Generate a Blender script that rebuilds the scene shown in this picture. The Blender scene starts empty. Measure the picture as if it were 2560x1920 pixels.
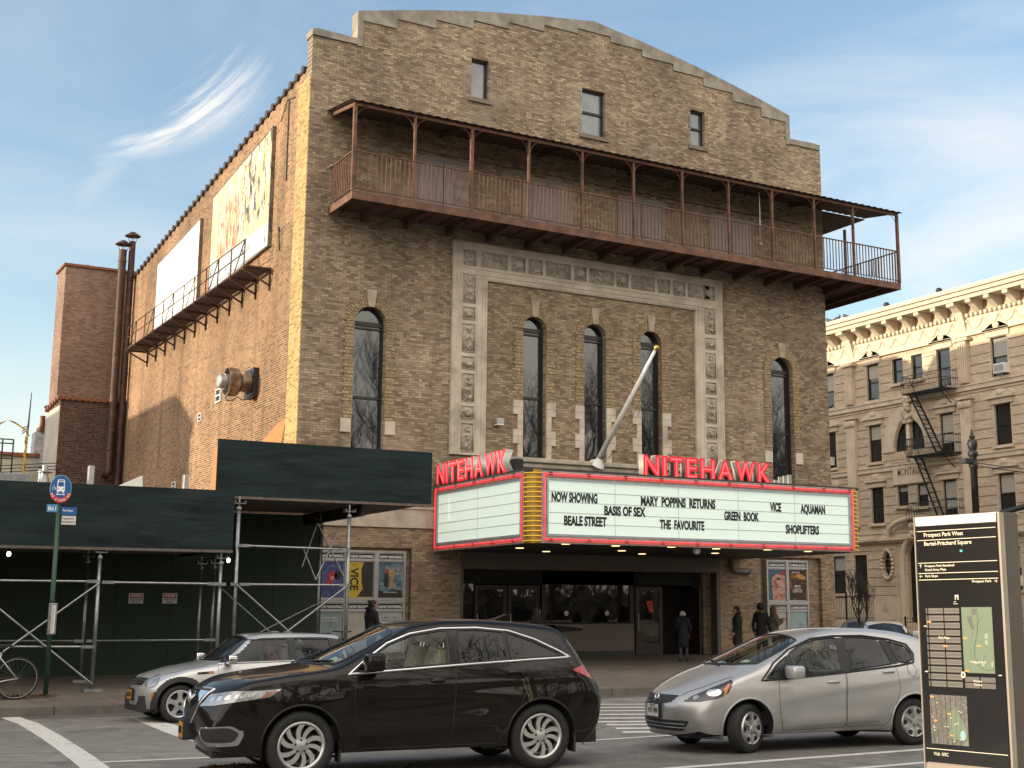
import bpy, bmesh, math, random
import numpy as np
from mathutils import Vector, Matrix
from mathutils.geometry import tessellate_polygon
R_=math.radians
rnd=random.Random(7)
scene=bpy.context.scene
COL=scene.collection
# ---------------------------------------------------------------- camera (solved from the vanishing points of the facade)
PP=np.array([1497.4111,904.0724]); FF=3375.587
def _d(v):
    r=np.array([v[0]-PP[0],v[1]-PP[1],FF]); return r/np.linalg.norm(r)
RW=np.array([_d((7033,1522)),_d((-632,1540)),_d((1455,-17156))])
CAM=np.array([-11.94747,-34.42031,1.7])
cd=bpy.data.cameras.new('camera'); cam=bpy.data.objects.new('camera',cd); COL.objects.link(cam)
cd.sensor_width=36; cd.lens=FF/2560*36; cd.shift_x=-(PP[0]-1280)/2560; cd.shift_y=-(960-PP[1])/2560
cd.clip_start=.1; cd.clip_end=4000
_r=RW@np.array([1,0,0]);_u=RW@np.array([0,-1,0]);_b=RW@np.array([0,0,-1.])
cam.matrix_world=Matrix(((_r[0],_u[0],_b[0],CAM[0]),(_r[1],_u[1],_b[1],CAM[1]),(_r[2],_u[2],_b[2],CAM[2]),(0,0,0,1)))
scene.camera=cam
def ray(px,py): return RW@np.array([(px-PP[0])/FF,(py-PP[1])/FF,1.0])
def at(px,py,axis,val):
    r=ray(px,py); t=(val-CAM[axis])/r[axis]; return CAM+r*t
def dist(px,py,d): return CAM+ray(px,py)*d
KD=2560/2212
# ---------------------------------------------------------------- sky, sun, exposure
SUN_EL,SUN_AZ=6.6,13.0
w=bpy.data.worlds.new('World'); scene.world=w; w.use_nodes=True
sv=Vector((-math.cos(R_(SUN_EL))*math.cos(R_(SUN_AZ)),math.cos(R_(SUN_EL))*math.sin(R_(SUN_AZ)),math.sin(R_(SUN_EL))))
ld=bpy.data.lights.new('sun','SUN'); ld.energy=2.35; ld.angle=R_(.53); ld.color=(1,.86,.64)
sun=bpy.data.objects.new('sun',ld); COL.objects.link(sun); sun.rotation_euler=sv.to_track_quat('Z','Y').to_euler()
scene.view_settings.view_transform='Standard'; scene.view_settings.look='None'; scene.view_settings.gamma=1
scene.view_settings.exposure=1.34
def world_nodes():
    nt=w.node_tree; N=nt.nodes; L=nt.links; N.clear()
    def nd(t,**k):
        n=N.new(t)
        for a,b in k.items(): setattr(n,a,b)
        return n
    def M(op,a,b=None,c=None,clamp=False):
        n=nd('ShaderNodeMath',operation=op,use_clamp=clamp)
        for i,x in enumerate((a,b,c)):
            if x is None: continue
            if isinstance(x,(int,float)): n.inputs[i].default_value=x
            else: L.new(x,n.inputs[i])
        return n.outputs[0]
    def dot(v,c):
        n=nd('ShaderNodeVectorMath',operation='DOT_PRODUCT'); L.new(v,n.inputs[0]); n.inputs[1].default_value=tuple(c); return n.outputs['Value']
    def sm(x,a,b):
        n=nd('ShaderNodeMapRange',interpolation_type='SMOOTHSTEP'); L.new(x,n.inputs[0]); n.inputs[1].default_value=a;n.inputs[2].default_value=b; return n.outputs[0]
    out=nd('ShaderNodeOutputWorld'); bg=nd('ShaderNodeBackground'); L.new(bg.outputs[0],out.inputs[0])
    sky=nd('ShaderNodeTexSky',sky_type='NISHITA'); sky.sun_disc=False; sky.sun_elevation=R_(SUN_EL); sky.sun_rotation=math.atan2(sv.x,sv.y)
    sky.altitude=20; sky.air_density=1.0; sky.dust_density=.7; sky.ozone_density=1.6
    tc=nd('ShaderNodeTexCoord'); g=tc.outputs['Generated']
    # feathered wisp, upper left
    c=_n(ray(480,310)); e1=_n(_n(ray(640,195))-_n(ray(290,395))); e2=np.cross(c,e1); e2/=np.linalg.norm(e2)
    a=dot(g,e1); a=M('SUBTRACT',a,float(e1@c)); b=dot(g,e2); b=M('SUBTRACT',b,float(e2@c))
    b2=M('ADD',b,M('MULTIPLY',M('MULTIPLY',a,a),3.0))
    mp=nd('ShaderNodeCombineXYZ'); L.new(M('MULTIPLY',a,14.0),mp.inputs[0]); L.new(M('MULTIPLY',b2,130.0),mp.inputs[1])
    ns=nd('ShaderNodeTexNoise'); ns.inputs['Scale'].default_value=1; ns.inputs['Detail'].default_value=9; ns.inputs['Roughness'].default_value=.62; L.new(mp.outputs[0],ns.inputs['Vector'])
    bw=M('ADD',b2,M('MULTIPLY',M('SUBTRACT',ns.outputs[0],.5),.03))
    wid=M('ADD',.0075,M('MULTIPLY',sm(a,-.08,.08),.011))
    q=M('DIVIDE',bw,wid); wm=M('POWER',2.718,M('MULTIPLY',M('MULTIPLY',q,q),-1.0))
    wm=M('MULTIPLY',M('MULTIPLY',wm,sm(a,-.085,-.025)),M('SUBTRACT',1.0,sm(a,.02,.085)))
    wm=M('MULTIPLY',wm,M('ADD',.22,M('MULTIPLY',sm(ns.outputs[0],.34,.66),.95)))
    # tail of the wisp curving down
    c2=_n(ray(260,440)); f1=_n(_n(ray(330,400))-_n(ray(190,560))); f2=np.cross(c2,f1); f2/=np.linalg.norm(f2)
    a3=M('SUBTRACT',dot(g,f1),float(f1@c2)); b3=M('SUBTRACT',dot(g,f2),float(f2@c2)); q3=M('DIVIDE',M('ADD',b3,M('MULTIPLY',M('SUBTRACT',ns.outputs[0],.5),.02)),.0095)
    tm=M('MULTIPLY',M('POWER',2.718,M('MULTIPLY',M('MULTIPLY',q3,q3),-1.0)),M('MULTIPLY',sm(a3,-.08,.0),M('SUBTRACT',1.0,sm(a3,.0,.05))))
    wm=M('MULTIPLY',M('MAXIMUM',wm,M('MULTIPLY',tm,.30)),.85)
    # thin high cloud sheets
    sx=nd('ShaderNodeSeparateXYZ'); L.new(g,sx.inputs[0]); z=M('MAXIMUM',sx.outputs[2],.02)
    pv=nd('ShaderNodeCombineXYZ'); L.new(M('DIVIDE',sx.outputs[0],M('ADD',z,.12)),pv.inputs[0]); L.new(M('DIVIDE',sx.outputs[1],M('ADD',z,.12)),pv.inputs[1])
    n1=nd('ShaderNodeTexNoise'); n1.inputs['Scale'].default_value=1.1; n1.inputs['Detail'].default_value=7; n1.inputs['Roughness'].default_value=.55; n1.inputs['Distortion'].default_value=.6; L.new(pv.outputs[0],n1.inputs['Vector'])
    rgt=_n(ray(2560,700)); lft=_n(ray(300,500)); ax=rgt-lft; s=M('SUBTRACT',dot(g,ax),float(ax@(lft+rgt)/2)); s=sm(s,-.25,.45)
    cl=M('MULTIPLY',sm(n1.outputs[0],.36,.66),M('ADD',.26,M('MULTIPLY',s,.62)))
    hz=M('SUBTRACT',1.0,sm(sx.outputs[2],.02,.24)); hz=M('MULTIPLY',hz,M('ADD',.62,M('MULTIPLY',n1.outputs[0],.5)),clamp=True)
    fw=RW@np.array([0,0,1.]); back_fill=sm(dot(g,(-fw[0],-fw[1],0)),-.30,.35); back_fill=M('MULTIPLY',back_fill,M('ADD',.5,M('MULTIPLY',n1.outputs[0],.6)),clamp=True)  # bright cloud added behind the camera to lift the shaded fronts
    m=M('MAXIMUM',M('MAXIMUM',wm,cl),hz,clamp=True)
    bl=nd('ShaderNodeMixRGB',blend_type='MULTIPLY'); bl.inputs[0].default_value=1; L.new(sky.outputs[0],bl.inputs[1]); bl.inputs[2].default_value=(SKYT[0],SKYT[1],SKYT[2],1)
    mx=nd('ShaderNodeMixRGB'); L.new(m,mx.inputs[0]); L.new(bl.outputs[0],mx.inputs[1]); mx.inputs[2].default_value=(2.75,2.72,2.62,1)
    m9=nd('ShaderNodeMixRGB'); L.new(back_fill,m9.inputs[0]); L.new(mx.outputs[0],m9.inputs[1]); m9.inputs[2].default_value=FILL_C+(1,)
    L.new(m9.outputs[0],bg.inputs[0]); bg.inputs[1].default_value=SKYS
def _n(v): return v/np.linalg.norm(v)
SKYS=.15; SKYT=(1.08,1.02,1.03); FILL_C=(6.6,6.0,5.2)
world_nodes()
# ---------------------------------------------------------------- helpers
def tag(o,label=None,cat=None,group=None,kind=None):
    if label: o['label']=label
    if cat: o['category']=cat
    if group: o['group']=group
    if kind: o['kind']=kind
    return o
def thing(name,label,cat,loc=(0,0,0),rz=0,group=None):
    o=bpy.data.objects.new(name,None); o.empty_display_size=.2; COL.objects.link(o); o.location=loc; o.rotation_euler=(0,0,rz)
    return tag(o,label,cat,group)
def wmat(o):
    m=Matrix.LocRotScale(o.location,o.rotation_euler,o.scale)
    if o.parent: m=wmat(o.parent)@o.matrix_parent_inverse@m
    return m
def mkobj(name,me,parent=None,local=False):
    o=bpy.data.objects.new(name,me); COL.objects.link(o)
    if parent is not None:
        o.parent=parent
        if not local: o.matrix_parent_inverse=wmat(parent).inverted()
    return o
def dup(root,loc=None,rz=None,label=None,group=None,parent=None):
    r=root.copy(); COL.objects.link(r)
    if parent is not None: r.parent=parent
    if loc is not None: r.location=loc
    if rz is not None: r.rotation_euler=(0,0,rz)
    if label: r['label']=label
    if group: r['group']=group
    for ch in list(root.children): dup(ch,parent=r)
    return r
class MB:
    def __init__(s): s.v=[];s.f=[];s.m=[]
    def add(s,vs,fs,m=0):
        b=len(s.v); s.v.extend([tuple(map(float,x)) for x in vs])
        for f in fs: s.f.append([b+i for i in f]); s.m.append(m)
        return s
    def box(s,x0,x1,y0,y1,z0,z1,m=0):
        return s.add([(x,y,z) for z in (z0,z1) for y in (y0,y1) for x in (x0,x1)],[(0,2,3,1),(4,5,7,6),(0,1,5,4),(2,6,7,3),(0,4,6,2),(1,3,7,5)],m)
    def bar(s,p,q,w,h=None,up=(0,0,1),m=0):
        h=h or w; p=Vector(p);q=Vector(q);d=(q-p).normalized();u=Vector(up)
        if abs(d.dot(u))>.98: u=Vector((1,0,0)) if abs(d.x)<.9 else Vector((0,1,0))
        r=d.cross(u).normalized(); u=r.cross(d)
        a=[p+r*i*w/2+u*j*h/2 for i,j in ((-1,-1),(1,-1),(1,1),(-1,1))]; b=[v+(q-p) for v in a]
        return s.add(a+b,[(3,2,1,0),(4,5,6,7),(0,1,5,4),(1,2,6,5),(2,3,7,6),(3,0,4,7)],m)
    def tube(s,pts,r,n=8,m=0,closed=False):
        P=[Vector(p) for p in pts]; k=len(P); rs=r if isinstance(r,(list,tuple)) else [r]*k
        prev=None; rings=[]
        for i in range(k):
            if closed: t=P[(i+1)%k]-P[i-1]
            else: t=P[min(i+1,k-1)]-P[max(i-1,0)]
            if t.length<1e-9: t=Vector((0,0,1))
            t.normalize()
            if prev is None:
                a=Vector((0,0,1)) if abs(t.z)<.9 else Vector((1,0,0)); nrm=t.cross(a).normalized()
            else:
                nrm=prev-t*prev.dot(t)
                if nrm.length<1e-6: nrm=t.orthogonal()
                nrm.normalize()
            prev=nrm; bi=t.cross(nrm)
            rings.append([P[i]+(nrm*math.cos(2*math.pi*j/n)+bi*math.sin(2*math.pi*j/n))*rs[i] for j in range(n)])
        vs=[v for g in rings for v in g]; fs=[]
        for i in range(k if closed else k-1):
            i2=(i+1)%k
            for j in range(n): j2=(j+1)%n; fs.append((i*n+j,i*n+j2,i2*n+j2,i2*n+j))
        if not closed: fs+= [tuple(range(n-1,-1,-1)),tuple(range((k-1)*n,k*n))]
        return s.add(vs,fs,m)
    def lathe(s,prof,o=(0,0,0),axis=(0,0,1),n=24,m=0):
        o=Vector(o);ax=Vector(axis).normalized(); a=ax.orthogonal().normalized(); b=ax.cross(a); vs=[];fs=[];k=len(prof)
        for r,h in prof:
            for j in range(n): t=2*math.pi*j/n; vs.append(o+ax*h+(a*math.cos(t)+b*math.sin(t))*r)
        for i in range(k-1):
            for j in range(n): j2=(j+1)%n; fs.append((i*n+j,i*n+j2,(i+1)*n+j2,(i+1)*n+j))
        return s.add(vs,fs,m)
    def prism(s,poly,fn,d0,d1,m=0,holes=(),back=True):
        loops=[list(poly)]+[list(h) for h in holes]
        flat=[p for l in loops for p in l]; tri=tessellate_polygon([[Vector((p[0],p[1],0)) for p in l] for l in loops])
        n=len(flat); vs=[fn(p[0],p[1],d0) for p in flat]+[fn(p[0],p[1],d1) for p in flat]
        def area(l): return sum(l[i-1][0]*l[i][1]-l[i][0]*l[i-1][1] for i in range(len(l)))
        fs=[]
        for t in tri:
            a=[flat[i] for i in t]; ar=(a[1][0]-a[0][0])*(a[2][1]-a[0][1])-(a[2][0]-a[0][0])*(a[1][1]-a[0][1])
            t=tuple(t) if ar>0 else tuple(reversed(t))
            fs.append(tuple(n+i for i in t))
            if back: fs.append(tuple(reversed(t)))
        b=0
        for li,l in enumerate(loops):
            k=len(l); ccw=area(l)>0
            if li>0: ccw=not ccw
            for i in range(k):
                j=(i+1)%k; q=(b+i,b+j,n+b+j,n+b+i)
                fs.append(q if (ccw if li==0 else not ccw) else q[::-1])
            b+=k
        return s.add(vs,fs,m)
    def sphere(s,c,r,n=12,k=8,m=0,sc=(1,1,1)):
        vs=[];fs=[]
        for i in range(k+1):
            t=math.pi*i/k
            for j in range(n): u=2*math.pi*j/n; vs.append((c[0]+r*sc[0]*math.sin(t)*math.cos(u),c[1]+r*sc[1]*math.sin(t)*math.sin(u),c[2]+r*sc[2]*math.cos(t)))
        for i in range(k):
            for j in range(n): j2=(j+1)%n; fs.append((i*n+j,(i+1)*n+j,(i+1)*n+j2,i*n+j2))
        return s.add(vs,fs,m)
    def build(s,name,mats,parent=None,smooth=False,local=False,bevel=0,fix=False,split=0):
        if split:      # pieces that do not touch become parts of their own
            n=len(s.v); lab=list(range(n))
            def find(i):
                while lab[i]!=i: lab[i]=lab[lab[i]]; i=lab[i]
                return i
            for f in s.f:
                a=find(f[0])
                for q in f[1:]: lab[find(q)]=a
            comp={}
            for i in range(n): comp.setdefault(find(i),[]).append(i)
            bb=[]; va=np.array(s.v)
            for k,ii in comp.items(): bb.append([va[ii].min(0)-split/2,va[ii].max(0)+split/2,[k]])
            ch=True
            while ch:
                ch=False
                for i in range(len(bb)):
                    for j in range(len(bb)-1,i,-1):
                        if (bb[i][0]<=bb[j][1]).all() and (bb[j][0]<=bb[i][1]).all():
                            bb[i]=[np.minimum(bb[i][0],bb[j][0]),np.maximum(bb[i][1],bb[j][1]),bb[i][2]+bb[j][2]]; bb.pop(j); ch=True
            r=None
            for b in bb:
                ks=set(b[2]); t=MB(); mp={}
                for f,m in zip(s.f,s.m):
                    if find(f[0]) in ks:
                        for q in f:
                            if q not in mp: mp[q]=len(t.v); t.v.append(s.v[q])
                        t.f.append([mp[q] for q in f]); t.m.append(m)
                r=t.build(name,mats,parent,smooth,local,bevel,fix)
            return r
        me=bpy.data.meshes.new(name); me.from_pydata(s.v,[],s.f)
        if not isinstance(mats,(list,tuple)): mats=[mats]
        for mm in mats: me.materials.append(mm)
        if len(mats)>1: me.polygons.foreach_set('material_index',s.m)
        if fix:
            b=bmesh.new(); b.from_mesh(me); bmesh.ops.remove_doubles(b,verts=b.verts,dist=1e-5); bmesh.ops.recalc_face_normals(b,faces=b.faces); b.to_mesh(me); b.free()
        if smooth:
            me.polygons.foreach_set('use_smooth',[True]*len(me.polygons))
            if smooth!=True: me.set_sharp_from_angle(angle=R_(smooth))
        me.update()
        o=mkobj(name,me,parent,local)
        if bevel:
            md=o.modifiers.new('bevel','BEVEL'); md.width=bevel; md.segments=2; md.limit_method='ANGLE'; md.angle_limit=R_(50)
        return o
def XZ(u,v,d): return (u,d,v)          # facade prism: u=X, v=Z, d=Y
def XY(u,v,d): return (u,v,d)
def YZ(u,v,d): return (d,u,v)
# ---------------------------------------------------------------- materials
def nmat(name):
    m=bpy.data.materials.new(name); m.use_nodes=True; nt=m.node_tree
    return m,nt,nt.nodes['Principled BSDF']
def mat(name,col,rough=.6,metal=0,var=.25,scale=6,bump=0,bscale=40,spec=None,coat=0,stretch=None,emit=None,es=0,ior=None,alpha=None,col2=None,v2=(.45,.65),s2=2):
    m,nt,b=nmat(name); N=nt.nodes;L=nt.links
    b.inputs['Base Color'].default_value=(*col,1); b.inputs['Roughness'].default_value=rough; b.inputs['Metallic'].default_value=metal
    if spec is not None: b.inputs['Specular IOR Level'].default_value=spec
    if ior: b.inputs['IOR'].default_value=ior
    if coat: b.inputs['Coat Weight'].default_value=coat; b.inputs['Coat Roughness'].default_value=.03
    if emit: b.inputs['Emission Color'].default_value=(*emit,1); b.inputs['Emission Strength'].default_value=es
    tc=N.new('ShaderNodeTexCoord'); v=tc.outputs['Object']
    if stretch:
        mp=N.new('ShaderNodeMapping'); L.new(v,mp.inputs[0]); mp.inputs['Scale'].default_value=stretch; v=mp.outputs[0]
    if var or col2:
        n=N.new('ShaderNodeTexNoise'); n.inputs['Scale'].default_value=scale; n.inputs['Detail'].default_value=5; L.new(v,n.inputs['Vector'])
        r=N.new('ShaderNodeMapRange'); L.new(n.outputs[0],r.inputs[0]); r.inputs[1].default_value=.3;r.inputs[2].default_value=.7;r.inputs[3].default_value=1-var;r.inputs[4].default_value=1+var*.7
        mx=N.new('ShaderNodeMixRGB'); mx.blend_type='MULTIPLY'; mx.inputs[0].default_value=1; mx.inputs[1].default_value=(*col,1); L.new(r.outputs[0],mx.inputs[2]); o=mx.outputs[0]
        if col2:
            n2=N.new('ShaderNodeTexNoise'); n2.inputs['Scale'].default_value=s2; n2.inputs['Detail'].default_value=8; n2.inputs['Roughness'].default_value=.65; L.new(v,n2.inputs['Vector'])
            r2=N.new('ShaderNodeMapRange'); L.new(n2.outputs[0],r2.inputs[0]); r2.inputs[1].default_value=v2[0];r2.inputs[2].default_value=v2[1]
            m2=N.new('ShaderNodeMixRGB'); L.new(r2.outputs[0],m2.inputs[0]); L.new(o,m2.inputs[1]); m2.inputs[2].default_value=(*col2,1); o=m2.outputs[0]
        L.new(o,b.inputs['Base Color'])
        rr=N.new('ShaderNodeMapRange'); L.new(n.outputs[0],rr.inputs[0]); rr.inputs[3].default_value=max(0,rough*.85); rr.inputs[4].default_value=min(1,rough*1.15); L.new(rr.outputs[0],b.inputs['Roughness'])
    if bump:
        nb=N.new('ShaderNodeTexNoise'); nb.inputs['Scale'].default_value=bscale; nb.inputs['Detail'].default_value=4; L.new(v,nb.inputs['Vector'])
        bp=N.new('ShaderNodeBump'); bp.inputs['Strength'].default_value=bump; bp.inputs['Distance'].default_value=.02; L.new(nb.outputs[0],bp.inputs['Height']); L.new(bp.outputs[0],b.inputs['Normal'])
    return m
def brick(name,stops,mortar,axis,bw=.203,bh=.0677,mw=.011,wscale=.35,wamt=.35,stain=None,bumpd=.012,diaper=None,rough=.85,streak=0,paint=None):
    """Running bond in metres; stops = [(pos,(r,g,b))]; axis 0: wall along X, 1: along Y."""
    m,nt,b=nmat(name); N=nt.nodes;L=nt.links; b.inputs['Roughness'].default_value=rough; b.inputs['Specular IOR Level'].default_value=.2
    def Mt(op,a,c=None,clamp=False):
        n=N.new('ShaderNodeMath'); n.operation=op; n.use_clamp=clamp
        for i,x in enumerate((a,c)):
            if x is None: continue
            if isinstance(x,(int,float)): n.inputs[i].default_value=x
            else: L.new(x,n.inputs[i])
        return n.outputs[0]
    g=N.new('ShaderNodeNewGeometry'); sp=N.new('ShaderNodeSeparateXYZ'); L.new(g.outputs['Position'],sp.inputs[0])
    if axis==2:
        u=Mt('ADD',sp.outputs[0],sp.outputs[1])
    else: u=sp.outputs[axis]
    v=sp.outputs[2]
    vr=Mt('DIVIDE',v,bh); row=Mt('FLOOR',vr); fv=Mt('FRACT',vr)
    hd=Mt('LESS_THAN',Mt('MODULO',Mt('ADD',row,600),6),.5)                 # header course every sixth row
    ul=Mt('DIVIDE',u,bw); ul=Mt('MULTIPLY',ul,Mt('ADD',1,hd))
    uo=Mt('ADD',ul,Mt('MULTIPLY',Mt('MODULO',Mt('ADD',row,600),2),.5)); uo=Mt('ADD',uo,500); colm=Mt('FLOOR',uo); fu=Mt('FRACT',uo)
    mk=Mt('MAXIMUM',Mt('LESS_THAN',fu,Mt('MULTIPLY',mw/bw,Mt('ADD',1,hd))),Mt('LESS_THAN',fv,mw/bh))
    cv=N.new('ShaderNodeCombineXYZ'); L.new(colm,cv.inputs[0]); L.new(row,cv.inputs[1])
    wn=N.new('ShaderNodeTexWhiteNoise'); wn.noise_dimensions='2D'; L.new(cv.outputs[0],wn.inputs['Vector'])
    cr=N.new('ShaderNodeValToRGB'); e=cr.color_ramp.elements
    while len(e)<len(stops): e.new(.5)
    for i,(p,c) in enumerate(stops): e[i].position=p; e[i].color=(*c,1)
    L.new(wn.outputs[0],cr.inputs[0])
    mx=N.new('ShaderNodeMixRGB'); L.new(mk,mx.inputs[0]); L.new(cr.outputs[0],mx.inputs[1]); mx.inputs[2].default_value=(*mortar,1); o=mx.outputs[0]
    n=N.new('ShaderNodeTexNoise'); n.inputs['Scale'].default_value=wscale; n.inputs['Detail'].default_value=7; n.inputs['Roughness'].default_value=.6; L.new(g.outputs['Position'],n.inputs['Vector'])
    r=N.new('ShaderNodeMapRange'); L.new(n.outputs[0],r.inputs[0]); r.inputs[1].default_value=.3;r.inputs[2].default_value=.7;r.inputs[3].default_value=1-wamt;r.inputs[4].default_value=1+wamt*.6
    m2=N.new('ShaderNodeMixRGB'); m2.blend_type='MULTIPLY'; m2.inputs[0].default_value=1; L.new(o,m2.inputs[1]); L.new(r.outputs[0],m2.inputs[2]); o=m2.outputs[0]
    if streak:     # soot runs: vertically stretched noise
        mp=N.new('ShaderNodeMapping'); L.new(g.outputs['Position'],mp.inputs[0]); mp.inputs['Scale'].default_value=(1.6,1.6,.10)
        n3=N.new('ShaderNodeTexNoise'); n3.inputs['Scale'].default_value=1; n3.inputs['Detail'].default_value=5; L.new(mp.outputs[0],n3.inputs['Vector'])
        r3=N.new('ShaderNodeMapRange'); L.new(n3.outputs[0],r3.inputs[0]); r3.inputs[1].default_value=.52;r3.inputs[2].default_value=.75; r3.inputs[3].default_value=0; r3.inputs[4].default_value=streak
        m3=N.new('ShaderNodeMixRGB'); L.new(r3.outputs[0],m3.inputs[0]); L.new(o,m3.inputs[1]); m3.inputs[2].default_value=(*(stain or (.05,.045,.04)),1); o=m3.outputs[0]
    if paint:      # faded paint patches
        n4=N.new('ShaderNodeTexNoise'); n4.inputs['Scale'].default_value=paint[1]; n4.inputs['Detail'].default_value=6; L.new(g.outputs['Position'],n4.inputs['Vector'])
        r4=N.new('ShaderNodeMapRange'); L.new(n4.outputs[0],r4.inputs[0]); r4.inputs[1].default_value=paint[2];r4.inputs[2].default_value=paint[2]+.08; r4.inputs[4].default_value=paint[3]
        m4=N.new('ShaderNodeMixRGB'); L.new(r4.outputs[0],m4.inputs[0]); L.new(o,m4.inputs[1]); m4.inputs[2].default_value=(*paint[0],1); o=m4.outputs[0]
    L.new(o,b.inputs['Base Color'])
    h=Mt('SUBTRACT',1,mk)
    h=Mt('ADD',h,Mt('MULTIPLY',wn.outputs[0],.35))
    if diaper:     # lattice of projecting bricks
        du=Mt('DIVIDE',u,diaper[0]); dv=Mt('DIVIDE',v,diaper[1])
        a=Mt('ABSOLUTE',Mt('SUBTRACT',Mt('FRACT',Mt('ADD',Mt('ADD',Mt('DIVIDE',colm,6.0),Mt('DIVIDE',row,12.0)),100)),.5))
        c=Mt('ABSOLUTE',Mt('SUBTRACT',Mt('FRACT',Mt('ADD',Mt('SUBTRACT',Mt('DIVIDE',colm,6.0),Mt('DIVIDE',row,12.0)),100)),.5))
        k=Mt('MAXIMUM',Mt('LESS_THAN',a,.09),Mt('LESS_THAN',c,.09)); h=Mt('ADD',h,Mt('MULTIPLY',k,1.6))
    bp=N.new('ShaderNodeBump'); bp.inputs['Strength'].default_value=1; bp.inputs['Distance'].default_value=bumpd; L.new(h,bp.inputs['Height']); L.new(bp.outputs[0],b.inputs['Normal'])
    return m
def emis(name,col,s,base=None):
    m,nt,b=nmat(name); b.inputs['Base Color'].default_value=(*(base or col),1); b.inputs['Emission Color'].default_value=(*col,1); b.inputs['Emission Strength'].default_value=s; b.inputs['Roughness'].default_value=.4
    return m
def glass(name,tint=(.012,.014,.016),ior=1.9,rough=.02,wob=.0):
    m,nt,b=nmat(name); b.inputs['Base Color'].default_value=(*tint,1); b.inputs['Roughness'].default_value=rough; b.inputs['IOR'].default_value=ior
    if wob:
        N=nt.nodes;L=nt.links; g=N.new('ShaderNodeNewGeometry'); n=N.new('ShaderNodeTexNoise'); n.inputs['Scale'].default_value=1.3; L.new(g.outputs['Position'],n.inputs['Vector'])
        bp=N.new('ShaderNodeBump'); bp.inputs['Strength'].default_value=wob; bp.inputs['Distance'].default_value=.05; L.new(n.outputs[0],bp.inputs['Height']); L.new(bp.outputs[0],b.inputs['Normal'])
    return m
def clearglass(name,tint=(.75,.82,.8),ior=1.5):
    m,nt,b=nmat(name); N=nt.nodes;L=nt.links; out=N['Material Output']; N.remove(b)
    t=N.new('ShaderNodeBsdfTransparent'); t.inputs[0].default_value=(*tint,1); gl=N.new('ShaderNodeBsdfGlossy'); gl.inputs['Roughness'].default_value=.01; gl.inputs[0].default_value=(.95,.97,1,1)
    fr=N.new('ShaderNodeFresnel'); ge=N.new('ShaderNodeNewGeometry'); mr=N.new('ShaderNodeMapRange'); L.new(ge.outputs['Backfacing'],mr.inputs[0]); mr.inputs[3].default_value=ior; mr.inputs[4].default_value=1/ior; L.new(mr.outputs[0],fr.inputs[0]); mx=N.new('ShaderNodeMixShader'); L.new(fr.outputs[0],mx.inputs[0]); L.new(t.outputs[0],mx.inputs[1]); L.new(gl.outputs[0],mx.inputs[2]); L.new(mx.outputs[0],out.inputs[0])
    return m
def text(body,h,origin,right,up,m,parent,name='lettering',width=None,bold=0,depth=.002,align='L',sx=1,local=False,spacing=1.0):
    """One line of raised lettering of cap height h; origin = baseline start."""
    c=bpy.data.curves.new('t','FONT'); c.body=body; c.size=1; c.offset=bold; c.extrude=.01; c.space_character=spacing; c.resolution_u=3
    o=bpy.data.objects.new('t',c); COL.objects.link(o); bpy.context.view_layer.update()
    me=bpy.data.meshes.new_from_object(o.evaluated_get(bpy.context.evaluated_depsgraph_get())); bpy.data.objects.remove(o); bpy.data.curves.remove(c)
    n=len(me.vertices); a=np.zeros(n*3); me.vertices.foreach_get('co',a); a=a.reshape(-1,3)
    cap=.729; k=h/cap; x0,x1=a[:,0].min(),a[:,0].max()
    kx=(width/(x1-x0)) if width else k*sx
    X=(a[:,0]-x0)*kx
    if align=='C': X-=(x1-x0)*kx/2
    if align=='R': X-=(x1-x0)*kx
    r=np.array(right,float); r/=np.linalg.norm(r); u=np.array(up,float); u/=np.linalg.norm(u); nn=np.cross(r,u)
    co=np.array(origin,float)+X[:,None]*r+(a[:,1]*k)[:,None]*u+((a[:,2]/.01)*depth)[:,None]*nn
    me.vertices.foreach_set('co',co.reshape(-1)); me.materials.clear(); me.materials.append(m); me.name=name; me.update()
    return mkobj(name,me,parent,local)
# ---------------------------------------------------------------- shared materials
M_stone=mat('limestone',(.46,.40,.325),.85,var=.2,scale=3,bump=.25,bscale=30,col2=(.22,.19,.155),v2=(.5,.72),s2=.9)
M_cast=mat('cast_stone',(.58,.505,.41),.85,var=.18,scale=2,bump=.2,bscale=35,col2=(.30,.255,.205),v2=(.5,.75),s2=1.2)
M_facade=brick('facade_brick',[(0,(.20,.143,.098)),(.2,(.262,.192,.132)),(.42,(.318,.237,.162)),(.65,(.365,.28,.19)),(.84,(.42,.33,.222)),(.95,(.49,.395,.26)),(1,(.30,.185,.128))],(.19,.157,.125),0,wscale=.30,wamt=.40,streak=.42,paint=((.44,.37,.28),.42,.55,.30),stain=(.07,.055,.042))
M_facade2=brick('facade_brick_diaper',[(0,(.21,.15,.10)),(.3,(.28,.205,.135)),(.6,(.34,.255,.165)),(.85,(.40,.31,.20)),(1,(.45,.36,.225))],(.18,.15,.12),0,wscale=.5,wamt=.25,diaper=(1.2,.8),bumpd=.02)
M_ground_brick=brick('lower_brick',[(0,(.19,.13,.09)),(.25,(.27,.195,.13)),(.55,(.34,.25,.165)),(.8,(.40,.30,.195)),(1,(.25,.165,.11))],(.22,.18,.145),0,wscale=.6,wamt=.25)
M_side=brick('side_brick',[(0,(.11,.058,.036)),(.2,(.18,.092,.054)),(.5,(.255,.135,.078)),(.8,(.34,.185,.10)),(1,(.22,.11,.068))],(.54,.43,.28),1,mw=.013,wscale=.22,wamt=.42,streak=.62,stain=(.085,.06,.04),bumpd=.008)
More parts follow.
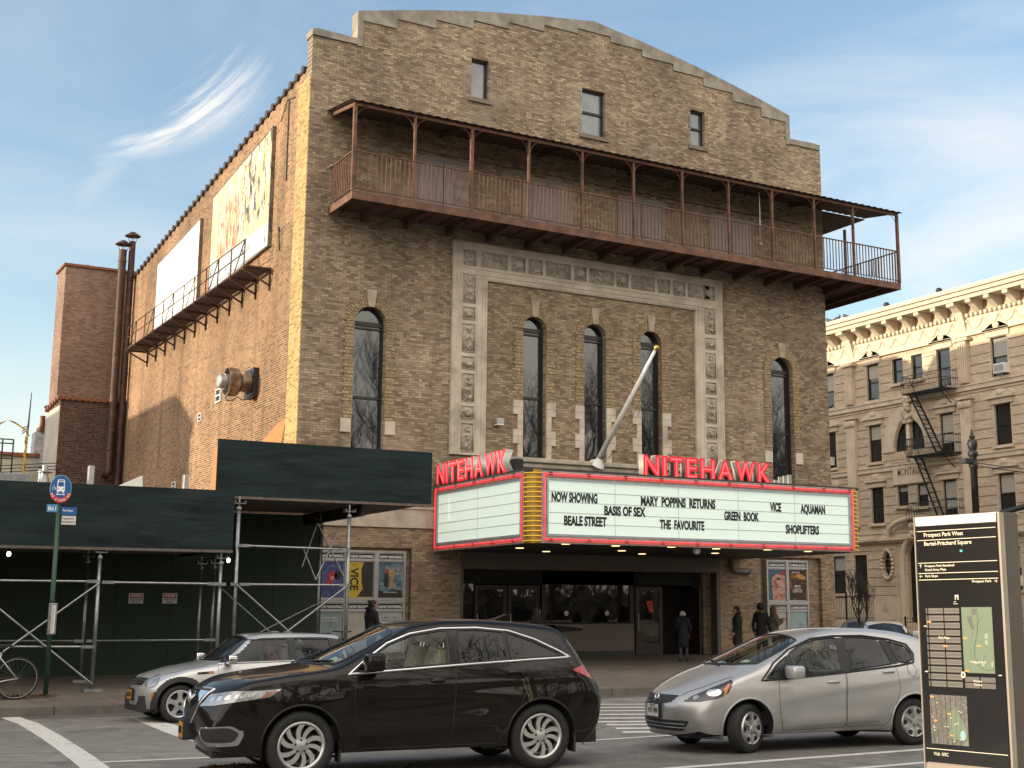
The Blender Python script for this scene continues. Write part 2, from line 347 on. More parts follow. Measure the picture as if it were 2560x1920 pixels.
M_quoin=brick('corner_brick',[(0,(.22,.15,.06)),(.4,(.38,.27,.11)),(.75,(.46,.34,.15)),(1,(.33,.22,.1))],(.55,.42,.22),1,wscale=.5,wamt=.2)
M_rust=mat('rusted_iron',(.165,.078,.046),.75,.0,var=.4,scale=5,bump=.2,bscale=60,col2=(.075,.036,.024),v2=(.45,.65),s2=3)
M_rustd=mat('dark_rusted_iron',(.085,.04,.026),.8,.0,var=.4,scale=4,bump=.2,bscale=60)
M_black=mat('black_iron',(.018,.017,.018),.5,.2,var=.3,scale=8)
M_frame=mat('dark_window_frame',(.022,.020,.018),.45,.1,var=.2)
M_glass=glass('window_glass',ior=1.9,wob=.010)
M_roof=mat('tar_roof',(.05,.05,.05),.9,var=.3,bump=.3)
M_tile=mat('clay_coping_tile',(.045,.03,.03),.5,var=.3,scale=10)
M_door=mat('grey_painted_steel_door',(.24,.205,.185),.55,var=.14,scale=3,col2=(.17,.14,.125),v2=(.55,.8),s2=2)
M_brownpanel=mat('brown_metal_panel',(.115,.095,.08),.5,.1,var=.12,scale=2)
M_dark=mat('dark_interior',(.012,.011,.010),.8,var=.2)
M_galv=mat('galvanised_steel',(.30,.31,.31),.38,.85,var=.28,scale=9,bump=.05,bscale=50)
M_alu=mat('aluminium_frame',(.42,.42,.42),.42,.6,var=.12,scale=5)
M_white=mat('white_paint',(.78,.77,.74),.5,var=.06,scale=4)
M_inkk=mat('black_lettering',(.006,.006,.006),.45,var=0)
M_inkw=mat('white_lettering',(.85,.85,.82),.5,var=0)
# ---------------------------------------------------------------- ground
def asphalt():
    m,nt,b=nmat('asphalt'); N=nt.nodes;L=nt.links; b.inputs['Roughness'].default_value=.8; b.inputs['Specular IOR Level'].default_value=.3
    g=N.new('ShaderNodeNewGeometry')
    def noise(s,d=6,sc=None):
        n=N.new('ShaderNodeTexNoise'); n.inputs['Scale'].default_value=s; n.inputs['Detail'].default_value=d
        if sc:
            mp=N.new('ShaderNodeMapping'); mp.inputs['Scale'].default_value=sc; L.new(g.outputs['Position'],mp.inputs[0]); L.new(mp.outputs[0],n.inputs['Vector'])
        else: L.new(g.outputs['Position'],n.inputs['Vector'])
        return n.outputs[0]
    def rmp(x,a,c,lo,hi):
        r=N.new('ShaderNodeMapRange'); L.new(x,r.inputs[0]); r.inputs[1].default_value=a;r.inputs[2].default_value=c;r.inputs[3].default_value=lo;r.inputs[4].default_value=hi; return r.outputs[0]
    def mul(a,c):
        n=N.new('ShaderNodeMath'); n.operation='MULTIPLY'; L.new(a,n.inputs[0]); L.new(c,n.inputs[1]); return n.outputs[0]
    k=mul(mul(rmp(noise(.35,5,(.25,1,1)),.3,.7,.72,1.25),rmp(noise(45,3),.3,.75,.6,1.5)),rmp(noise(3.2,6),.3,.7,.8,1.15))
    mx=N.new('ShaderNodeMixRGB'); mx.blend_type='MULTIPLY'; mx.inputs[0].default_value=1; mx.inputs[1].default_value=(.20,.188,.172,1); L.new(k,mx.inputs[2])
    vo=N.new('ShaderNodeTexVoronoi'); vo.feature='DISTANCE_TO_EDGE'; vo.inputs['Scale'].default_value=.16; L.new(g.outputs['Position'],vo.inputs['Vector'])
    cr=N.new('ShaderNodeMath'); cr.operation='LESS_THAN'; L.new(vo.outputs[0],cr.inputs[0]); cr.inputs[1].default_value=.002
    m2=N.new('ShaderNodeMixRGB'); L.new(cr.outputs[0],m2.inputs[0]); L.new(mx.outputs[0],m2.inputs[1]); m2.inputs[2].default_value=(.022,.021,.02,1)
    st=rmp(noise(.9,8),.56,.68,0,.4); m3=N.new('ShaderNodeMixRGB'); L.new(st,m3.inputs[0]); L.new(m2.outputs[0],m3.inputs[1]); m3.inputs[2].default_value=(.05,.046,.042,1)
    sk=rmp(noise(1.0,6,(.12,1.6,1)),.55,.72,0,.45); m4=N.new('ShaderNodeMixRGB'); L.new(sk,m4.inputs[0]); L.new(m3.outputs[0],m4.inputs[1]); m4.inputs[2].default_value=(.20,.185,.165,1)
    v2=N.new('ShaderNodeTexVoronoi'); v2.inputs['Scale'].default_value=3.5; L.new(g.outputs['Position'],v2.inputs['Vector']); sp=rmp(v2.outputs['Distance'],.035,.05,1,0); m5=N.new('ShaderNodeMixRGB'); L.new(sp,m5.inputs[0]); L.new(m4.outputs[0],m5.inputs[1]); m5.inputs[2].default_value=(.30,.28,.25,1)
    L.new(m5.outputs[0],b.inputs['Base Color'])
    bp=N.new('ShaderNodeBump'); bp.inputs['Strength'].default_value=.5; bp.inputs['Distance'].default_value=.01; L.new(noise(70,3),bp.inputs['Height']); L.new(bp.outputs[0],b.inputs['Normal'])
    return m
M_asph=asphalt()
def pavement():
    m,nt,b=nmat('pavement_concrete'); N=nt.nodes;L=nt.links; b.inputs['Roughness'].default_value=.85
    g=N.new('ShaderNodeNewGeometry'); bt=N.new('ShaderNodeTexBrick'); L.new(g.outputs['Position'],bt.inputs['Vector']); bt.offset=0; bt.inputs['Scale'].default_value=1; bt.inputs['Brick Width'].default_value=1.5; bt.inputs['Row Height'].default_value=1.5; bt.inputs['Mortar Size'].default_value=.012
    bt.inputs['Color1'].default_value=(.155,.128,.10,1); bt.inputs['Color2'].default_value=(.13,.108,.086,1); bt.inputs['Mortar'].default_value=(.06,.05,.045,1)
    n=N.new('ShaderNodeTexNoise'); n.inputs['Scale'].default_value=2.2; n.inputs['Detail'].default_value=8; n.inputs['Roughness'].default_value=.7; L.new(g.outputs['Position'],n.inputs['Vector'])
    r=N.new('ShaderNodeMapRange'); L.new(n.outputs[0],r.inputs[0]); r.inputs[1].default_value=.3; r.inputs[2].default_value=.7; r.inputs[3].default_value=.65; r.inputs[4].default_value=1.25
    v=N.new('ShaderNodeTexVoronoi'); v.inputs['Scale'].default_value=2.6; L.new(g.outputs['Position'],v.inputs['Vector']); l=N.new('ShaderNodeMath'); l.operation='LESS_THAN'; L.new(v.outputs['Distance'],l.inputs[0]); l.inputs[1].default_value=.055
    mx=N.new('ShaderNodeMixRGB'); mx.blend_type='MULTIPLY'; mx.inputs[0].default_value=1; L.new(bt.outputs[0],mx.inputs[1]); L.new(r.outputs[0],mx.inputs[2])
    m2=N.new('ShaderNodeMixRGB'); L.new(l.outputs[0],m2.inputs[0]); L.new(mx.outputs[0],m2.inputs[1]); m2.inputs[2].default_value=(.045,.04,.036,1); L.new(m2.outputs[0],b.inputs['Base Color'])
    nb=N.new('ShaderNodeTexNoise'); nb.inputs['Scale'].default_value=55; L.new(g.outputs['Position'],nb.inputs['Vector'])
    bp=N.new('ShaderNodeBump'); bp.inputs['Strength'].default_value=.3; bp.inputs['Distance'].default_value=.01; L.new(nb.outputs[0],bp.inputs['Height']); L.new(bp.outputs[0],b.inputs['Normal'])
    return m
M_pave=pavement()
M_kerb=mat('granite_kerb',(.13,.115,.10),.8,var=.3,scale=4,bump=.3,col2=(.06,.055,.05),v2=(.5,.7),s2=2)
def kerbmat(m):
    nt=m.node_tree; N=nt.nodes;L=nt.links; b=N['Principled BSDF']; src=b.inputs['Base Color'].links[0].from_socket
    g=N.new('ShaderNodeNewGeometry'); s=N.new('ShaderNodeSeparateXYZ'); L.new(g.outputs['Position'],s.inputs[0]); d=N.new('ShaderNodeMath'); d.operation='DIVIDE'; L.new(s.outputs[0],d.inputs[0]); d.inputs[1].default_value=1.83
    f=N.new('ShaderNodeMath'); f.operation='FRACT'; L.new(d.outputs[0],f.inputs[0]); l=N.new('ShaderNodeMath'); l.operation='LESS_THAN'; L.new(f.outputs[0],l.inputs[0]); l.inputs[1].default_value=.012
    mx=N.new('ShaderNodeMixRGB'); L.new(l.outputs[0],mx.inputs[0]); L.new(src,mx.inputs[1]); mx.inputs[2].default_value=(.025,.022,.02,1); L.new(mx.outputs[0],b.inputs['Base Color'])
kerbmat(M_kerb)
M_paint=mat('road_paint',(.62,.60,.55),.7,var=.12,scale=8,bump=.2,col2=(.16,.15,.14),v2=(.56,.72),s2=5)
M_green=mat('green_lane_paint',(.10,.22,.14),.75,var=.2,scale=5,col2=(.08,.10,.09),v2=(.5,.7),s2=4)
tag(MB().add([(-1500,-1500,0),(1500,-1500,0),(1500,1500,0),(-1500,1500,0)],[(0,1,2,3)]).build('road',M_asph),kind='structure')
def kerb_y(x): return -9.0-.0535*(x+7.5) if x<16 else -10.26
def zs(y): return .15+.30*min(1,max(0,(y+9.5)/9.5))
# pavement in front of the cinema, sloping up to the doors, with a rounded corner into the side street
xs=[-140,-60,-30,-20,-12,-7.5,-4,0,4,8,12,16,18]
edge=[(x,kerb_y(x)) for x in xs]+[(18+4*math.sin(R_(a)),-6.26-4*math.cos(R_(a))) for a in range(10,91,10)]+[(22,0),(22,20),(22,90)]
mb=MB()
inner=[(min(x,18.4),min(y,-4) if y<-4 else y) for x,y in edge]
vs=[];fs=[]
for i,(x,y) in enumerate(edge):
    ix,iy=(x,.3) if x<18 else (18.0,max(.3,y))
    vs+= [(x,y,.155),(x+(ix-x)*.5,y+(iy-y)*.5,.155+(zs(0)-.155)*.5),(ix,iy,zs(0))]
for i in range(len(edge)-1):
    a=3*i; fs+=[(a,a+3,a+4,a+1),(a+1,a+4,a+5,a+2)]
mb.add(vs,fs); tag(mb.build('pavement',M_pave),kind='structure')
mb=MB()
for i in range(len(edge)-1):
    (x,y),(x2,y2)=edge[i],edge[i+1]; d=Vector((x2-x,y2-y)).normalized(); n=Vector((d.y,-d.x))*.16
    mb.add([(x+n.x,y+n.y,-.05),(x2+n.x,y2+n.y,-.05),(x2+n.x*.9,y2+n.y*.9,.150),(x+n.x*.9,y+n.y*.9,.150),(x,y,.158),(x2,y2,.158)],[(0,1,2,3),(3,2,5,4)])
tag(mb.build('kerb',M_kerb),kind='structure')
# far pavement under the apartment building
tag(MB().box(33.2,60,-60,90,-.1,.15).build('pavement',M_pave),kind='structure')
tag(MB().box(-150,60,-300,-37.5,-.1,.12).build('park_ground',mat('dead_winter_grass',(.09,.085,.045),.9,var=.4,scale=1.5)),kind='structure')
# road markings
def strip(pts,wd,z=.004):
    mb=MB(); P=[Vector(p) for p in pts]; vs=[]
    for i,p in enumerate(P):
        t=(P[min(i+1,len(P)-1)]-P[max(i-1,0)]).normalized(); n=Vector((-t.y,t.x))*(wd[i] if isinstance(wd,list) else wd)/2
        vs+=[(p.x-n.x,p.y-n.y,z),(p.x+n.x,p.y+n.y,z)]
    mb.add(vs,[(2*i,2*i+2,2*i+3,2*i+1) for i in range(len(P)-1)]); return mb
def gp(x,y): q=at(x*KD,y*KD,2,0); return (q[0],q[1])
def mark(name,mb,m=M_paint): return tag(mb.build(name,m),kind='structure')
cl=[gp(*p) for p in ((18,1549),(60,1563),(105,1589),(145,1615),(180,1640),(205,1659),(228,1680),(250,1705))]
mark('lane_marking',strip(cl,.30))
mark('lane_marking',strip([gp(222,1647),gp(470,1636),gp(1225,1603),gp(1400,1592),gp(1500,1585),gp(1900,1560)],.13,.0045))
mark('lane_marking',strip([gp(297,1551),gp(330,1561),gp(405,1585),gp(470,1602)],[.22,.34,.5,.6],.0045))
mark('lane_marking',strip([gp(1150,1690),gp(1450,1660),gp(1740,1638),gp(1985,1620),gp(2400,1590)],.16))
mark('lane_marking',strip([gp(1690,1674),gp(1995,1648),gp(2400,1622)],.14,.0048))
mark('bicycle_lane',strip([gp(1690,1710),gp(1995,1672),gp(2400,1640)],1.0,.003),M_green)
for k in range(9):
    y=1522+[0,7,14,22,30,38,44,52,60][k]
    x0=[1290,1288,1286,1284,1270,1265,1310,1330,1345][k]
    mb=strip([gp(x0,y),gp(1420,y-1)],.20+.012*k)
    mark('crosswalk_stripe',mb)
mark('gutter',strip([(-60,kerb_y(-60)-.45),(-7,kerb_y(-7)-.45),(16,kerb_y(16)-.45)],.62,.0025),mat('gutter_concrete',(.105,.095,.085),.85,var=.3,scale=3,bump=.2))
# ---------------------------------------------------------------- the cinema
TH=thing('cinema','tall tan brick cinema with a stepped arched parapet and stone surround','cinema',(9.29,0,.45))
CX=9.25
def arch(cx,w,z0,zt,n=14):
    r=w/2; zc=zt-r
    return [(cx-r,z0),(cx+r,z0)]+[(cx+r*math.cos(math.pi*i/n),zc+r*math.sin(math.pi*i/n)) for i in range(n+1)]
def rect(x0,x1,z0,z1): return [(x0,z0),(x1,z0),(x1,z1),(x0,z1)]
_pd=[0,.65,1.87,3.1,4.3,5.52,6.73,7.95]; _pz=[20.31,20.20,20.03,19.82,19.60,19.33,19.04,18.72]; zt=lambda x: float(np.interp(abs(x-CX),_pd,_pz))
outl=[(0,.0),(4.85,.0),(4.85,2.96),(13.82,2.96),(13.82,0),(18.58,0),(18.58,17.69),(17.05,17.69)]
SEG=[]
x=1.3
while x<CX-.2: SEG.append((x,x+1.215)); x+=1.215
nseg=7; sw=(CX-1.3)/6.5
left=[]
for i in range(7):
    a=1.3+i*sw; b_=a+sw; zb=18.47+.285*i if i<6 else 19.9
    left.append((a,b_,[18.46,18.76,19.04,19.32,19.54,19.75,19.93][i]))
# wall top = saw-tooth soffits of the coping
tops=[]
for i,(a,b_,zb) in enumerate(left): tops.append((a,min(b_,2*CX-a),zb))
wallL=[(1.47,17.69),(1.47,tops[0][2])]
for i in range(7):
    a,b_,zb=tops[i]
    if i>0: wallL.append((a,zb))
    if i<6: wallL.append((b_,zb))
right=[(2*CX-p[0],p[1]) for p in wallL]
outl+=[(p[0],p[1]) for p in right]+[(p[0],p[1]) for p in reversed(wallL)]+[(0,17.69)]
SMALL=[(4.94,5.52,16.87,18.13),(8.81,9.66,16.47,17.99),(12.99,13.57,16.87,18.12)]
ARCH=[(1.96,.93,10.10),(7.15,.79,10.41),(9.25,.79,10.42),(11.31,.79,10.42),(16.56,.93,10.10)]
wins=[arch(c,wd,5.0 if i in (0,4) else 6.2,t) for i,(c,wd,t) in enumerate(ARCH)]
holes=[rect(a,b_,c,d) for a,b_,c,d in SMALL]+wins
PR=[(.42,3.35,.45,3.48),(15.45,18.0,.45,3.49)]
def clean(l):
    o=[]
    for p in l:
        if not o or abs(p[0]-o[-1][0])+abs(p[1]-o[-1][1])>1e-4: o.append(p)
    return o
outl=clean(outl)
mb=MB(); mb.prism(outl,XZ,.0,.38,holes=holes+[rect(*PR[0][:2],PR[0][2],PR[0][3]),rect(*PR[1][:2],PR[1][2],PR[1][3])],back=True)
# faces must look toward -Y
fw=mb.build('front_wall',M_facade,TH,fix=True)
mb=MB()
for p in PR: mb.box(p[0],p[1],.12,.36,p[2],p[3])
mb.build('recess_wall',M_ground_brick,TH,split=.12)
mb=MB()   # brick inside the stone surround, laid in a raised diaper pattern
ins=[arch(c,wd+.012,6.14,t+.006) for c,wd,t in ARCH[1:4]]
mb.prism(rect(5.53,12.98,6.14,11.29),XZ,-.025,.01,holes=[[(u,max(v,6.2)) for u,v in h] for h in ins]) if False else mb.prism([(5.53,6.2)]+[p for c,wd,t in ARCH[1:4] for p in ([(c-wd/2-.004,6.2)]+[(c-wd/2*math.cos(math.pi*i/14)*1.01,t-wd/2+wd/2*math.sin(math.pi*i/14)*1.01) for i in range(15)]+[(c+wd/2+.004,6.2)])]+[(12.98,6.2),(12.98,11.29),(5.53,11.29)],XZ,-.025,.01)
mb.build('patterned_brickwork',M_facade2,TH,fix=True)
# ground floor brick skin, slightly different bond, and stone string course
mb=MB()
for a,b_ in ((.02,4.84),(13.83,18.56)):
    h=[rect(PR[0][0],PR[0][1],.46,PR[0][3])] if a<5 else [rect(PR[1][0],PR[1][1],.46,PR[1][3])]
    mb.prism(rect(a,b_,.2,4.06),XZ,-.03,.004,holes=h)
mb.build('lower_wall',M_ground_brick,TH,fix=True,split=.1)
mb=MB()
for a,b_ in ((.0,3.98),(14.6,18.58)): mb.box(a,b_,-.07,.003,4.065,4.54); mb.box(a,b_,-.11,.003,4.545,4.62); mb.box(a,b_,-.09,.003,4.03,4.062)
mb.build('string_course',M_stone,TH,split=.12)
# side and rear walls, sloping roof
def yz_wall(x0,x1,name,m):
    mb=MB(); mb.prism([(.381,.0),(20.4,.0),(20.4,15.0),(.381,16.83)],YZ,x0,x1); return mb.build(name,m,TH,fix=True)
yz_wall(0,.4,'side_wall',M_side); yz_wall(18.18,18.58,'side_wall',M_facade)
MB().box(-.035,0.0,.003,.95,.3,16.5).build('corner_pier',M_quoin,TH)
MB().box(0,18.58,20.41,20.8,0,15.2).build('rear_wall',M_side,TH)
mb=MB(); mb.add([(.4,.39,16.3),(9.29,.39,18.4),(18.18,.39,16.3),(.4,20.4,14.6),(9.29,20.4,18.0),(18.18,20.4,14.6)],[(0,1,4,3),(1,2,5,4)]); mb.build('roof',M_roof,TH)
mb=MB()   # barrel tiles on the sloping side parapet
for i in range(38):
    y=.55+i*.525; z=16.83-(y-.38)*.0914
    mb.tube([(-.09,y,z+.02),(.45,y,z+.04)],.115,8)
    mb.box(-.05,.45,y+.11,y+.42,z-.03,z+.05)
mb.build('coping_tiles',M_tile,TH,smooth=40)
# stone coping
mb=MB()
for s in (0,1):
    f=(lambda q:q) if not s else (lambda q:[(2*CX-u,v) for u,v in reversed(q)])
    for i,(a,b_,zb) in enumerate(left):
        if i<6: q=[(a,zb),(b_,zb),(b_,zt(b_)),(a,zt(a))]; 
        else: q=[(a,zb),(CX,zb),(CX,zt(CX)),(a,zt(a))]
        if i==0: q=[(a+.171,zb),(b_,zb),(b_,zt(b_)),(a,zt(a)),(a,18.2),(a+.171,18.2)]
        y0=-.04-.006*(i%2)
        mb.prism(f(q),XZ,y0,.42+.006*(i%2))
    mb.prism(f([(1.3,17.66),(1.47,17.66),(1.47,18.2),(1.3,18.2)]),XZ,-.045,.42)
    q=[(0,17.69),(1.298,17.69),(1.298,17.86),(0,17.88)]; mb.prism(f([(u-.03 if u==0 else u,v) for u,v in q]),XZ,-.06,.46)
    mb.prism(f([(-.0,17.87),(1.298,17.855),(1.298,17.90),(.15,17.93)]),XZ,.0,.40)
mb.build('coping',mat('weathered_coping_stone',(.30,.27,.225),.9,var=.3,scale=2,bump=.25,bscale=30,col2=(.16,.14,.12),v2=(.48,.68),s2=1.5),TH,fix=True)
M_sill=mat('dark_sill_stone',(.20,.165,.13),.9,var=.25,scale=4)
# windows
def revealed(poly,name,y,fw,parent,trans=None,sash=None,label=None):
    """Frame ring + bars; the pane is its child."""
    c=(sum(p[0] for p in poly)/len(poly),sum(p[1] for p in poly)/len(poly))
    x0=min(p[0] for p in poly);x1=max(p[0] for p in poly);z0=min(p[1] for p in poly);z1=max(p[1] for p in poly)
    kx=1-2*fw/(x1-x0); kz=1-2*fw/(z1-z0); mx,mz=(x0+x1)/2,(z0+z1)/2
    inn=[(mx+(p[0]-mx)*kx,mz+(p[1]-mz)*kz) for p in poly]
    mb=MB(); mb.prism(poly,XZ,y,y+.09,holes=[inn])
    for z,h in (sash or []): mb.box(x0+fw*.9,x1-fw*.9,y-.006,y+.084,z-h/2,z+h/2)
    f=mb.build(name,M_frame,parent,fix=True)
    MB().prism(inn,XZ,y+.05,y+.055).build('pane',M_glass if not trans else trans,f,fix=True)
    return f
for i,(c,wd,t) in enumerate(ARCH):
    p=arch(c,wd,5.0 if i in (0,4) else 6.2,t)
    zc=t-wd/2
    revealed(p,'arched_window',.17,.055,TH,sash=[(zc,.12),(zc-.13,.05),(7.56 if i in (0,4) else 7.97,.07)])
M_shade=mat('window_shade',(.42,.44,.46),.35,var=.05,ior=1.8)
for i,(a,b_,c,d) in enumerate(SMALL):
    zm=(c+d)/2; f=revealed(rect(a,b_,c,d),'sash_window',.14,.06,TH,trans=mat('curtained_glass',(.10,.125,.14),.12,var=.25,scale=1.5,ior=1.9,col2=(.22,.25,.25),v2=(.45,.7),s2=.8),sash=[(zm+.02,.07)] if i else [])
    MB().box(a-.1,b_+.1,-.07,.136,c-.13,c-.002).build('sill',M_sill,f)
# window surrounds: brick arches, keystones, quoin blocks
M_key=mat('weathered_keystone',(.42,.35,.27),.9,var=.25,scale=4,bump=.2)
M_vous=brick('arch_brick',[(0,(.27,.20,.12)),(.5,(.36,.27,.16)),(1,(.43,.33,.2))],(.2,.165,.12),0,bw=.11,bh=.11,wamt=.2)
for i,(c,wd,t) in enumerate(ARCH):
    r=wd/2; zc=t-r; ro=r+.30; n=26; mb=MB()
    for k in range(n):
        a0=math.pi*k/n+.012; a1=math.pi*(k+1)/n-.012
        mb.prism([(c+r*math.cos(a0),zc+r*math.sin(a0)),(c+ro*math.cos(a0),zc+ro*math.sin(a0)),(c+ro*math.cos(a1),zc+ro*math.sin(a1)),(c+r*math.cos(a1),zc+r*math.sin(a1))],XZ,-.05-.004*(k%2),.003)
    mb.build('brick_arch',M_vous,TH,fix=True)
    MB().prism([(c-.09,t-.02),(c+.09,t-.02),(c+.145,t+.48),(c-.145,t+.48)],XZ,-.09,.002).build('keystone',M_key,TH,fix=True,bevel=.015)
    mb=MB()
    if i in (0,4):
        for s in (-1,1): mb.box(*sorted((c+s*(r+.03),c+s*(r+.33))),-.06,.002,6.55,6.93)
        mb.build('stone_block',M_cast,TH,split=.12,bevel=.012)
        mb=MB()
        for s in (-1,1):
            for q in range(30): mb.box(*sorted((c+s*(r+.002),c+s*(r+.26+.04*(q%2)))),-.028-.012*(q%2),.003,6.95+q*.0935,7.035+q*.0935)
        mb.build('brick_jamb',M_vous,TH,split=.12)
    else:
        for s in (-1,1):
            for q in range(8):
                z0=6.14+q*.215; lw=.17+(.15 if (q//2)%2==1 else 0)
                mb.box(*sorted((c+s*(r+.002),c+s*(r+lw))),-.075-.003*(q%2),.002,z0,z0+.21)
        mb.build('quoin',M_cast,TH,split=.12,bevel=.008)
        mb=MB()
        for s in (-1,1):
            for q in range(22): mb.box(*sorted((c+s*(r+.002),c+s*(r+.26+.04*(q%2)))),-.045-.012*(q%2),.003,7.88+q*.0935,7.965+q*.0935)
        mb.build('brick_jamb',M_vous,TH,split=.12)
# carved stone surround
mb=MB()
FO=(4.42,14.09); FI=(5.53,12.98)
for (a,b_,c,d) in ((FO[0],FI[0],6.14,11.28),(FI[1],FO[1],6.14,11.28),(FO[0],FO[1],11.285,12.38)):
    mb.box(a,b_,-.10,.002,c,d)
def groove(a,b_,c,d,y,t=.035): mb.box(a,b_,y,-.101,c,d)
for s in (0,1):
    q=lambda u: u if not s else 2*CX-u
    for u in (4.46,4.55,4.64,5.20,5.36,5.47): mb.box(*sorted((q(u),q(u+.028))),-.118,-.101,6.14,12.30 if u<4.7 else 11.45 if u>5.3 else 11.9)
for z in (11.32,11.42,11.58,12.22,12.33): mb.box(4.5 if z<11.6 else 4.44,14.0 if z<11.6 else 14.06,-.121,-.102,z,z+.028)
mb.build('stone_surround',M_cast,TH)
M_carve=mat('carved_stone',(.47,.41,.33),.9,var=.3,scale=9,bump=.3,bscale=50,col2=(.25,.21,.165),v2=(.5,.7),s2=2.5)
def relief(x0,x1,z0,z1,kind,seed):
    rr=random.Random(seed); mb=MB(); y=-.104
    mb.box(x0,x1,y,y+.002,z0,z1); t=.022
    for a in ((x0,x1,z0,z0+t),(x0,x1,z1-t,z1),(x0,x0+t,z0+t,z1-t),(x1-t,x1,z0+t,z1-t)): mb.box(a[0],a[1],-.125,y-.001,a[2],a[3])
    cx,cz=(x0+x1)/2,(z0+z1)/2; W,H=(x1-x0)/2-.05,(z1-z0)/2-.05
    def leaf(u,v,ang,l,wd):
        p=[]
        for k in range(8): tt=k/7; p.append((u+math.cos(ang)*l*tt,-.118-.02*math.sin(math.pi*tt),v+math.sin(ang)*l*tt))
        mb.tube(p,[wd*math.sin(math.pi*(.12+.82*k/7)) for k in range(8)],6)
    def spiral(u,v,r,d,a0,turn=1.6):
        p=[(u+r*(1-.8*k/16)*math.cos(a0+d*turn*2*math.pi*k/16),-.122,v+r*(1-.8*k/16)*math.sin(a0+d*turn*2*math.pi*k/16)) for k in range(17)]
        mb.tube(p,[.022*(1-.5*k/16) for k in range(17)],5)
    if kind=='scroll':
        long_v=H>W; n=3 if max(W,H)/min(W,H)>1.8 else 2
        for k in range(n):
            f=(k+.5)/n*2-1; u,v=(cx,cz+f*H) if long_v else (cx+f*W,cz); r=min(min(W,H)*.8,max(W,H)/n*.85)
            spiral(u,v,r,1 if k%2 else -1,rr.random()*6); 
            for q in range(4): leaf(u,v,rr.random()*6.28,r*.95,.035)
    elif kind=='rosette':
        for q in range(8): leaf(cx,cz,q*math.pi/4,min(W,H),.05)
        mb.sphere((cx,-.125,cz),.05,8,5)
    else:
        nl=max(2,int(H/.11)); mb.tube([(cx,-.12,cz-H),(cx,-.125,cz+H*.9)],.016,5)
        for q in range(nl):
            zq=cz-H*.9+q*(H*1.7/nl)
            for sg in (-1,1): leaf(cx,zq,math.pi/2-sg*(.95-.2*(q%2)),W*(1.05-.25*q/nl),.045); spiral(cx+sg*W*.55,zq-.01,W*.22,sg,1.57 if q%2 else 0,1.1)
        leaf(cx,cz+H*.55,math.pi/2,H*.42,.05)
    return mb.build('relief_panel',M_carve,TH,smooth=True)
seed=3
for s in (0,1):
    q=lambda u: u if not s else 2*CX-u
    zz=6.2; kinds=['scroll','rosette','palmette','rosette']; hs=[1.02,.46,.98,.46]; k=0; z=5.60
    for h,kd in ((.62,'rosette'),(1.0,'scroll'),(.46,'rosette'),(1.0,'palmette'),(.46,'rosette'),(1.02,'scroll'),(.46,'rosette'),(1.02,'palmette')):
        if z>6.0: a,b_=sorted((q(4.73),q(5.14))); relief(a,b_,z,z+h*.82,kd,seed); seed+=1
        z+=h*.82+.12
    a,b_=sorted((q(4.73),q(5.14))); relief(a,b_,11.66,12.14,'rosette',seed); seed+=1
xx=5.32
for wd,kd in ((.86,'scroll'),(.46,'rosette'),(.46,'palmette'),(.86,'scroll'),(.42,'rosette'),(.86,'palmette'),(.42,'rosette'),(.86,'scroll'),(.46,'palmette'),(.46,'rosette'),(.86,'scroll')):
    relief(xx,xx+wd,11.68,12.14,kd,seed); seed+=1; xx+=wd+.128
# moulded ledge under the middle windows
mb=MB(); mb.box(5.6,12.9,-.50,.0,6.0,6.135); mb.box(5.7,12.8,-.40,.0,5.86,5.998); mb.box(5.85,12.65,-.26,.0,5.5,5.858); mb.build('window_ledge',M_stone,TH,bevel=.03)
# balcony level exit doors
for i,(a,b_,c,d) in enumerate(((3.22,4.95,12.62,14.68),(6.78,8.36,12.62,14.64),(10.18,11.83,12.62,14.6),(13.75,15.4,12.62,14.54))):
    mb=MB(); mb.box(a-.09,a-.001,-.05,.02,c,d+.09); mb.box(b_+.001,b_+.09,-.05,.02,c,d+.09); mb.box(a,b_,-.05,.02,d+.001,d+.09); mb.box((a+b_)/2-.012,(a+b_)/2+.012,-.022,.02,c,d,1)
    f=mb.build('door_frame',[M_door,M_dark],TH)
    for p,q in ((a,(a+b_)/2-.014),((a+b_)/2+.014,b_)):
        dd=MB().box(p,q,-.035,.02,c,d).build('exit_door',M_door,TH)
# entrance: lintel, jambs, recessed doors, ticket booth
MB().box(4.85,13.82,-.04,.36,2.965,3.42).build('lintel_panel',M_brownpanel,TH,bevel=.01)
mb=MB(); mb.box(4.84,4.93,-.035,.36,.4,2.96); mb.box(13.70,13.83,-.035,.36,.4,2.96); mb.build('entrance_jamb',M_brownpanel,TH,split=.12)
mb=MB(); mb.box(4.3,14.4,1.3,1.32,.3,3.3); mb.box(4.3,4.34,.39,1.3,.3,3.2); mb.box(14.36,14.4,.39,1.3,.3,3.2); mb.box(4.3,14.4,.39,1.3,2.98,3.02); mb.box(4.34,14.36,.39,1.3,.30,.452,1); mb.build('lobby',[M_dark,M_pave],TH)
M_lobbyglass=glass('lobby_glass',(.006,.006,.006),ior=1.75,wob=.05)
bo=MB(); bo.box(7.72,10.92,.45,.60,.62,1.42,0); bo.box(7.70,10.94,.44,.61,.452,.62,1); bo.box(7.70,10.94,.40,.64,1.42,1.46,2)
B=bo.build('ticket_counter',[mat('beige_counter_panel',(.15,.125,.105),.6,var=.1),mat('dark_green_plinth',(.03,.038,.035),.6),M_dark],TH)
bw=MB(); 
for x in (7.72,10.78): bw.box(x,x+.14,.46,.58,1.462,2.97)
bw.box(7.86,10.78,.46,.58,2.55,2.97); bw.box(7.87,10.77,.50,.505,1.462,2.55,1)
W=bw.build('ticket_window',[M_frame,M_lobbyglass],TH)
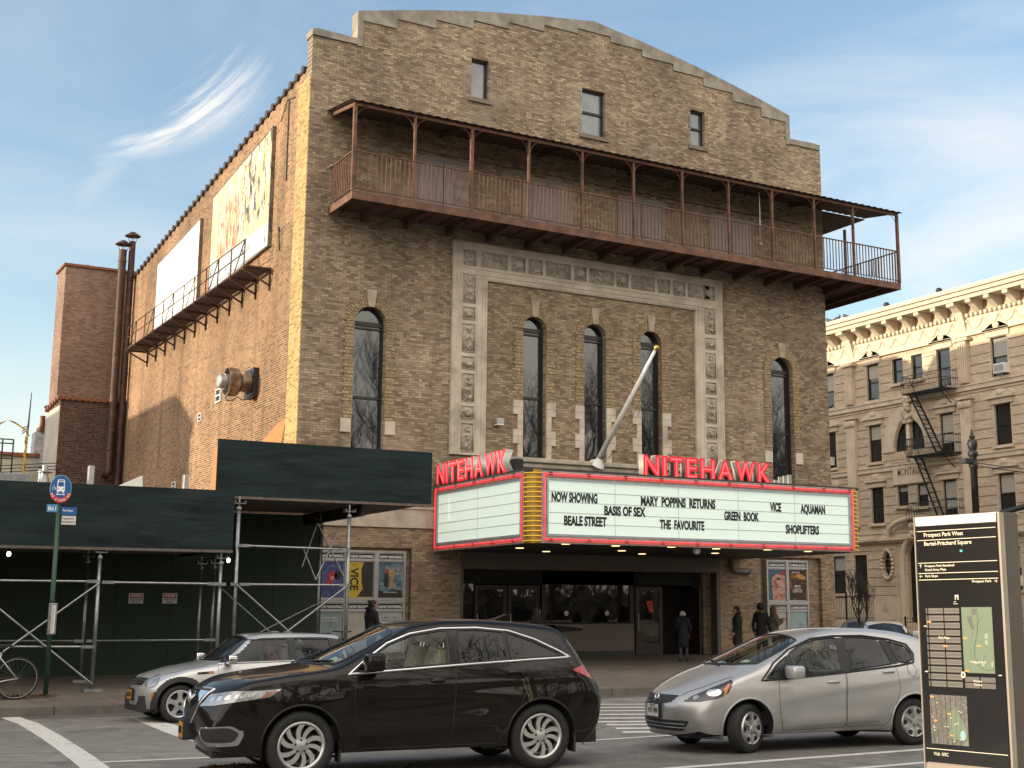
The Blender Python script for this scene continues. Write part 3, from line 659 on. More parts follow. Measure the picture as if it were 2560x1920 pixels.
for x in (8.57,9.98): MB().lathe([(0,0),(.075,0),(.075,.006),(.055,.008),(.02,.008),(.018,.012),(0,.012)],(x,.498,1.72),(0,-1,0),20).build('speak_hole',M_alu,W)
def door(x0,x1,open_=False,y=.5):
    mb=MB(); t=.11
    for a in ((x0,x0+t,.47,2.52),(x1-t,x1,.47,2.52),(x0+t,x1-t,2.40,2.52),(x0+t,x1-t,.47,.75)): mb.box(a[0],a[1],y,y+.05,a[2],a[3])
    d=mb.build('glass_door',mat('brown_door_frame',(.035,.022,.016),.5,var=.2),TH)
    MB().box(x0+t,x1-t,y+.02,y+.026,.75,2.40).build('pane',M_lobbyglass,d)
    MB().tube([(x0+t*.6,y-.06,1.2),(x0+t*.6,y-.06,1.7)],.014,6).build('handle',M_galv,d)
    return d
door(5.55,6.58); door(6.62,7.66); D=door(11.02,12.0)
mb=MB(); mb.box(13.30,13.37,.36,1.2,.47,2.5); mb.build('open_door',mat('dark_red_brown_door',(.04,.02,.014),.5),TH)
mb=MB(); mb.box(4.94,5.5,.5,.506,.5,2.55); mb.box(4.93,13.69,.46,.52,2.56,2.97,1); mb.build('transom',[M_lobbyglass,M_dark],TH)
MB().box(13.42,13.70,.30,.9,.46,2.96).build('entrance_pier',M_ground_brick,TH)
n_=MB().add([(11.36,.478,2.08),(11.62,.478,2.10),(11.66,.478,1.75),(11.50,.478,1.74)],[(0,1,2,3)]); n_.build('paper_notice',mat('orange_red_paper',(.55,.07,.03),.7,var=.05),D)
# ---------------------------------------------------------------- iron fire balcony across the front
BY=-1.75
def pxX(px,py,y=BY): return at(px,py,1,y)[0]
BX0=.62; BX1=20.45; ZB=12.55; ZF=12.76; ZR=13.9; ZT=15.22
BAL=thing('fire_balcony','long rusty iron balcony with a sheet metal roof high on the brick front','balcony',(10.5,-.9,ZB))
posts=[BX0+.03]+[pxX(x*KD,y*KD) for x,y in ((897,300),(1020,325),(1143,350),(1258,375),(1369,395),(1474,415),(1574,435),(1668,455),(1759,475),(1843,490))]+[BX1-.03]
MB().box(BX0,BX1,BY-.02,BY+.05,ZB,ZB+.22).build('edge_beam',M_rust,BAL)
MB().box(BX0,BX0+.06,BY+.051,-.01,ZB,ZB+.2).build('edge_beam',M_rust,BAL)
MB().box(BX1-.06,BX1,BY+.051,6.2,ZB,ZB+.2).build('edge_beam',M_rust,BAL)
mb=MB()
for k in range(24):
    y=BY+.06+k*.071; mb.box(BX0+.06,BX1-.06,y,y+.047,ZF-.03+.002*(k%2),ZF)
for k in range(86):
    y=.03+k*.071; mb.box(18.6,BX1-.06,y,y+.047,ZF-.03,ZF)
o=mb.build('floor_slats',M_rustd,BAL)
nj=15
for k in range(nj):
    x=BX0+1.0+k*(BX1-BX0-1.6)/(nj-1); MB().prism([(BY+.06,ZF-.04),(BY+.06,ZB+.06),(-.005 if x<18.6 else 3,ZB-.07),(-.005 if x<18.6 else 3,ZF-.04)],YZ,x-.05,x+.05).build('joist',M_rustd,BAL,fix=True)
mb=MB()
for k in range(34): mb.box(BX0+.4+k*.58,BX0+.43+k*.58,BY+.06,-.02,ZF-.075,ZF-.032)
mb.build('cross_strap',M_rustd,BAL)
for i,x in enumerate(posts):
    wd=.030 if i not in (0,2,11) else .046
    MB().box(x-wd,x+wd,BY-.025,BY+.06,ZB+.221,ZT-.06).build('post',M_rust,BAL)
    for s in (-1,1):
        if (i==0 and s<0) or (i==11 and s>0): continue
        MB().tube([(x+s*(.04+.30*(1-math.cos(t))),BY+.02,ZT-.48+.40*math.sin(t)) for t in [R_(a) for a in range(0,91,10)]],.009,5).build('scroll_bracket',M_rust,BAL)
def railing(p,q,knob=True,skip=None):
    p=Vector(p);q=Vector(q);L=(q-p).length;mb=MB(); n=max(2,int(L/.128))
    mb.bar(p+Vector((0,0,ZR)),q+Vector((0,0,ZR)),.05,.03); mb.bar(p+Vector((0,0,ZF+.10)),q+Vector((0,0,ZF+.10)),.035,.02)
    for k in range(1,n):
        if skip and skip[0]<k/n*L<skip[1]: continue
        a=p.lerp(q,k/n); mb.bar(a+Vector((0,0,ZF+.11)),a+Vector((0,0,ZR-.015)),.024)
        if k%2: mb.sphere((a.x,a.y,ZF+.60),.026,6,4)
    if skip:
        c=p+(q-p).normalized()*(skip[0]+skip[1])/2; d=(q-p).normalized()
        def cur(u0,z0,r,dr,a0,t=1.35):
            mb.tube([c+d*(u0+r*(1-.75*k/14)*math.cos(a0+dr*t*6.283*k/14))+Vector((0,0,z0+r*(1-.75*k/14)*math.sin(a0+dr*t*6.283*k/14))) for k in range(15)],.012,5)
        for z0 in (ZF+.22,ZF+.62,ZF+.92):
            for s in (-1,1): cur(s*.10,z0,.10,s,math.pi/2)
        for s in (-1,1): mb.tube([c+d*(s*.13*math.cos(t))+Vector((0,0,ZF+.2+t*.27)) for t in np.linspace(0,3.2,9)],.012,5)
        mb.bar(c-d*.2+Vector((0,0,ZF+.11)),c-d*.2+Vector((0,0,ZR)),.02); mb.bar(c+d*.2+Vector((0,0,ZF+.11)),c+d*.2+Vector((0,0,ZR)),.02)
    return mb.build('railing',M_rust,BAL)
for i in range(11):
    sk=(.06,.5) if i==0 else ((posts[i+1]-posts[i]-.5,posts[i+1]-posts[i]-.06) if i in (1,7) else None)
    railing((posts[i],BY+.02,0),(posts[i+1],BY+.02,0),skip=sk)
railing((posts[0],BY+.06,0),(posts[0],-.02,0))
railing((BX1-.03,BY+.06,0),(BX1-.03,.9,0)); railing((BX1-.03,.9,0),(BX1-.03,6.1,0),skip=(.1,.55))
for y in (.9,4.0): MB().box(BX1-.07,BX1+.01,y-.04,y+.04,ZB+.2,ZT+.1).build('post',M_rust,BAL)
# roof: corrugated sheet falling to the front
mb=MB(); xs=np.arange(BX0-.12,BX1+.14,.07); n=len(xs)
vs=[]
for k,x in enumerate(xs):
    dz=.016*math.cos(k*math.pi/2)
    vs+=[(x,BY-.16,ZT+.04+dz),(x,-.0,ZT+.33+dz),(x,BY-.16,ZT+.028+dz),(x,-.0,ZT+.318+dz)]
fs=[]
for k in range(n-1): a=4*k; fs+=[(a,a+1,a+5,a+4),(a+2,a+6,a+7,a+3),(a,a+4,a+6,a+2)]
mb.add(vs,fs); ys=np.arange(0,6.3,.3)
mb.box(18.6,BX1+.12,.0,6.2,ZT+.26,ZT+.29); mb.build('sheet_roof',mat('weathered_roof_sheet',(.085,.055,.045),.7,.2,var=.4,scale=6),BAL,smooth=50)
MB().box(BX0,BX1,BY-.03,BY+.03,ZT-.07,ZT+.015).build('fascia_angle',M_rust,BAL)
MB().bar((BX0+.03,BY+.03,ZT-.02),(BX0+.03,0,ZT+.24),.05,.1).build('fascia_angle',M_rust,BAL)
for k in range(6):
    x=BX0+.03+(k+.999)*(BX1-BX0-.06)/6.0; 
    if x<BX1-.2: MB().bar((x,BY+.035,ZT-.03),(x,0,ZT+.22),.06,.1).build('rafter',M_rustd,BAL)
mb=MB(); mb.tube([(3.0,-.03,14.9),(17.5,-.03,14.86)],.012,5); mb.build('conduit',M_rustd,BAL)
LP=thing('pendant_lamp','small white globe lamp hanging on a cord from the balcony roof','lamp',(15.8,-1.2,13.4))
p=at(1643*KD,527*KD,1,-1.2); MB().sphere(p,.065,12,8).build('globe',M_white,LP,smooth=True); MB().tube([(p[0],p[1],p[2]+.06),(p[0],p[1],ZT-.0)],.012,5).build('cord',M_white,LP)
# ---------------------------------------------------------------- marquee
MZ0,MZ1=3.40,5.17; MY=-5.60; ML,MR=3.97,14.74
MQ=thing('cinema_marquee','lit cinema marquee with film titles, red neon borders and yellow ribbed corners','marquee',(9.28,-2.8,3.4))
M_met=mat('pinkish_painted_metal',(.40,.33,.31),.45,.4,var=.2,scale=6)
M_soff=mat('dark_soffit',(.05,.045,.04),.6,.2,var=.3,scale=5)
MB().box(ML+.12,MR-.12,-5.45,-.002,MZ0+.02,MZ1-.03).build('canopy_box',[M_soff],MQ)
MB().box(ML+.02,MR-.02,-5.5,-.05,MZ1-.028,MZ1+.06).build('canopy_top',mat('dark_canopy_roof',(.04,.035,.035),.6),MQ)
M_brd=emis('backlit_letter_board',(.66,.80,.69),.20,(.56,.63,.57)); M_neon=emis('red_neon',(1,.035,.06),.62,(.6,.02,.03)); M_neon2=emis('dim_neon',(1,.14,.10),.14,(.6,.05,.05))
M_yel=mat('yellow_corner_metal',(.36,.215,.045),.35,.55,var=.15,scale=4); M_yelr=emis('yellow_neon',(1,.62,.05),.14,(.7,.42,.02))
def face(O,r,L_,front):
    """frame, board, track lines and neon on one side; O = lower left corner, r = direction"""
    O=Vector(O); r=Vector(r); up=Vector((0,0,1)); n=r.cross(up); H=MZ1-MZ0
    def P(u,v,w): return O+r*u+up*v+n*w
    mb=MB()
    def bx(u0,u1,v0,v1,w0,w1,m=0):
        mb.add([P(u,v,w_) for w_ in (w0,w1) for v in (v0,v1) for u in (u0,u1)],[(0,2,3,1),(4,5,7,6),(0,1,5,4),(2,6,7,3),(0,4,6,2),(1,3,7,5)],m)
    bx(0,L_,0,.17,-.10,0); bx(0,L_,H-.17,H,-.10,0); bx(0,.13,.17,H-.17,-.10,0); bx(L_-.13,L_,.17,H-.17,-.10,0)
    f=mb.build('metal_border',M_met,MQ)
    mb=MB(); a,b_=.135,L_-.135; c,d=.175,H-.175; t=.055
    for q in ((a,b_,c,c+t),(a,b_,d-t,d),(a,a+t,c+t,d-t),(b_-t,b_,c+t,d-t)): bx(*q,-.09,.012)
    mb.build('board_frame',mat('pale_blue_grey_metal',(.42,.45,.48),.35,.6,var=.1),MQ)
    mb=MB(); bx(a+t,b_-t,c+t,d-t,-.07,-.03); bd=mb.build('letter_board',M_brd,MQ)
    mb=MB(); h=(d-c-2*t)/5
    for k in range(1,5): bx(a+t,b_-t,c+t+k*h-.008,c+t+k*h+.008,-.03,-.022)
    nv=5 if front else 2
    for k in range(1,nv): u=a+t+k*(b_-a-2*t)/nv; bx(u-.006,u+.006,c+t,d-t,-.03,-.026)
    mb.build('letter_track',mat('track_line',(.42,.50,.44),.5,var=.3,scale=30),MQ)
    for (v1,v2,u1,u2) in ((.10,.10,.07,L_-.07),(H-.075,H-.075,.07,L_-.07)): MB().tube([P(u1,v1,.03),P(u2,v2,.03)],.013,8).build('neon_tube',M_neon,MQ,smooth=True)
    for u in (.07,L_-.07): MB().tube([P(u,.12,.03),P(u,H-.10,.03)],.013,8).build('neon_tube',M_neon,MQ,smooth=True)
    for v in (.045,H-.125): MB().tube([P(.1,v,.02),P(L_-.1,v,.02)],.012,6).build('neon_tube',M_neon2,MQ,smooth=True)
    mb=MB()
    for k in range(int(L_/1.1)+1):
        u=min(L_-.2,.2+k*1.1)
        for v in (.05,H-.09):
            for dv in (0,.05): mb.add([P(u+i*.09-.02*j,v+dv+q*.015,w_) for w_ in (0,.05) for q in (0,1) for i in (0,1) for j in (0,)],[(0,2,3,1),(4,5,7,6),(0,1,5,4),(2,6,7,3),(0,4,6,2),(1,3,7,5)])
    mb.build('tube_clip',M_black,MQ,split=.06)
    return P,c+t,h
Pf,fv,fh=face((ML+.31,MY,MZ0),(1,0,0),MR-ML-.62,True)
Pl,_,_=face((ML,-.12,MZ0),(0,-1,0),5.14,False)
MB().box(MR-.1,MR,-5.15,-.12,MZ0,MZ1).build('metal_border',M_met,MQ)
for s,cx,a0 in ((0,ML+.325,180),(1,MR-.325,270)):
    cy=MY+.325; R=.30; mb=MB(); aa=[R_(a0+k*7.5) for k in range(13)]
    vs=[(cx+R*math.cos(a),cy+R*math.sin(a),z) for z in (MZ0+.0,MZ1+.03) for a in aa]; vs+=[(cx,cy,MZ1+.03),(cx,cy,MZ0)]
    mb.add(vs,[(k,k+1,14+k,13+k) for k in range(12)]+[(13+k,14+k,26) for k in range(12)]+[(k+1,k,27) for k in range(12)])
    cr=mb.build('yellow_corner',M_yel,MQ,smooth=40)
    for k in range(15):
        z=MZ0+.06+k*.118; MB().tube([(cx+(R+.035)*math.cos(R_(a0+t)),cy+(R+.035)*math.sin(R_(a0+t)),z) for t in range(-2,93,8)],.013,6).build('neon_ring',M_yelr,cr,smooth=True)
YF=MY-.012+.0
def title(s,x0,y0,x1,y1,h=.232):
    a=at(x0*KD,y0*KD,1,MY+.035); b_=at(x1*KD,y1*KD,1,MY+.035)
    z=(a[2]+b_[2])/2
    text(s,h,(a[0],MY+.024,z),(1,0,0),(0,0,1),M_inkk,MQ,'title_letters',width=b_[0]-a[0],bold=.042,depth=.004)
for t in (('NOW SHOWING',1191,1083,1290,1086),('MARY  POPPINS  RETURNS',1384,1091,1545,1099),('VICE',1663,1104,1687,1105),('AQUAMAN',1729,1108,1782,1110),('BASIS OF SEX',1305,1112,1394,1116),('GREEN  BOOK',1564,1123,1639,1126),('BEALE STREET',1218,1134,1310,1137),('THE  FAVOURITE',1425,1142,1521,1145),('SHOPLIFTERS',1697,1152,1769,1154)): title(*t)
# roof-top channel letters
M_ret=mat('channel_letter_return',(.58,.55,.52),.4,.5,var=.1); M_lred=emis('red_letter_face',(.9,.010,.02),.20,(.5,.012,.02)); M_tube=emis('letter_neon',(1,.06,.08),.8,(.7,.1,.1))
def channel(ch,h,org,r,wd,parent):
    org=Vector(org); r=Vector(r); up=Vector((0,0,1)); n=r.cross(up)
    c=bpy.data.curves.new('t','FONT'); c.body=ch; c.extrude=.5; c.offset=.058; c.resolution_u=3
    o=bpy.data.objects.new('t',c); COL.objects.link(o); bpy.context.view_layer.update()
    me=bpy.data.meshes.new_from_object(o.evaluated_get(bpy.context.evaluated_depsgraph_get())); c.extrude=0; c.offset=-.03; c.fill_mode='NONE'; c.bevel_depth=.018; c.bevel_resolution=1
    bpy.context.view_layer.update(); m2=bpy.data.meshes.new_from_object(o.evaluated_get(bpy.context.evaluated_depsgraph_get())); bpy.data.objects.remove(o); bpy.data.curves.remove(c)
    k=h/.8; N=len(me.vertices); a=np.zeros(N*3); me.vertices.foreach_get('co',a); a=a.reshape(-1,3); x0,x1=a[:,0].min(),a[:,0].max(); kx=wd/(x1-x0)
    def put(m,zz):
        N=len(m.vertices); b_=np.zeros(N*3); m.vertices.foreach_get('co',b_); b_=b_.reshape(-1,3)
        co=np.array(org)+((b_[:,0]-x0)*kx)[:,None]*np.array(r)+((b_[:,1]+.035)*k)[:,None]*np.array(up)+zz(b_[:,2])[:,None]*np.array(n)
        m.vertices.foreach_set('co',co.reshape(-1)); m.update()
    put(me,lambda z:z*.22); put(m2,lambda z:.118+z*.6)
    me.materials.clear(); me.materials.append(M_ret); me.materials.append(M_lred)
    for p in me.polygons: p.material_index=1 if Vector(p.normal).dot(n)>.7 else 0
    L=mkobj('channel_letter',me,parent); m2.materials.clear(); m2.materials.append(M_tube); m2.name='neon_tube'; mkobj('neon_tube',m2,L)
def sign(O,r,total,h,label,loc):
    S=thing('roof_sign',label,'sign',loc)
    ws=[1.05,.36,.92,.86,1.02,1.12,1.42,1.05]; g=.12; sc=total/(sum(ws)+g*7); u=0
    for ch,w_ in zip('NITEHAWK',ws):
        channel(ch,h,Vector(O)+Vector(r)*u,r,w_*sc,S); u+=(w_+g)*sc
    q=Vector(O)+Vector(r)*total; n=Vector(r).cross(Vector((0,0,1))); 
    MB().bar(Vector(O)-n*.1+Vector((0,0,.0)),q-n*.1+Vector((0,0,0)),.10,.07).build('mounting_rail',M_black,S)
    return S
a=at(1385*KD,1027*KD,1,MY+.35); b_=at(1663*KD,1043*KD,1,MY+.35)
sign((a[0],MY+.35,MZ1+.045),(1,0,0),b_[0]-a[0],.58,'red neon letters standing on the front edge of the marquee, above the film titles',(10.5,MY+.35,MZ1+.1))
a=at(951*KD,1046*KD,0,ML+.12); b_=at(1103*KD,1006*KD,0,ML+.12)
sign((ML+.12,a[1],MZ1+.06),(0,-1,0),a[1]-b_[1],.60,'red neon letters on the slanting left side of the marquee beside the dark shed',(ML+.12,-2.3,MZ1+.1))
mb=MB()
for k in range(9): mb.box(12.9+k*.2,13.02+k*.2,-4.6+.45*k,-4.55+.45*k,MZ1+.06,MZ1+.42+.02*(k%3))
mb.build('upstand_fins',mat('grey_fins',(.32,.31,.29),.6,var=.1),MQ)
MB().box(4.6,4.85,-3.6,-3.2,MZ1+.061,MZ1+.5).build('control_box',M_black,MQ)
for k,(x,y) in enumerate([(5.2,-5.2),(6.8,-5.0),(8.4,-5.2),(10,-5.0),(11.6,-5.2),(13.2,-5.0),(5.2,-2.8),(8.4,-2.8),(11.6,-2.8),(6.8,-1.4),(10,-1.4)]):
    MB().lathe([(0,-.006),(.09,-.006),(.11,-.012),(.11,.01)],(x,y,MZ0+.018),(0,0,1),14).build('downlight',emis('warm_downlight',(1,.72,.35),.9),MQ)
p=at(1505*KD,1194*KD,1,-5.2); tag(MB().lathe([(0,-.16),(.07,-.14),(.10,-.08),(.10,0),(.05,.02)],(p[0],-5.2,MZ0+.0),(0,0,1),14).build('security_camera',M_white,None,smooth=True),'white dome camera hanging under the marquee soffit','camera')
# ---------------------------------------------------------------- flagpole
FP=thing('flagpole','slanted white flagpole with a gold ball in front of the arched windows','flagpole',(9.3,-.4,6.15))
a=Vector(at(1290*KD,998*KD,1,-.42)); b_=Vector((0,0,0))
tip=Vector(at(1415*KD,757*KD,1,-2.6)); 
MB().tube([a,a.lerp(tip,.5),tip],[.085,.07,.045],12).build('pole',M_white,FP,smooth=True)
MB().sphere(tip+(tip-a).normalized()*.09,.085,14,9).build('ball',mat('gilded_ball',(.55,.36,.10),.35,.7,var=.1),FP,smooth=True)
MB().lathe([(.24,-.03),(.22,.02),(.12,.10),(.09,.2)],a-Vector((0,0,.06)),(tip-a),16).build('base_socket',M_white,FP,smooth=True)
mb=MB(); s0=a.lerp(tip,.97); e=Vector((a.x+.35,-.45,6.25)); mb.tube([s0.lerp(e,t)+Vector((.15*math.sin(t*3.1),-.05*math.sin(t*3.1),-.12*math.sin(t*3.1))) for t in np.linspace(0,1,9)],.008,4); mb.tube([s0.lerp(e,t)+Vector((.28*math.sin(t*3.1),0,-.2*math.sin(t*3.1))) for t in np.linspace(0,1,9)],.006,4); mb.build('halyard',M_galv,FP)
q=at(1075*KD,912*KD,1,-.1); WL=thing('wall_light','small grey box light on the patterned brick beside the stone surround','light',(q[0],-.03,q[2]))
MB().box(q[0]-.12,q[0]+.12,-.28,-.0,q[2]-.06,q[2]+.09).build('housing',M_alu,WL,bevel=.01); MB().box(q[0]-.1,q[0]+.1,-.285,-.05,q[2]-.1,q[2]-.062).build('lens',M_white,WL)
# ---------------------------------------------------------------- film poster cases
M_post=dict(blue=mat('blue_poster_print',(.045,.05,.17),.5,var=.6,scale=7,col2=(.10,.12,.30),v2=(.5,.62),s2=9),
 yellow=mat('yellow_poster_print',(.50,.36,.03),.5,var=.05), sea=mat('stormy_poster_print',(.08,.15,.20),.5,var=.5,scale=6,col2=(.45,.36,.24),v2=(.52,.68),s2=3.2),
 teal=mat('pale_teal_poster',(.26,.34,.35),.5,var=.25,scale=3), cream=mat('pale_poster',(.42,.39,.34),.5,var=.15,scale=3), white=mat('grey_white_poster',(.42,.43,.45),.5,var=.2,scale=4),
 red=mat('blue_red_poster',(.05,.11,.17),.5,var=.3,scale=3), amber=mat('dark_amber_poster',(.035,.02,.012),.5,var=.5,scale=8,col2=(.40,.17,.02),v2=(.55,.66),s2=5), dark=mat('poster_dark_print',(.02,.018,.016),.5,var=.3), skin=mat('pink_poster_patch',(.50,.30,.25),.5,var=.3,scale=6,col2=(.35,.05,.05),v2=(.52,.62),s2=5), crim=mat('crimson_patch',(.33,.03,.04),.5,var=.3,scale=12), orange=mat('orange_patch',(.46,.20,.04),.5,var=.4,scale=14))  # the dark entry is a printed shape
M_caseglass=glass('poster_case_glass')
def case(x0,x1,z0,z1,word,key,label,group,extra=None):
    y=-.05; T=thing('poster_case',label,'poster case',((x0+x1)/2,y,z0),0,group)
    mb=MB(); t=.055
    for q in ((x0,x1,z0,z0+t),(x0,x1,z1-t,z1),(x0,x0+t,z0+t,z1-t),(x1-t,x1,z0+t,z1-t)): mb.box(q[0],q[1],y-.05,y+.169,q[2],q[3])
    zl=z1-t-.21; mb.box(x0+t,x1-t,y-.042,y+.1,zl-.02,zl+.02)
    mb.build('case_frame',M_alu,T)
    MB().box(x0+t,x1-t,y-.02,y+.1,zl+.02,z1-t).build('backing',M_white if False else M_alu,T)
    MB().box(x0+t+.03,x1-t-.03,y-.026,y-.0202,zl+.05,z1-t-.03).build('header_strip',M_inkk,T)
    text(word,.072,(x0+t+.05,y-.027,zl+.07),(1,0,0),(0,0,1),M_inkw,T,'header_lettering',width=x1-x0-2*t-.10,bold=.02,depth=.001)
    px0,px1,pz0,pz1=x0+t+.025,x1-t-.025,z0+t+.02,zl-.045
    MB().box(x0+t,x1-t,y-.0,y+.1,z0+t,zl-.021).build('backing',M_alu,T)
    po=MB().box(px0,px1,y-.006,y-.0005,pz0,pz1).build('poster',M_post[key],T)
    if extra: extra(T,po,px0,px1,pz0,pz1,y-.0066)
    return T
def blob(po,pts,m,px0,px1,pz0,pz1,y,name='print_shape',k=0):
    MB().prism([(px0+u*(px1-px0),pz0+v*(pz1-pz0)) for u,v in pts],XZ,y-.0006*(k+1),y-.0006*k,back=True).build(name,m,po,fix=True)
def ell(cx,cy,a,b_,n=18): return [(cx+a*math.cos(6.283*i/n),cy+b_*math.sin(6.283*i/n)) for i in range(n)]
def tx(po,s,u,v,wd,h,m,px0,px1,pz0,pz1,y,vert=False,bold=.01):
    W,H=px1-px0,pz1-pz0
    if vert: text(s,h*W,(px0+u*W,y-.002,pz0+v*H),(0,0,-1),(1,0,0),m,po,width=wd*H,bold=bold,depth=.0005)
    else: text(s,h*H,(px0+u*W,y-.002,pz0+v*H),(1,0,0),(0,0,1),m,po,width=wd*W,bold=bold,depth=.0005)
def ex_blue(T,po,*b_):
    blob(po,ell(.55,.60,.2,.13),M_post['crim'],*b_,k=0); blob(po,ell(.42,.42,.14,.1),M_post['crim'],*b_,k=1); blob(po,ell(.78,.62,.13,.14),M_post['dark'],*b_,k=0); blob(po,ell(.55,.54,.08,.06),M_post['skin'],*b_,k=2)
def ex_yel(T,po,*b_):
    blob(po,[(.62,1),(.5,.8),(.52,.45),(.58,.25),(.35,.02),(1,.02),(1,1)],M_post['dark'],*b_); tx(po,'VICE',.06,.84,.64,.34,M_inkk,*b_,vert=True,bold=.03)
    for k in range(3): tx(po,'xxxxxxx',.12,.93-.025*k,.2,.012,M_inkk,*b_)
def ex_sea(T,po,*b_):
    blob(po,[(.0,.0),(1,.0),(1,.2),(.6,.24),(.3,.16),(0,.22)],M_post['dark'],*b_); blob(po,[(.45,.3),(.55,.28),(.68,.75),(.55,.82),(.5,.6)],M_post['orange'],*b_,k=0); blob(po,[(.22,.32),(.4,.28),(.42,.8),(.3,.84),(.22,.6)],M_post['dark'],*b_,k=1); blob(po,ell(.33,.74,.07,.07),M_post['crim'],*b_,k=2)
    tx(po,'A Q U A M A N',.22,.14,.56,.035,M_inkw,*b_)
def ex_lines(T,po,*b_):
    for k in range(2): tx(po,'THE  SIDE  STREETS' if False else 'IF  BEALE  STREET'[:17] if k==0 else 'COULD TALK',.16,.84-.07*k,.66,.035,M_inkw if 'teal' in po.data.materials[0].name else M_inkk,*b_)
def ex_red(T,po,*b_):
    blob(po,[(.3,.0),(.22,.4),(.25,.72),(.45,.85),(1,.86),(1,0)],M_post['skin'],*b_); blob(po,[(.55,.84),(1,1),(1,.8)],M_post['crim'],*b_,k=1); blob(po,ell(.6,.7,.12,.04),M_post['dark'],*b_,k=2); tx(po,'DESTROYER',.12,.40,.6,.065,M_inkk,*b_)
def ex_amb(T,po,*b_):
    blob(po,[(.35,.82),(.6,.9),(1,.78),(1,.68),(.6,.7)],M_post['orange'],*b_); tx(po,'SHORTS',.2,.9,.44,.04,M_inkw,*b_); tx(po,'2019',.32,.44,.36,.06,M_inkw,*b_); tx(po,'OSCAR',.34,.38,.34,.035,M_inkw,*b_); tx(po,'NOMINATED',.22,.32,.56,.035,M_inkw,*b_); tx(po,'SHORT FILMS',.22,.26,.56,.035,M_inkw,*b_)
def ex_fig(T,po,*b_):
    blob(po,ell(.55,.22,.07,.1),M_post['dark'],*b_); tx(po,'xxxxxx',.5,.6,.3,.03,M_post['crim'],*b_)
G='lit film poster cases on the cinema wall'
NS='NOW SHOWING'
w3=.845; x0=.62
case(x0,x0+w3-.004,2.07,3.39,NS,'blue','upper poster case with a blue and red print, left of the yellow one',G,ex_blue)
case(x0+w3,x0+2*w3-.004,2.07,3.39,NS,'yellow','upper poster case with a yellow print and black vertical word',G,ex_yel)
case(x0+2*w3,x0+3*w3,2.07,3.39,NS,'sea','upper poster case with a stormy grey and orange print, right of the yellow one',G,ex_sea)
case(x0,x0+w3-.004,.70,2.066,NS,'teal','lower poster case with a pale teal print behind the shed post',G,ex_lines)
case(x0+w3,x0+2*w3-.004,.70,2.066,NS,'cream','lower poster case with a cream print, under the yellow poster',G,None)
case(x0+2*w3,x0+3*w3,.70,2.066,NS,'white','lower poster case with a grey white print and two printed lines',G,ex_lines)
CS='COMING SOON'; w2=.86; x0=15.65
case(x0,x0+w2-.004,2.05,3.40,CS,'red','upper poster case with a blue and pink print, right of the entrance',G,ex_red)
case(x0+w2,x0+2*w2,2.05,3.40,CS,'amber','upper poster case with a black and amber print, right of the entrance',G,ex_amb)
case(x0,x0+w2-.004,.70,2.046,CS,'cream','lower poster case mostly hidden behind the two women by the entrance',G,None)
case(x0+w2,x0+2*w2,.70,2.046,CS,'teal','lower poster case with a pale green print that a woman points at',G,ex_fig)
DP=MB(); DP.tube([(14.25,-.12,3.4),(14.25,-.12,3.12),(14.3,-.12,3.04),(14.4,-.12,3.0),(14.95,-.12,3.0)],.065,10); DP.box(14.9,14.99,-.2,-.03,2.93,3.07); tag(DP.build('wall_pipe',mat('brown_painted_pipe',(.13,.11,.095),.5),None,smooth=40),'bent brown pipe on the brick wall under the marquee, right of the entrance','pipe')
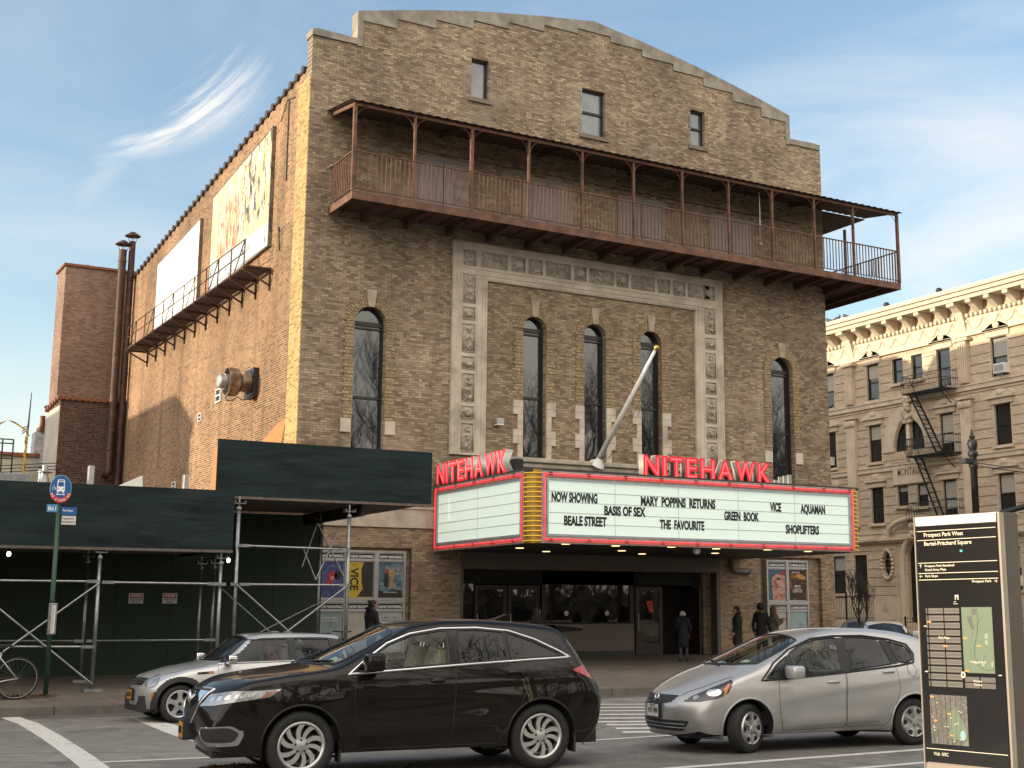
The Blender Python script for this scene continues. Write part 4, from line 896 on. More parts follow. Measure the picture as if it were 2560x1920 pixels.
# ---------------------------------------------------------------- side wall: billboards, catwalk, fan, vents
def peeled():
    m,nt,b=nmat('peeled_poster_layers'); N=nt.nodes;L=nt.links; b.inputs['Roughness'].default_value=.8
    g=N.new('ShaderNodeNewGeometry'); sp=N.new('ShaderNodeSeparateXYZ'); L.new(g.outputs['Position'],sp.inputs[0])
    mp=N.new('ShaderNodeMapping'); mp.inputs['Scale'].default_value=(1,2.4,.75); L.new(g.outputs['Position'],mp.inputs[0])
    def mr(x,a,c,lo=0,hi=1):
        r=N.new('ShaderNodeMapRange'); L.new(x,r.inputs[0]); r.inputs[1].default_value=a;r.inputs[2].default_value=c;r.inputs[3].default_value=lo;r.inputs[4].default_value=hi; return r.outputs[0]
    def noise(s,off):
        mm=N.new('ShaderNodeMapping'); mm.inputs['Location'].default_value=(off,off*1.7,off*.3); L.new(mp.outputs[0],mm.inputs[0]); n=N.new('ShaderNodeTexNoise'); n.inputs['Scale'].default_value=s; n.inputs['Detail'].default_value=8; n.inputs['Roughness'].default_value=.7; L.new(mm.outputs[0],n.inputs['Vector']); return n.outputs[0]
    def mul(a,c):
        n=N.new('ShaderNodeMath'); n.operation='MULTIPLY'; L.new(a,n.inputs[0]); L.new(c,n.inputs[1]); return n.outputs[0]
    def mix(f,a,c):
        n=N.new('ShaderNodeMixRGB'); L.new(f,n.inputs[0])
        if isinstance(a,tuple): n.inputs[1].default_value=(*a,1)
        else: L.new(a,n.inputs[1])
        n.inputs[2].default_value=(*c,1); return n.outputs[0]
    y,z=sp.outputs[1],sp.outputs[2]
    o=mix(mr(noise(1.2,0),.42,.56),(.60,.48,.22),(.66,.61,.48))
    red=mul(mr(noise(2.6,5),.47,.53),mul(mul(mr(y,5.6,6.4),mr(y,8.5,7.9)),mul(mr(z,12.7,13.1),mr(z,15.0,14.5))))
    o=mix(red,o,(.38,.12,.12))
    blk=mul(mr(noise(2.2,9),.50,.55),mul(mr(y,6.6,5.9),mr(z,13.0,13.5))); o=mix(blk,o,(.05,.055,.08))
    o=mix(mul(mr(noise(3.3,2),.55,.6),mr(z,12.6,13.2)),o,(.50,.30,.12))
    o=mix(mr(z,13.02,12.98),o,(.42,.47,.50))
    o=mix(mul(mr(noise(2.0,14),.57,.6),mr(z,13.0,12.9)),o,(.09,.08,.075))
    L.new(o,b.inputs['Base Color']); return m
M_bbf=mat('weathered_frame',(.20,.15,.11),.8,var=.4,scale=6,col2=(.07,.05,.04),v2=(.5,.65),s2=4)
def board(c,m,label,name='billboard'):
    T=thing(name,label,'billboard',(0,(c[0][0]+c[2][0])/2,(c[0][1]+c[2][1])/2))
    MB().prism(c,YZ,-.10,-.012).build('panel',m,T,fix=True)
    ce=np.array(c).mean(0); inn=[tuple(ce+(np.array(p)-ce)*1.0) for p in c]; out=[tuple(ce+(np.array(p)-ce)*np.array([1.014,1.03])) for p in c]
    MB().prism(out,YZ,-.112,-.006,holes=[inn]).build('frame',M_bbf,T,fix=True)
    return T
board([(16.05,14.60),(10.42,14.95),(10.42,11.80),(16.05,11.66)],mat('blank_white_board',(.80,.79,.75),.6,var=.04,scale=.5),'blank white billboard on the sunlit brick side wall')
board([(8.95,15.30),(2.95,15.86),(2.95,12.28),(8.95,12.10)],peeled(),'billboard with torn yellow and red poster layers near the front corner of the side wall')
CW=thing('catwalk','rusty iron catwalk with thin rails below the two billboards','catwalk',(-.5,10.8,11.5))
mb=MB()
for k in range(9): mb.box(-.78+k*.085,-.74+k*.085,2.7,17.3,11.50,11.53)
for k in range(98): mb.box(-.78,-.06,2.75+k*.148,2.80+k*.148,11.531,11.555)
mb.build('grating',M_rustd,CW)
for k in range(12):
    y=2.85+k*1.30; mb=MB(); mb.bar((-.82,y,11.46),(-.01,y,11.46),.06,.07); mb.bar((-.78,y,11.43),(-.02,y,11.05),.05,.05); mb.bar((-.03,y,11.6),(-.03,y,10.9),.05,.05); mb.build('bracket',M_rustd,CW)
    MB().bar((-.80,y,11.5),(-.76,y+.1,12.35),.03).build('rail_post',M_rustd,CW)
    if k%2==0: MB().bar((-.80,y,12.30),(-.80,y+.9,11.55),.022).build('rail_brace',M_rustd,CW)
for z in (11.95,12.34): MB().tube([(-.78,2.85,z),(-.78,17.2,z)],.018,5).build('rail',M_rustd,CW)
FN=thing('exhaust_fan','large bell shaped exhaust fan sticking out of the sunlit side wall','fan',(0,4.0,8.25))
fy,fz=3.95,8.33; M_fan=mat('weathered_fan_metal',(.34,.27,.20),.5,.5,var=.35,scale=4,col2=(.16,.09,.05),v2=(.45,.62),s2=3)
MB().box(-.16,-.005,fy-.42,fy+.42,fz-.42,fz+.42).build('mounting_box',M_frame,FN)
FK=.70
def fl(p): return [(a*FK,.15+(h-.22)*.62) for a,h in p]
MB().lathe(fl([(.44,.22),(.46,.25),(.40,.30),(.36,.62),(.40,.66),(.57,.80),(.60,1.0),(.60,1.28),(.62,1.30),(.57,1.30),(.55,1.0),(.3,.9)]),(0,fy,fz),(-1,0,0),28).build('bell_hood',M_fan,FN,smooth=35)
MB().lathe(fl([(.30,.95),(.31,1.34),(.345,1.36),(.345,1.42),(.30,1.43),(.30,1.62),(.25,1.68),(0,1.70)]),(0,fy,fz),(-1,0,0),24).build('motor_cap',M_alu,FN,smooth=35)
mb=MB(); mb.tube([(-.8,fy,fz-.42),(-.78,fy+.1,fz-.53),(-.6,fy+.05,fz-.52),(-.5,fy-.1,fz-.43),(-.4,fy-.2,fz-.53),(-.25,fy-.3,fz-.5),(-.15,fy-.33,fz-.35)],.015,6); mb.build('cable',M_black,FN)
for i,(y,z,s,lb) in enumerate(((7.45,8.47,.27,'white louvred wall vent just left of the big exhaust fan'),(9.45,8.02,.17,'small white wall vent on the sunlit bricks, lower left of the big fan'),(12.28,6.0,.2,'small wall vent low on the side wall, just above the dark shed'))):
    V=thing('wall_vent',lb,'vent',(0,y,z),0,'small vents in the side wall'); mb=MB()
    for q in ((y-s,y+s,z-s*.8,z-s*.66),(y-s,y+s,z+s*.66,z+s*.8),(y-s,y-s*.86,z-s*.66,z+s*.66),(y+s*.86,y+s,z-s*.66,z+s*.66),(y-s*.86,y+s*.86,z-s*.08,z+s*.08)): mb.box(-.06,-.004,*q)
    mb.build('frame',M_white,V); MB().box(-.02,-.003,y-s*.86,y+s*.86,z-s*.66,z+s*.66).build('dark_opening',M_inkk,V)
M_patch=mat('orange_render_patch',(.44,.19,.07),.85,var=.15,scale=5)
MB().prism([(.97,6.95),(1.75,6.88),(2.6,6.62),(3.4,6.42),(4.3,6.35),(4.3,5.2),(.97,5.2),(1.35,6.1)],YZ,-.012,.0).build('render_patch',M_patch,TH,fix=True)
MB().prism([(7.05,6.95),(7.75,6.8),(7.85,5.1),(6.6,5.1)],YZ,-.012,.0).build('render_patch',M_patch,TH,fix=True)
mb=MB(); mb.tube([(-.03,1.75,16.35),(-.03,1.75,13.9)],.02,5); mb.tube([(-.03,2.45,15.9),(-.03,1.9,16.4),(-.03,1.2,16.25)],.012,4); mb.tube([(-.03,2.1,12.5),(-.1,2.0,12.6),(-.05,2.0,11.9)],.02,5); mb.build('cable',M_black,TH,split=.05)
# ---------------------------------------------------------------- pavement shed (scaffold)
M_ply=mat('dark_green_painted_plywood',(.014,.025,.026),.6,var=.45,scale=1.0,bump=.35,bscale=2.5,stretch=(1,1,6),col2=(.024,.034,.034),v2=(.5,.62),s2=.8,spec=.15)
M_plyg=mat('green_hoarding_plywood',(.010,.026,.014),.7,var=.35,scale=1.5)
M_deck=mat('ribbed_steel_deck',(.16,.13,.11),.6,.3,var=.3,scale=4)
SH=thing('pavement_shed','dark green plywood pavement shed on galvanised scaffold posts','scaffold shed',(-4,-4.5,.25))
YF_=-6.5
mb=MB(); MB().box(-16,-3.55,YF_,YF_+.05,3.02,4.24).build('plywood_fascia',M_ply,SH); MB().box(-16,-3.55,YF_-.02,YF_+.12,2.96,3.015).build('edge_timber',mat('grey_timber',(.12,.10,.085),.8,var=.3,scale=8),SH)
for x in (-10.6,-8.2,-7.0,-5.78,-4.55): MB().box(x-.004,x+.004,YF_-.003,YF_,3.03,4.23).build('board_joint',M_inkk,SH)
MB().box(-3.52,-3.47,YF_+.3,-2.3,3.03,4.25).build('plywood_fascia',M_ply,SH)
MB().box(-16,-3.55,YF_+.15,-2.1,3.12,3.2).build('deck',M_deck,SH)
U0=at(547,1095,1,-6.25); U1=at(1081,1133,1,-6.25); ux0,ux1=U0[0],U1[0]; uz1=(U0[2]+U1[2])/2
MB().box(ux0,ux1,-6.25,-6.19,4.16,uz1).build('plywood_fascia',M_ply,SH); 
MB().box(ux0-.02,ux1+.02,-6.27,-6.15,4.10,4.155).build('edge_timber',mat('weathered_timber',(.14,.11,.09),.8,var=.3,scale=8),SH)
mb=MB()
for k in range(26): mb.box(ux0,ux1,-6.14+k*.155,-6.06+k*.155,4.16,4.20); mb.box(ux0,ux1,-6.059+k*.155,-5.986+k*.155,4.185,4.215)
mb.build('ribbed_deck',M_deck,SH)
mb=MB()
for k in range(14): mb.box(-14,-3.5,-6.3+k*.3,-6.2+k*.3,3.08,3.12)
mb.build('deck_rib',M_deck,SH)
for x,y0,y1,z in ((ux1-1.6,-6.1,-2.3,3.98),(ux0+.25,-6.1,-2.3,3.98)):
    mb=MB(); mb.box(x-.06,x+.06,y0,y1,z-.13,z-.115); mb.box(x-.06,x+.06,y0,y1,z+.115,z+.13); mb.box(x-.008,x+.008,y0,y1,z-.115,z+.115); mb.build('beam',mat('dark_painted_beam',(.035,.03,.028),.6),SH)
HO=MB(); 
for k in range(12): HO.box(-14.6+k*1.22,-13.386+k*1.22,-2.08-.004*(k%2),-2.04,.3,4.12)
tag(HO.build('plywood_hoarding',M_plyg,None),'dark green plywood hoarding behind the scaffold posts, with two danger signs','hoarding')
def post(px,py,y,ztop,name='scaffold_post'):
    x=at(px,py,1,y)[0]; z0=zs(y)
    P=MB().tube([(x,y,z0+.05),(x,y,ztop)],.040,12).build(name,M_galv,SH,smooth=True)
    MB().box(x-.17,x+.17,y-.15,y+.15,z0-.01,z0+.05).build('base_plate',mat('steel_base_plate',(.28,.28,.27),.5,.6,var=.3),P)
    mb=MB(); mb.tube([(x,y,ztop),(x,y,ztop+.22)],.018,6); mb.box(x-.11,x+.11,y-.1,y+.1,ztop+.06,ztop+.075); mb.box(x-.11,x-.10,y-.1,y+.1,ztop+.076,ztop+.13); mb.box(x+.10,x+.11,y-.1,y+.1,ztop+.076,ztop+.13); mb.lathe([(.05,-.06),(.055,-.03),(.05,0)],(x,y,ztop)); mb.build('screw_head',M_galv,P)
    return x
FY,BY2=-6.38,-3.15
c=lambda x,y:(x/2.86,1180+y/2.86)
x1=post(*c(690,1000),FY,2.85); x1b=post(*c(605,1000),BY2-.9,2.85); x2=post(*c(1565,950),FY,2.78); x2b=post(*c(1425,950),BY2,2.78); x2c=post(*c(1520,950),BY2,2.8)
x3=post(*c(1690,700),FY,3.92); x4=post(870,1400,FY,3.84); x4b=post(801,1327,BY2-.4,3.84)
x0=post(-330,1540,FY,2.85); x0b=post(-400,1540,BY2-.9,2.85)
def rail(p,q,y,r=.024,y2=None,name='scaffold_rail'):
    a=at(*p,1,y); b_=at(*q,1,y if y2 is None else y2); mb=MB(); A=Vector(a);B=Vector(b_); d=(B-A).normalized(); mb.tube([A,B],r,8)
    if abs(d.z)<.12:
      for e,s in ((A,1),(B,-1)): mb.box(e.x-.02+min(0,s*d.x*.2),e.x+.02+max(0,s*d.x*.2),e.y-.012-r,e.y-r+.004,e.z-.03+min(0,d.z*s*.2),e.z+.03+max(0,d.z*s*.2))
    return mb.build(name,M_galv,SH,smooth=40)
f2=lambda x,y:c(x,y)
rail((-330,1448),f2(700,783),FY-.06); rail(f2(735,788),f2(1555,800),FY-.06); rail(f2(1570,802),f2(1690,802),FY-.06); rail(f2(1715,803),(872,1463),FY-.06)
rail(f2(1705,525),(872,1374),FY-.06); rail((-400,1602),f2(605,1208),BY2-.95); rail(f2(605,1208),f2(1530,1200),BY2-.95); rail((-330,1616),f2(665,1250),FY-.05)
rail(f2(-520,380+180),f2(655,1515),FY-.10,.02,name='cross_brace'); rail(f2(-40,1330),f2(712,792),FY-.12,.02,name='cross_brace')
rail(f2(1690,805),(880,1720),FY-.10,.02,name='cross_brace'); rail((866,1466),(650,1630),FY-.12,.02,name='cross_brace')
rail(f2(1590,840),f2(1925,1140),BY2-.5,.016,name='cross_brace'); rail((812,1500),f2(1860,1145),BY2-.5,.016,name='cross_brace')
cc=lambda x,y:(560+x/6.506,1220+y/6.506)
rail(cc(1530,580),cc(1950,1450),FY+1.0,.02,name='cross_brace'); rail(cc(1860,700),cc(1490,1490),FY+1.1,.02,name='cross_brace'); rail(cc(1280,960),cc(1490,1500),BY2-1,.02,name='cross_brace'); rail(cc(1520,570),cc(1270,1280),BY2-1,.018,name='cross_brace')
M_bulb=emis('lit_bulb',(1,.93,.75),4)
for px,py,lb in ((22,1385,'lit bulb under the left end of the dark shed'),(571,1401,'lit bulb under the lower shed fascia beside the tall post')):
    p=at(px,py,1,-5.9); B_=thing('light_bulb',lb,'bulb',p,0); MB().sphere(p,.038,12,8,sc=(1,1,1.3)).build('bulb',M_bulb,B_,smooth=True); MB().lathe([(.0,.05),(.03,.05),(.03,.13),(0,.13)],p).build('socket',M_inkk,B_)
M_dred=mat('danger_red',(.42,.03,.025),.5,var=.05); M_sgn=mat('white_sign_face',(.62,.60,.56),.5,var=.06)
for px,lines,lb in ((918,('CONSTRUCTION AREA','KEEP OUT'),'red and white danger sign reading construction area, keep out'),(1160,('HARD HAT','AREA'),'red and white danger sign reading hard hat area')):
    a=at(*c(px,940),1,-2.1); b_=at(*c(px+108,866),1,-2.1); x0_,x1_,z0_,z1_=a[0],b_[0],a[2],b_[2]; w_=x1_-x0_; h_=z1_-z0_
    D_=thing('danger_sign',lb,'sign',(x0_+w_/2,-2.1,z0_),0); MB().box(x0_,x1_,-2.105,-2.09,z0_,z1_).build('plate',M_sgn,D_)
    MB().box(x0_+.02,x1_-.02,-2.108,-2.1052,z0_+h_*.52,z1_-.02).build('red_band',M_dred,D_)
    text('DANGER',h_*.24,(x0_+w_*.14,-2.110,z0_+h_*.64),(1,0,0),(0,0,1),M_inkw,D_,width=w_*.72,bold=.02,depth=.001)
    text(lines[0],h_*.17,(x0_+w_*.08,-2.107,z0_+h_*.30),(1,0,0),(0,0,1),M_inkk,D_,width=w_*.84,bold=.015,depth=.001); text(lines[1],h_*.17,(x0_+w_*(.2),-2.107,z0_+h_*.07),(1,0,0),(0,0,1),M_inkk,D_,width=w_*.6,bold=.015,depth=.001)
# ---------------------------------------------------------------- low shop roof and rear brick blocks left of the cinema
M_redbrick=brick('rear_red_brick',[(0,(.19,.115,.085)),(.4,(.25,.155,.115)),(.8,(.30,.19,.145)),(1,(.34,.23,.18))],(.27,.2,.16),2,wamt=.25)
M_dkbrick=brick('rear_dark_brick',[(0,(.045,.024,.018)),(.4,(.075,.038,.028)),(.8,(.105,.055,.04)),(1,(.14,.075,.055))],(.24,.18,.14),2,wamt=.25,mw=.012)
M_cream=mat('cream_render',(.50,.46,.38),.85,var=.15,scale=1.5,bump=.15,col2=(.36,.32,.26),v2=(.52,.7),s2=1)
M_terr=mat('terracotta_coping',(.22,.075,.035),.7,var=.35,scale=6)
SHOP=thing('shop_building','low shop roof hidden behind the dark shed','building',(-7,10,0)); MB().box(-15,-.05,-1.9,20,0,4.3).build('walls',M_dkbrick,SHOP); MB().box(-15.1,-.05,-1.95,20,4.302,4.4).build('roof',M_roof,SHOP)
TD,TD2=23.2,23.35
T1=thing('brick_tower','tall plain reddish brick tower with a tile coping behind the cinema','building',(-1.2,23.5,0))
MB().box(-2.40,.6,21.5,TD,0,15.5).build('walls',M_redbrick,T1); mb=MB(); mb.box(-2.48,.6,21.42,21.62,15.502,15.6); mb.box(-2.48,-2.25,21.62,TD+.08,15.502,15.6); mb.build('coping',M_terr,T1)
mb=MB(); mb.tube([(-1.4+.3*math.cos(t),22.5,15.6+.28*math.sin(t)) for t in np.linspace(0,3.14,9)],.02,5); mb.build('hoop',M_galv,T1)
T2=thing('brick_annex','lower dark brick block with a cream side wall in front of the tower','building',(-1.3,22,0))
MB().box(-2.42,-.0,20.45,21.48,0,9.92).build('walls',M_dkbrick,T2); MB().box(-2.445,-2.421,20.46,TD2,0,9.7).build('rendered_side',M_cream,T2)
mb=MB()
for k in range(11): mb.tube([(-2.44+k*.23,20.35,9.98),(-2.44+k*.23,20.62,10.0)],.09,8); mb.box(-2.44+k*.23+.05,-2.44+k*.23+.18,20.37,20.6,9.93,9.99)
for k in range(int((TD2-20.5)/.5)+1): mb.tube([(-2.55,20.5+k*.5,9.98-k*.03),(-2.3,20.5+k*.5,10.0-k*.03)],.10,8)
mb.build('coping_tiles',M_terr,T2,smooth=40)
M_flue=mat('rusty_flue_metal',(.055,.028,.02),.6,.3,var=.4,scale=4,col2=(.11,.055,.035),v2=(.5,.68),s2=2)
for px,pt,pb,r,lb in ((266,540,1028,.15,'dark rusty flue pipe with an open bent foot, left of its twin'),(286.5,522,1060,.125,'dark rusty flue pipe running down beside the side wall, taller of the two')):
    a=at(px*KD,pt*KD,1,20.15); b_=at((px-22)*KD,pb*KD,1,20.15); x=(a[0]) ; F=thing('flue_pipe',lb,'pipe',(x,20.15,5))
    zt_=a[2]; zb_=b_[2] if r>.14 else 4.4
    pts=[(x,20.15,zb_),(x,20.15,zt_)] if r<.14 else [(x-.28,20.1,zb_+.05),(x-.12,20.12,zb_-.02),(x,20.15,zb_+.2),(x,20.15,zt_)]
    MB().tube(pts,r,14).build('pipe',M_flue,F,smooth=40); mb=MB()
    for z in np.arange(zb_+1,zt_,1.9): mb.lathe([(r+.002,-.03),(r+.018,-.03),(r+.018,.03),(r+.002,.03)],(x,20.15,z),n=14)
    mb.build('joint_ring',M_flue,F); MB().lathe([(0,.42),(.1,.38),(.30,.24),(.31,.21),(.0,.26)],(x,20.15,zt_),n=16).build('rain_cap',M_galv if False else M_flue,F,smooth=40)
    mb=MB()
    for k in range(4): a_=k*1.57; mb.tube([(x+r*math.cos(a_),20.15+r*math.sin(a_),zt_-.02),(x+.22*math.cos(a_),20.15+.22*math.sin(a_),zt_+.26)],.012,4)
    mb.build('cap_strut',M_flue,F)
WB=thing('rendered_house','cream rendered low building with a terracotta coping at the far left','building',(-6,26,0)); MB().box(-14,-2.46,24,32,0,8.0).build('walls',M_cream,WB); MB().box(-3.9-.0,-2.46,23.9,24.3,8.002,8.15).build('coping',M_terr,WB); MB().prism([(-5.2,7.3),(-3.9,8.05),(-3.9,8.2),(-5.2,7.5)],XZ,23.9,24.3).build('coping',M_terr,WB,fix=True)
CH=thing('chimney','whitewashed brick chimney with two clay pots behind the cream building','chimney',(-2.9,30,8)); q=at(91*KD,985*KD,1,27); t_=at(91*KD,935*KD,1,27)
MB().box(q[0]-.38,q[0]+.5,26.8,27.6,7.9,t_[2]).build('stack',mat('whitewashed_brick',(.42,.42,.42),.85,var=.4,scale=5,bump=.3),CH); MB().box(q[0]-.2,q[0]+.55,26.75,27.65,t_[2]+.002,t_[2]+.25).build('cap',M_dkbrick,CH)
for k in (0,1): MB().lathe([(.12,0),(.10,.45+.35*k),(.12,.5+.35*k),(.09,.5+.35*k)],(q[0]-.05+.28*k,27.2,t_[2]+.25),n=12).build('clay_pot',M_terr,CH,smooth=40)
MB().box(q[0]+.0,q[0]+.55,26.95,27.45,t_[2]+1.15,t_[2]+1.2).build('cowl',M_inkk,CH)
AN=thing('antenna_pole','thin leaning antenna pole wrapped with yellow caution tape above the shed','pole',at(48*KD,1052*KD,1,12)); a=Vector(at(47*KD,1056*KD,1,12)); b_=Vector(at(68.5*KD,848*KD,1,12)); m_=a.lerp(b_,.62)
MB().tube([a,m_,b_],[.035,.03,.012],8).build('pole',mat('dark_violet_pole',(.035,.03,.05),.5),AN,smooth=True)
M_tape=mat('yellow_caution_tape',(.55,.38,.02),.5,var=.2,scale=20,col2=(.03,.03,.02),v2=(.55,.6),s2=14)
mb=MB(); 
def ribbon(pts,wd):
    vs=[];fs=[]
    for i,p in enumerate(pts): vs+=[(p[0]-wd/2,p[1],p[2]),(p[0]+wd/2,p[1],p[2]+.01)]
    for i in range(len(pts)-1): fs.append((2*i,2*i+1,2*i+3,2*i+2))
    return mb.add(vs,fs)
ribbon([a.lerp(m_,t)+Vector((-.02+.02*math.sin(t*30),-.05,0)) for t in np.linspace(0,1,20)],.07); t0=a.lerp(m_,.98)
ribbon([t0+Vector((-.1-.95*t,-.03+.1*math.sin(t*7),.30*math.sin(t*3.0)-.1*t)) for t in np.linspace(0,1,12)]+[t0+Vector((-1.08-.05*t,-.03,-.1-1.0*t)) for t in np.linspace(.1,1,6)],.09); mb.build('caution_tape',M_tape,AN)
mb=MB()
for k in range(6): mb.tube([a.lerp(b_,.55+.02*k),a.lerp(b_,.56+.02*k)+Vector((rnd.uniform(-.2,.2),-.04,-.1-.15*rnd.random()))],.015,4)
mb.build('rag',M_inkk,AN)
RF=thing('roof_frame','black steel frame standing on the far left rooftop','frame',at(14*KD,985*KD,1,22)); p0=at(-25*KD,985*KD,1,22); p1=at(27*KD,982*KD,1,22); z1=at(20*KD,949*KD,1,22)[2]; mb=MB()
for x in (p0[0],(p0[0]*.45+p1[0]*.55),p1[0]): mb.bar((x,22,4.3),(x,22,z1),.05)
for z in (z1,z1-.16,z1-.75,z1-.62): mb.bar((p0[0],22,z),(p1[0],22,z),.045)
mb.build('steel_frame',M_black,RF)
for px,py,w_,h_,m_,nm,lb in ((28,1046,.75,.5,M_galv,'roof_unit','grey metal roof unit above the shed at the far left'),(195,1040,.14,.75,M_alu,'roof_post','short pale square post sticking up above the shed'),(400,1048,.12,.5,M_alu,'roof_post','thin grey metal post in front of the side wall above the shed')):
    p=at(px*KD,py*KD,1,3.0); o=MB().box(p[0]-w_/2,p[0]+w_/2,2.9,3.1,4.3,p[2]+h_*.55).build(nm,m_,None,bevel=.01); tag(o,lb,nm.replace('_',' '))
p=at(95*KD,1046*KD,1,4); V=MB(); V.lathe([(.13,-1.0),(.13,.12),(.10,.2),(.10,.3),(.2,.31),(.2,.33),(.08,.36),(.07,.5),(0,.5)],(p[0],4,p[2]),n=14); tag(V.build('roof_vent',M_galv,None,smooth=40),'round grey roof vent with a flat cap, above the shed near the bus sign','vent')
tag(MB().prism([(0,0),(.85,.42),(.88,.02)],lambda u,v,d:(at(740/2.765,900+900/2.765,1,2)[0]+u,d,at(740/2.765,900+897/2.765,1,2)[2]+v-.02),1.9,2.2).build('roof_hatch',M_white,None,fix=True),'white sloping roof hatch above the shed below the flue pipes','hatch')
mb=MB()
for z in (0,.22,.45):
    a=Vector(at(0,(1006+z*32)*KD,1,20.3)); b_=Vector(at(125*KD,(1000+z*30)*KD,1,20.3)); mb.tube([a+Vector((-4,0,-.1)),a,b_],.015,4)
tag(mb.build('overhead_wires',M_inkk,None),'three thin overhead wires crossing in front of the cream wall','wires')
# ---------------------------------------------------------------- apartment building across the side street (faces -X)
XM=38.0
AP=thing('apartment_building','cream stone apartment house with a deep sunlit cornice beyond the side street','building',(XM,8,0))
M_apb=brick('buff_brick_bands',[(0,(.54,.42,.30)),(.5,(.61,.485,.35)),(1,(.66,.54,.40))],(.50,.39,.28),1,bw=.3,bh=.10,mw=.012,wamt=.15)
M_apst=mat('buff_stone',(.63,.515,.385),.85,var=.15,scale=1.5,bump=.2,bscale=20,col2=(.34,.26,.18),v2=(.55,.75),s2=1)
M_apc=mat('painted_cornice',(.58,.50,.38),.7,var=.12,scale=3)
APW=dict()
def apwin(y0,y1,z0,z1): return [(y0,z0),(y1,z0),(y1,z1),(y0,z1)]
rows=[(12.85,14.8),(9.55,11.52),(6.33,8.2),(2.75,4.75)]
wl=[]
def addw(y0,y1,z0,z1,kind='sash'): wl.append((min(y0,y1),max(y0,y1),z0,z1,kind))
for z0,z1 in rows[:3]:
    for yc,w_ in ((21.9,1.0),(18.33,.92),(13.2,.92),(9.6,1.0),(5.4,1.0),(1.2,1.0),(-3,1.0),(26,1.),(30,1.)): addw(yc-w_/2,yc+w_/2,z0,z1)
for yc in (16.45,15.05): addw(yc-.39,yc+.39,13.5,14.82); addw(yc-.38,yc+.38,7.0 if yc<16 else 7.12,8.16)
for yc in (21.5,19.8,9.5,5.2,1.0,26,30): addw(yc-.5,yc+.5,2.75,4.75)
holes=[apwin(*q[:4]) for q in wl]
aw=[(16.86,9.95),(15.9,9.95)]; 
archL=[(15.92,9.93),(16.86,9.93)]+[(15.92+.94*math.cos(t),9.93+1.55*math.sin(t)) for t in np.linspace(0,math.pi/2,10)][1:]
archR=[(14.72,9.93),(15.66,9.93)]+[(15.66-.94*math.sin(math.pi/2-t),9.93+1.55*math.cos(math.pi/2-t)) for t in np.linspace(0,math.pi/2,10)][::-1][0:9]
archR=[(14.72,9.93),(15.66,9.93),(15.66,11.48)]+[(15.66-.94*math.sin(t),9.93+1.55*math.cos(t)) for t in np.linspace(0,math.pi/2,10)][1:-1]
ovl=[(17.74+.30*math.cos(t),4.2+.62*math.sin(t)) for t in np.linspace(0,6.2832,25)[:-1]]
doorh=[(14.6,1.2),(16.3,1.2),(16.3,4.5)]+[(15.45+.85*math.cos(t),4.5+.9*math.sin(t)) for t in np.linspace(0,math.pi,13)][1:]
MB().prism([(-12,0),(34,0),(34,17.0),(-12,17.0)],YZ,XM,XM+.35,holes=holes+[archL,archR,ovl,doorh]).build('front_wall',M_apb,AP,fix=True)
MB().box(XM+.36,XM+12,-12,34,0,16.8).build('core',M_dark,AP)
mb=MB()
for z in np.arange(.6,15.3,.36):                     # rusticated bands
    pass
for z in (5.55,9.0,12.45): mb.box(XM-.10,XM+.0,-12,34,z,z+.22); mb.box(XM-.15,XM,-12,34,z+.222,z+.30)
mb.build('band_course',M_apst,AP)
# rustication joints as fine dark mortar lines on stone-faced piers
mb=MB()
for z in np.arange(2.6,14.9,.46):
    segs=[(-12,34)]
    for (a_,b_,c_,d_,_) in wl:
        if c_-.05<z<d_+.1:
            ns=[]
            for s in segs:
                if b_+.1<s[0] or a_-.1>s[1]: ns.append(s)
                else:
                    if a_-.1>s[0]: ns.append((s[0],a_-.1))
                    if b_+.1<s[1]: ns.append((b_+.1,s[1]))
            segs=ns
    for s in segs:
        for q in ([s] if not 1.2<z<5.5 and not 9.5<z<11.8 else [(max(s[0],-12),min(s[1],14.4)),(max(s[0],17.2),s[1])]):
            if q[1]-q[0]>.2: mb.box(XM-.012,XM-.001,q[0],q[1],z,z+.035)
mb.build('rustication_joints',mat('dark_joint_mortar',(.20,.15,.10),.9,var=.1),AP)
M_apglass=glass('apartment_glass',(.02,.022,.024),1.7,.03,.2); M_blind=mat('roller_blind',(.40,.375,.33),.6,var=.08)
for i,(a_,b_,c_,d_,k) in enumerate(wl):
    mb=MB(); t=.06; zm=(c_+d_)/2
    for q in ((a_,b_,c_,c_+t),(a_,b_,d_-t,d_),(a_,a_+t,c_+t,d_-t),(b_-t,b_,c_+t,d_-t),(a_+t,b_-t,zm-.03,zm+.03)): mb.box(XM+.12,XM+.2,*q)
    f=mb.build('sash_window',M_black,AP); MB().box(XM+.165,XM+.172,a_+t,b_-t,c_+t,d_-t).build('pane',M_apglass,f)
    if (i*7)%5<3 and c_>2: MB().box(XM+.155,XM+.163,a_+t,b_-t,zm+.03+((i%3)*.2 if i%3<2 else -.5),d_-t).build('blind',M_blind,f)
    MB().box(XM-.16,XM+.1,a_-.12,b_+.12,c_-.14,c_-.004).build('sill',M_apst,f)
    if c_<8.9 or c_>9 :
        if d_-c_>1.5 and c_>5:
            zt_=d_+.05; yc=(a_+b_)/2; h=(b_-a_)/2
            mb=MB(); mb.box(XM-.08,XM-.002,a_-.2,b_+.2,d_+.03,d_+.30); mb.box(XM-.2,XM-.002,a_-.32,b_+.32,d_+.302,d_+.40)
            mb.prism([(yc-h-.3,d_+.42),(yc+h+.3,d_+.42),(yc+.2,d_+.72),(yc-.2,d_+.72)],YZ,XM-.12,XM-.004); mb.sphere((XM-.14,yc,d_+.56),.16,8,6,sc=(.5,1.3,1)); mb.build('window_hood',M_apst,AP,fix=False)
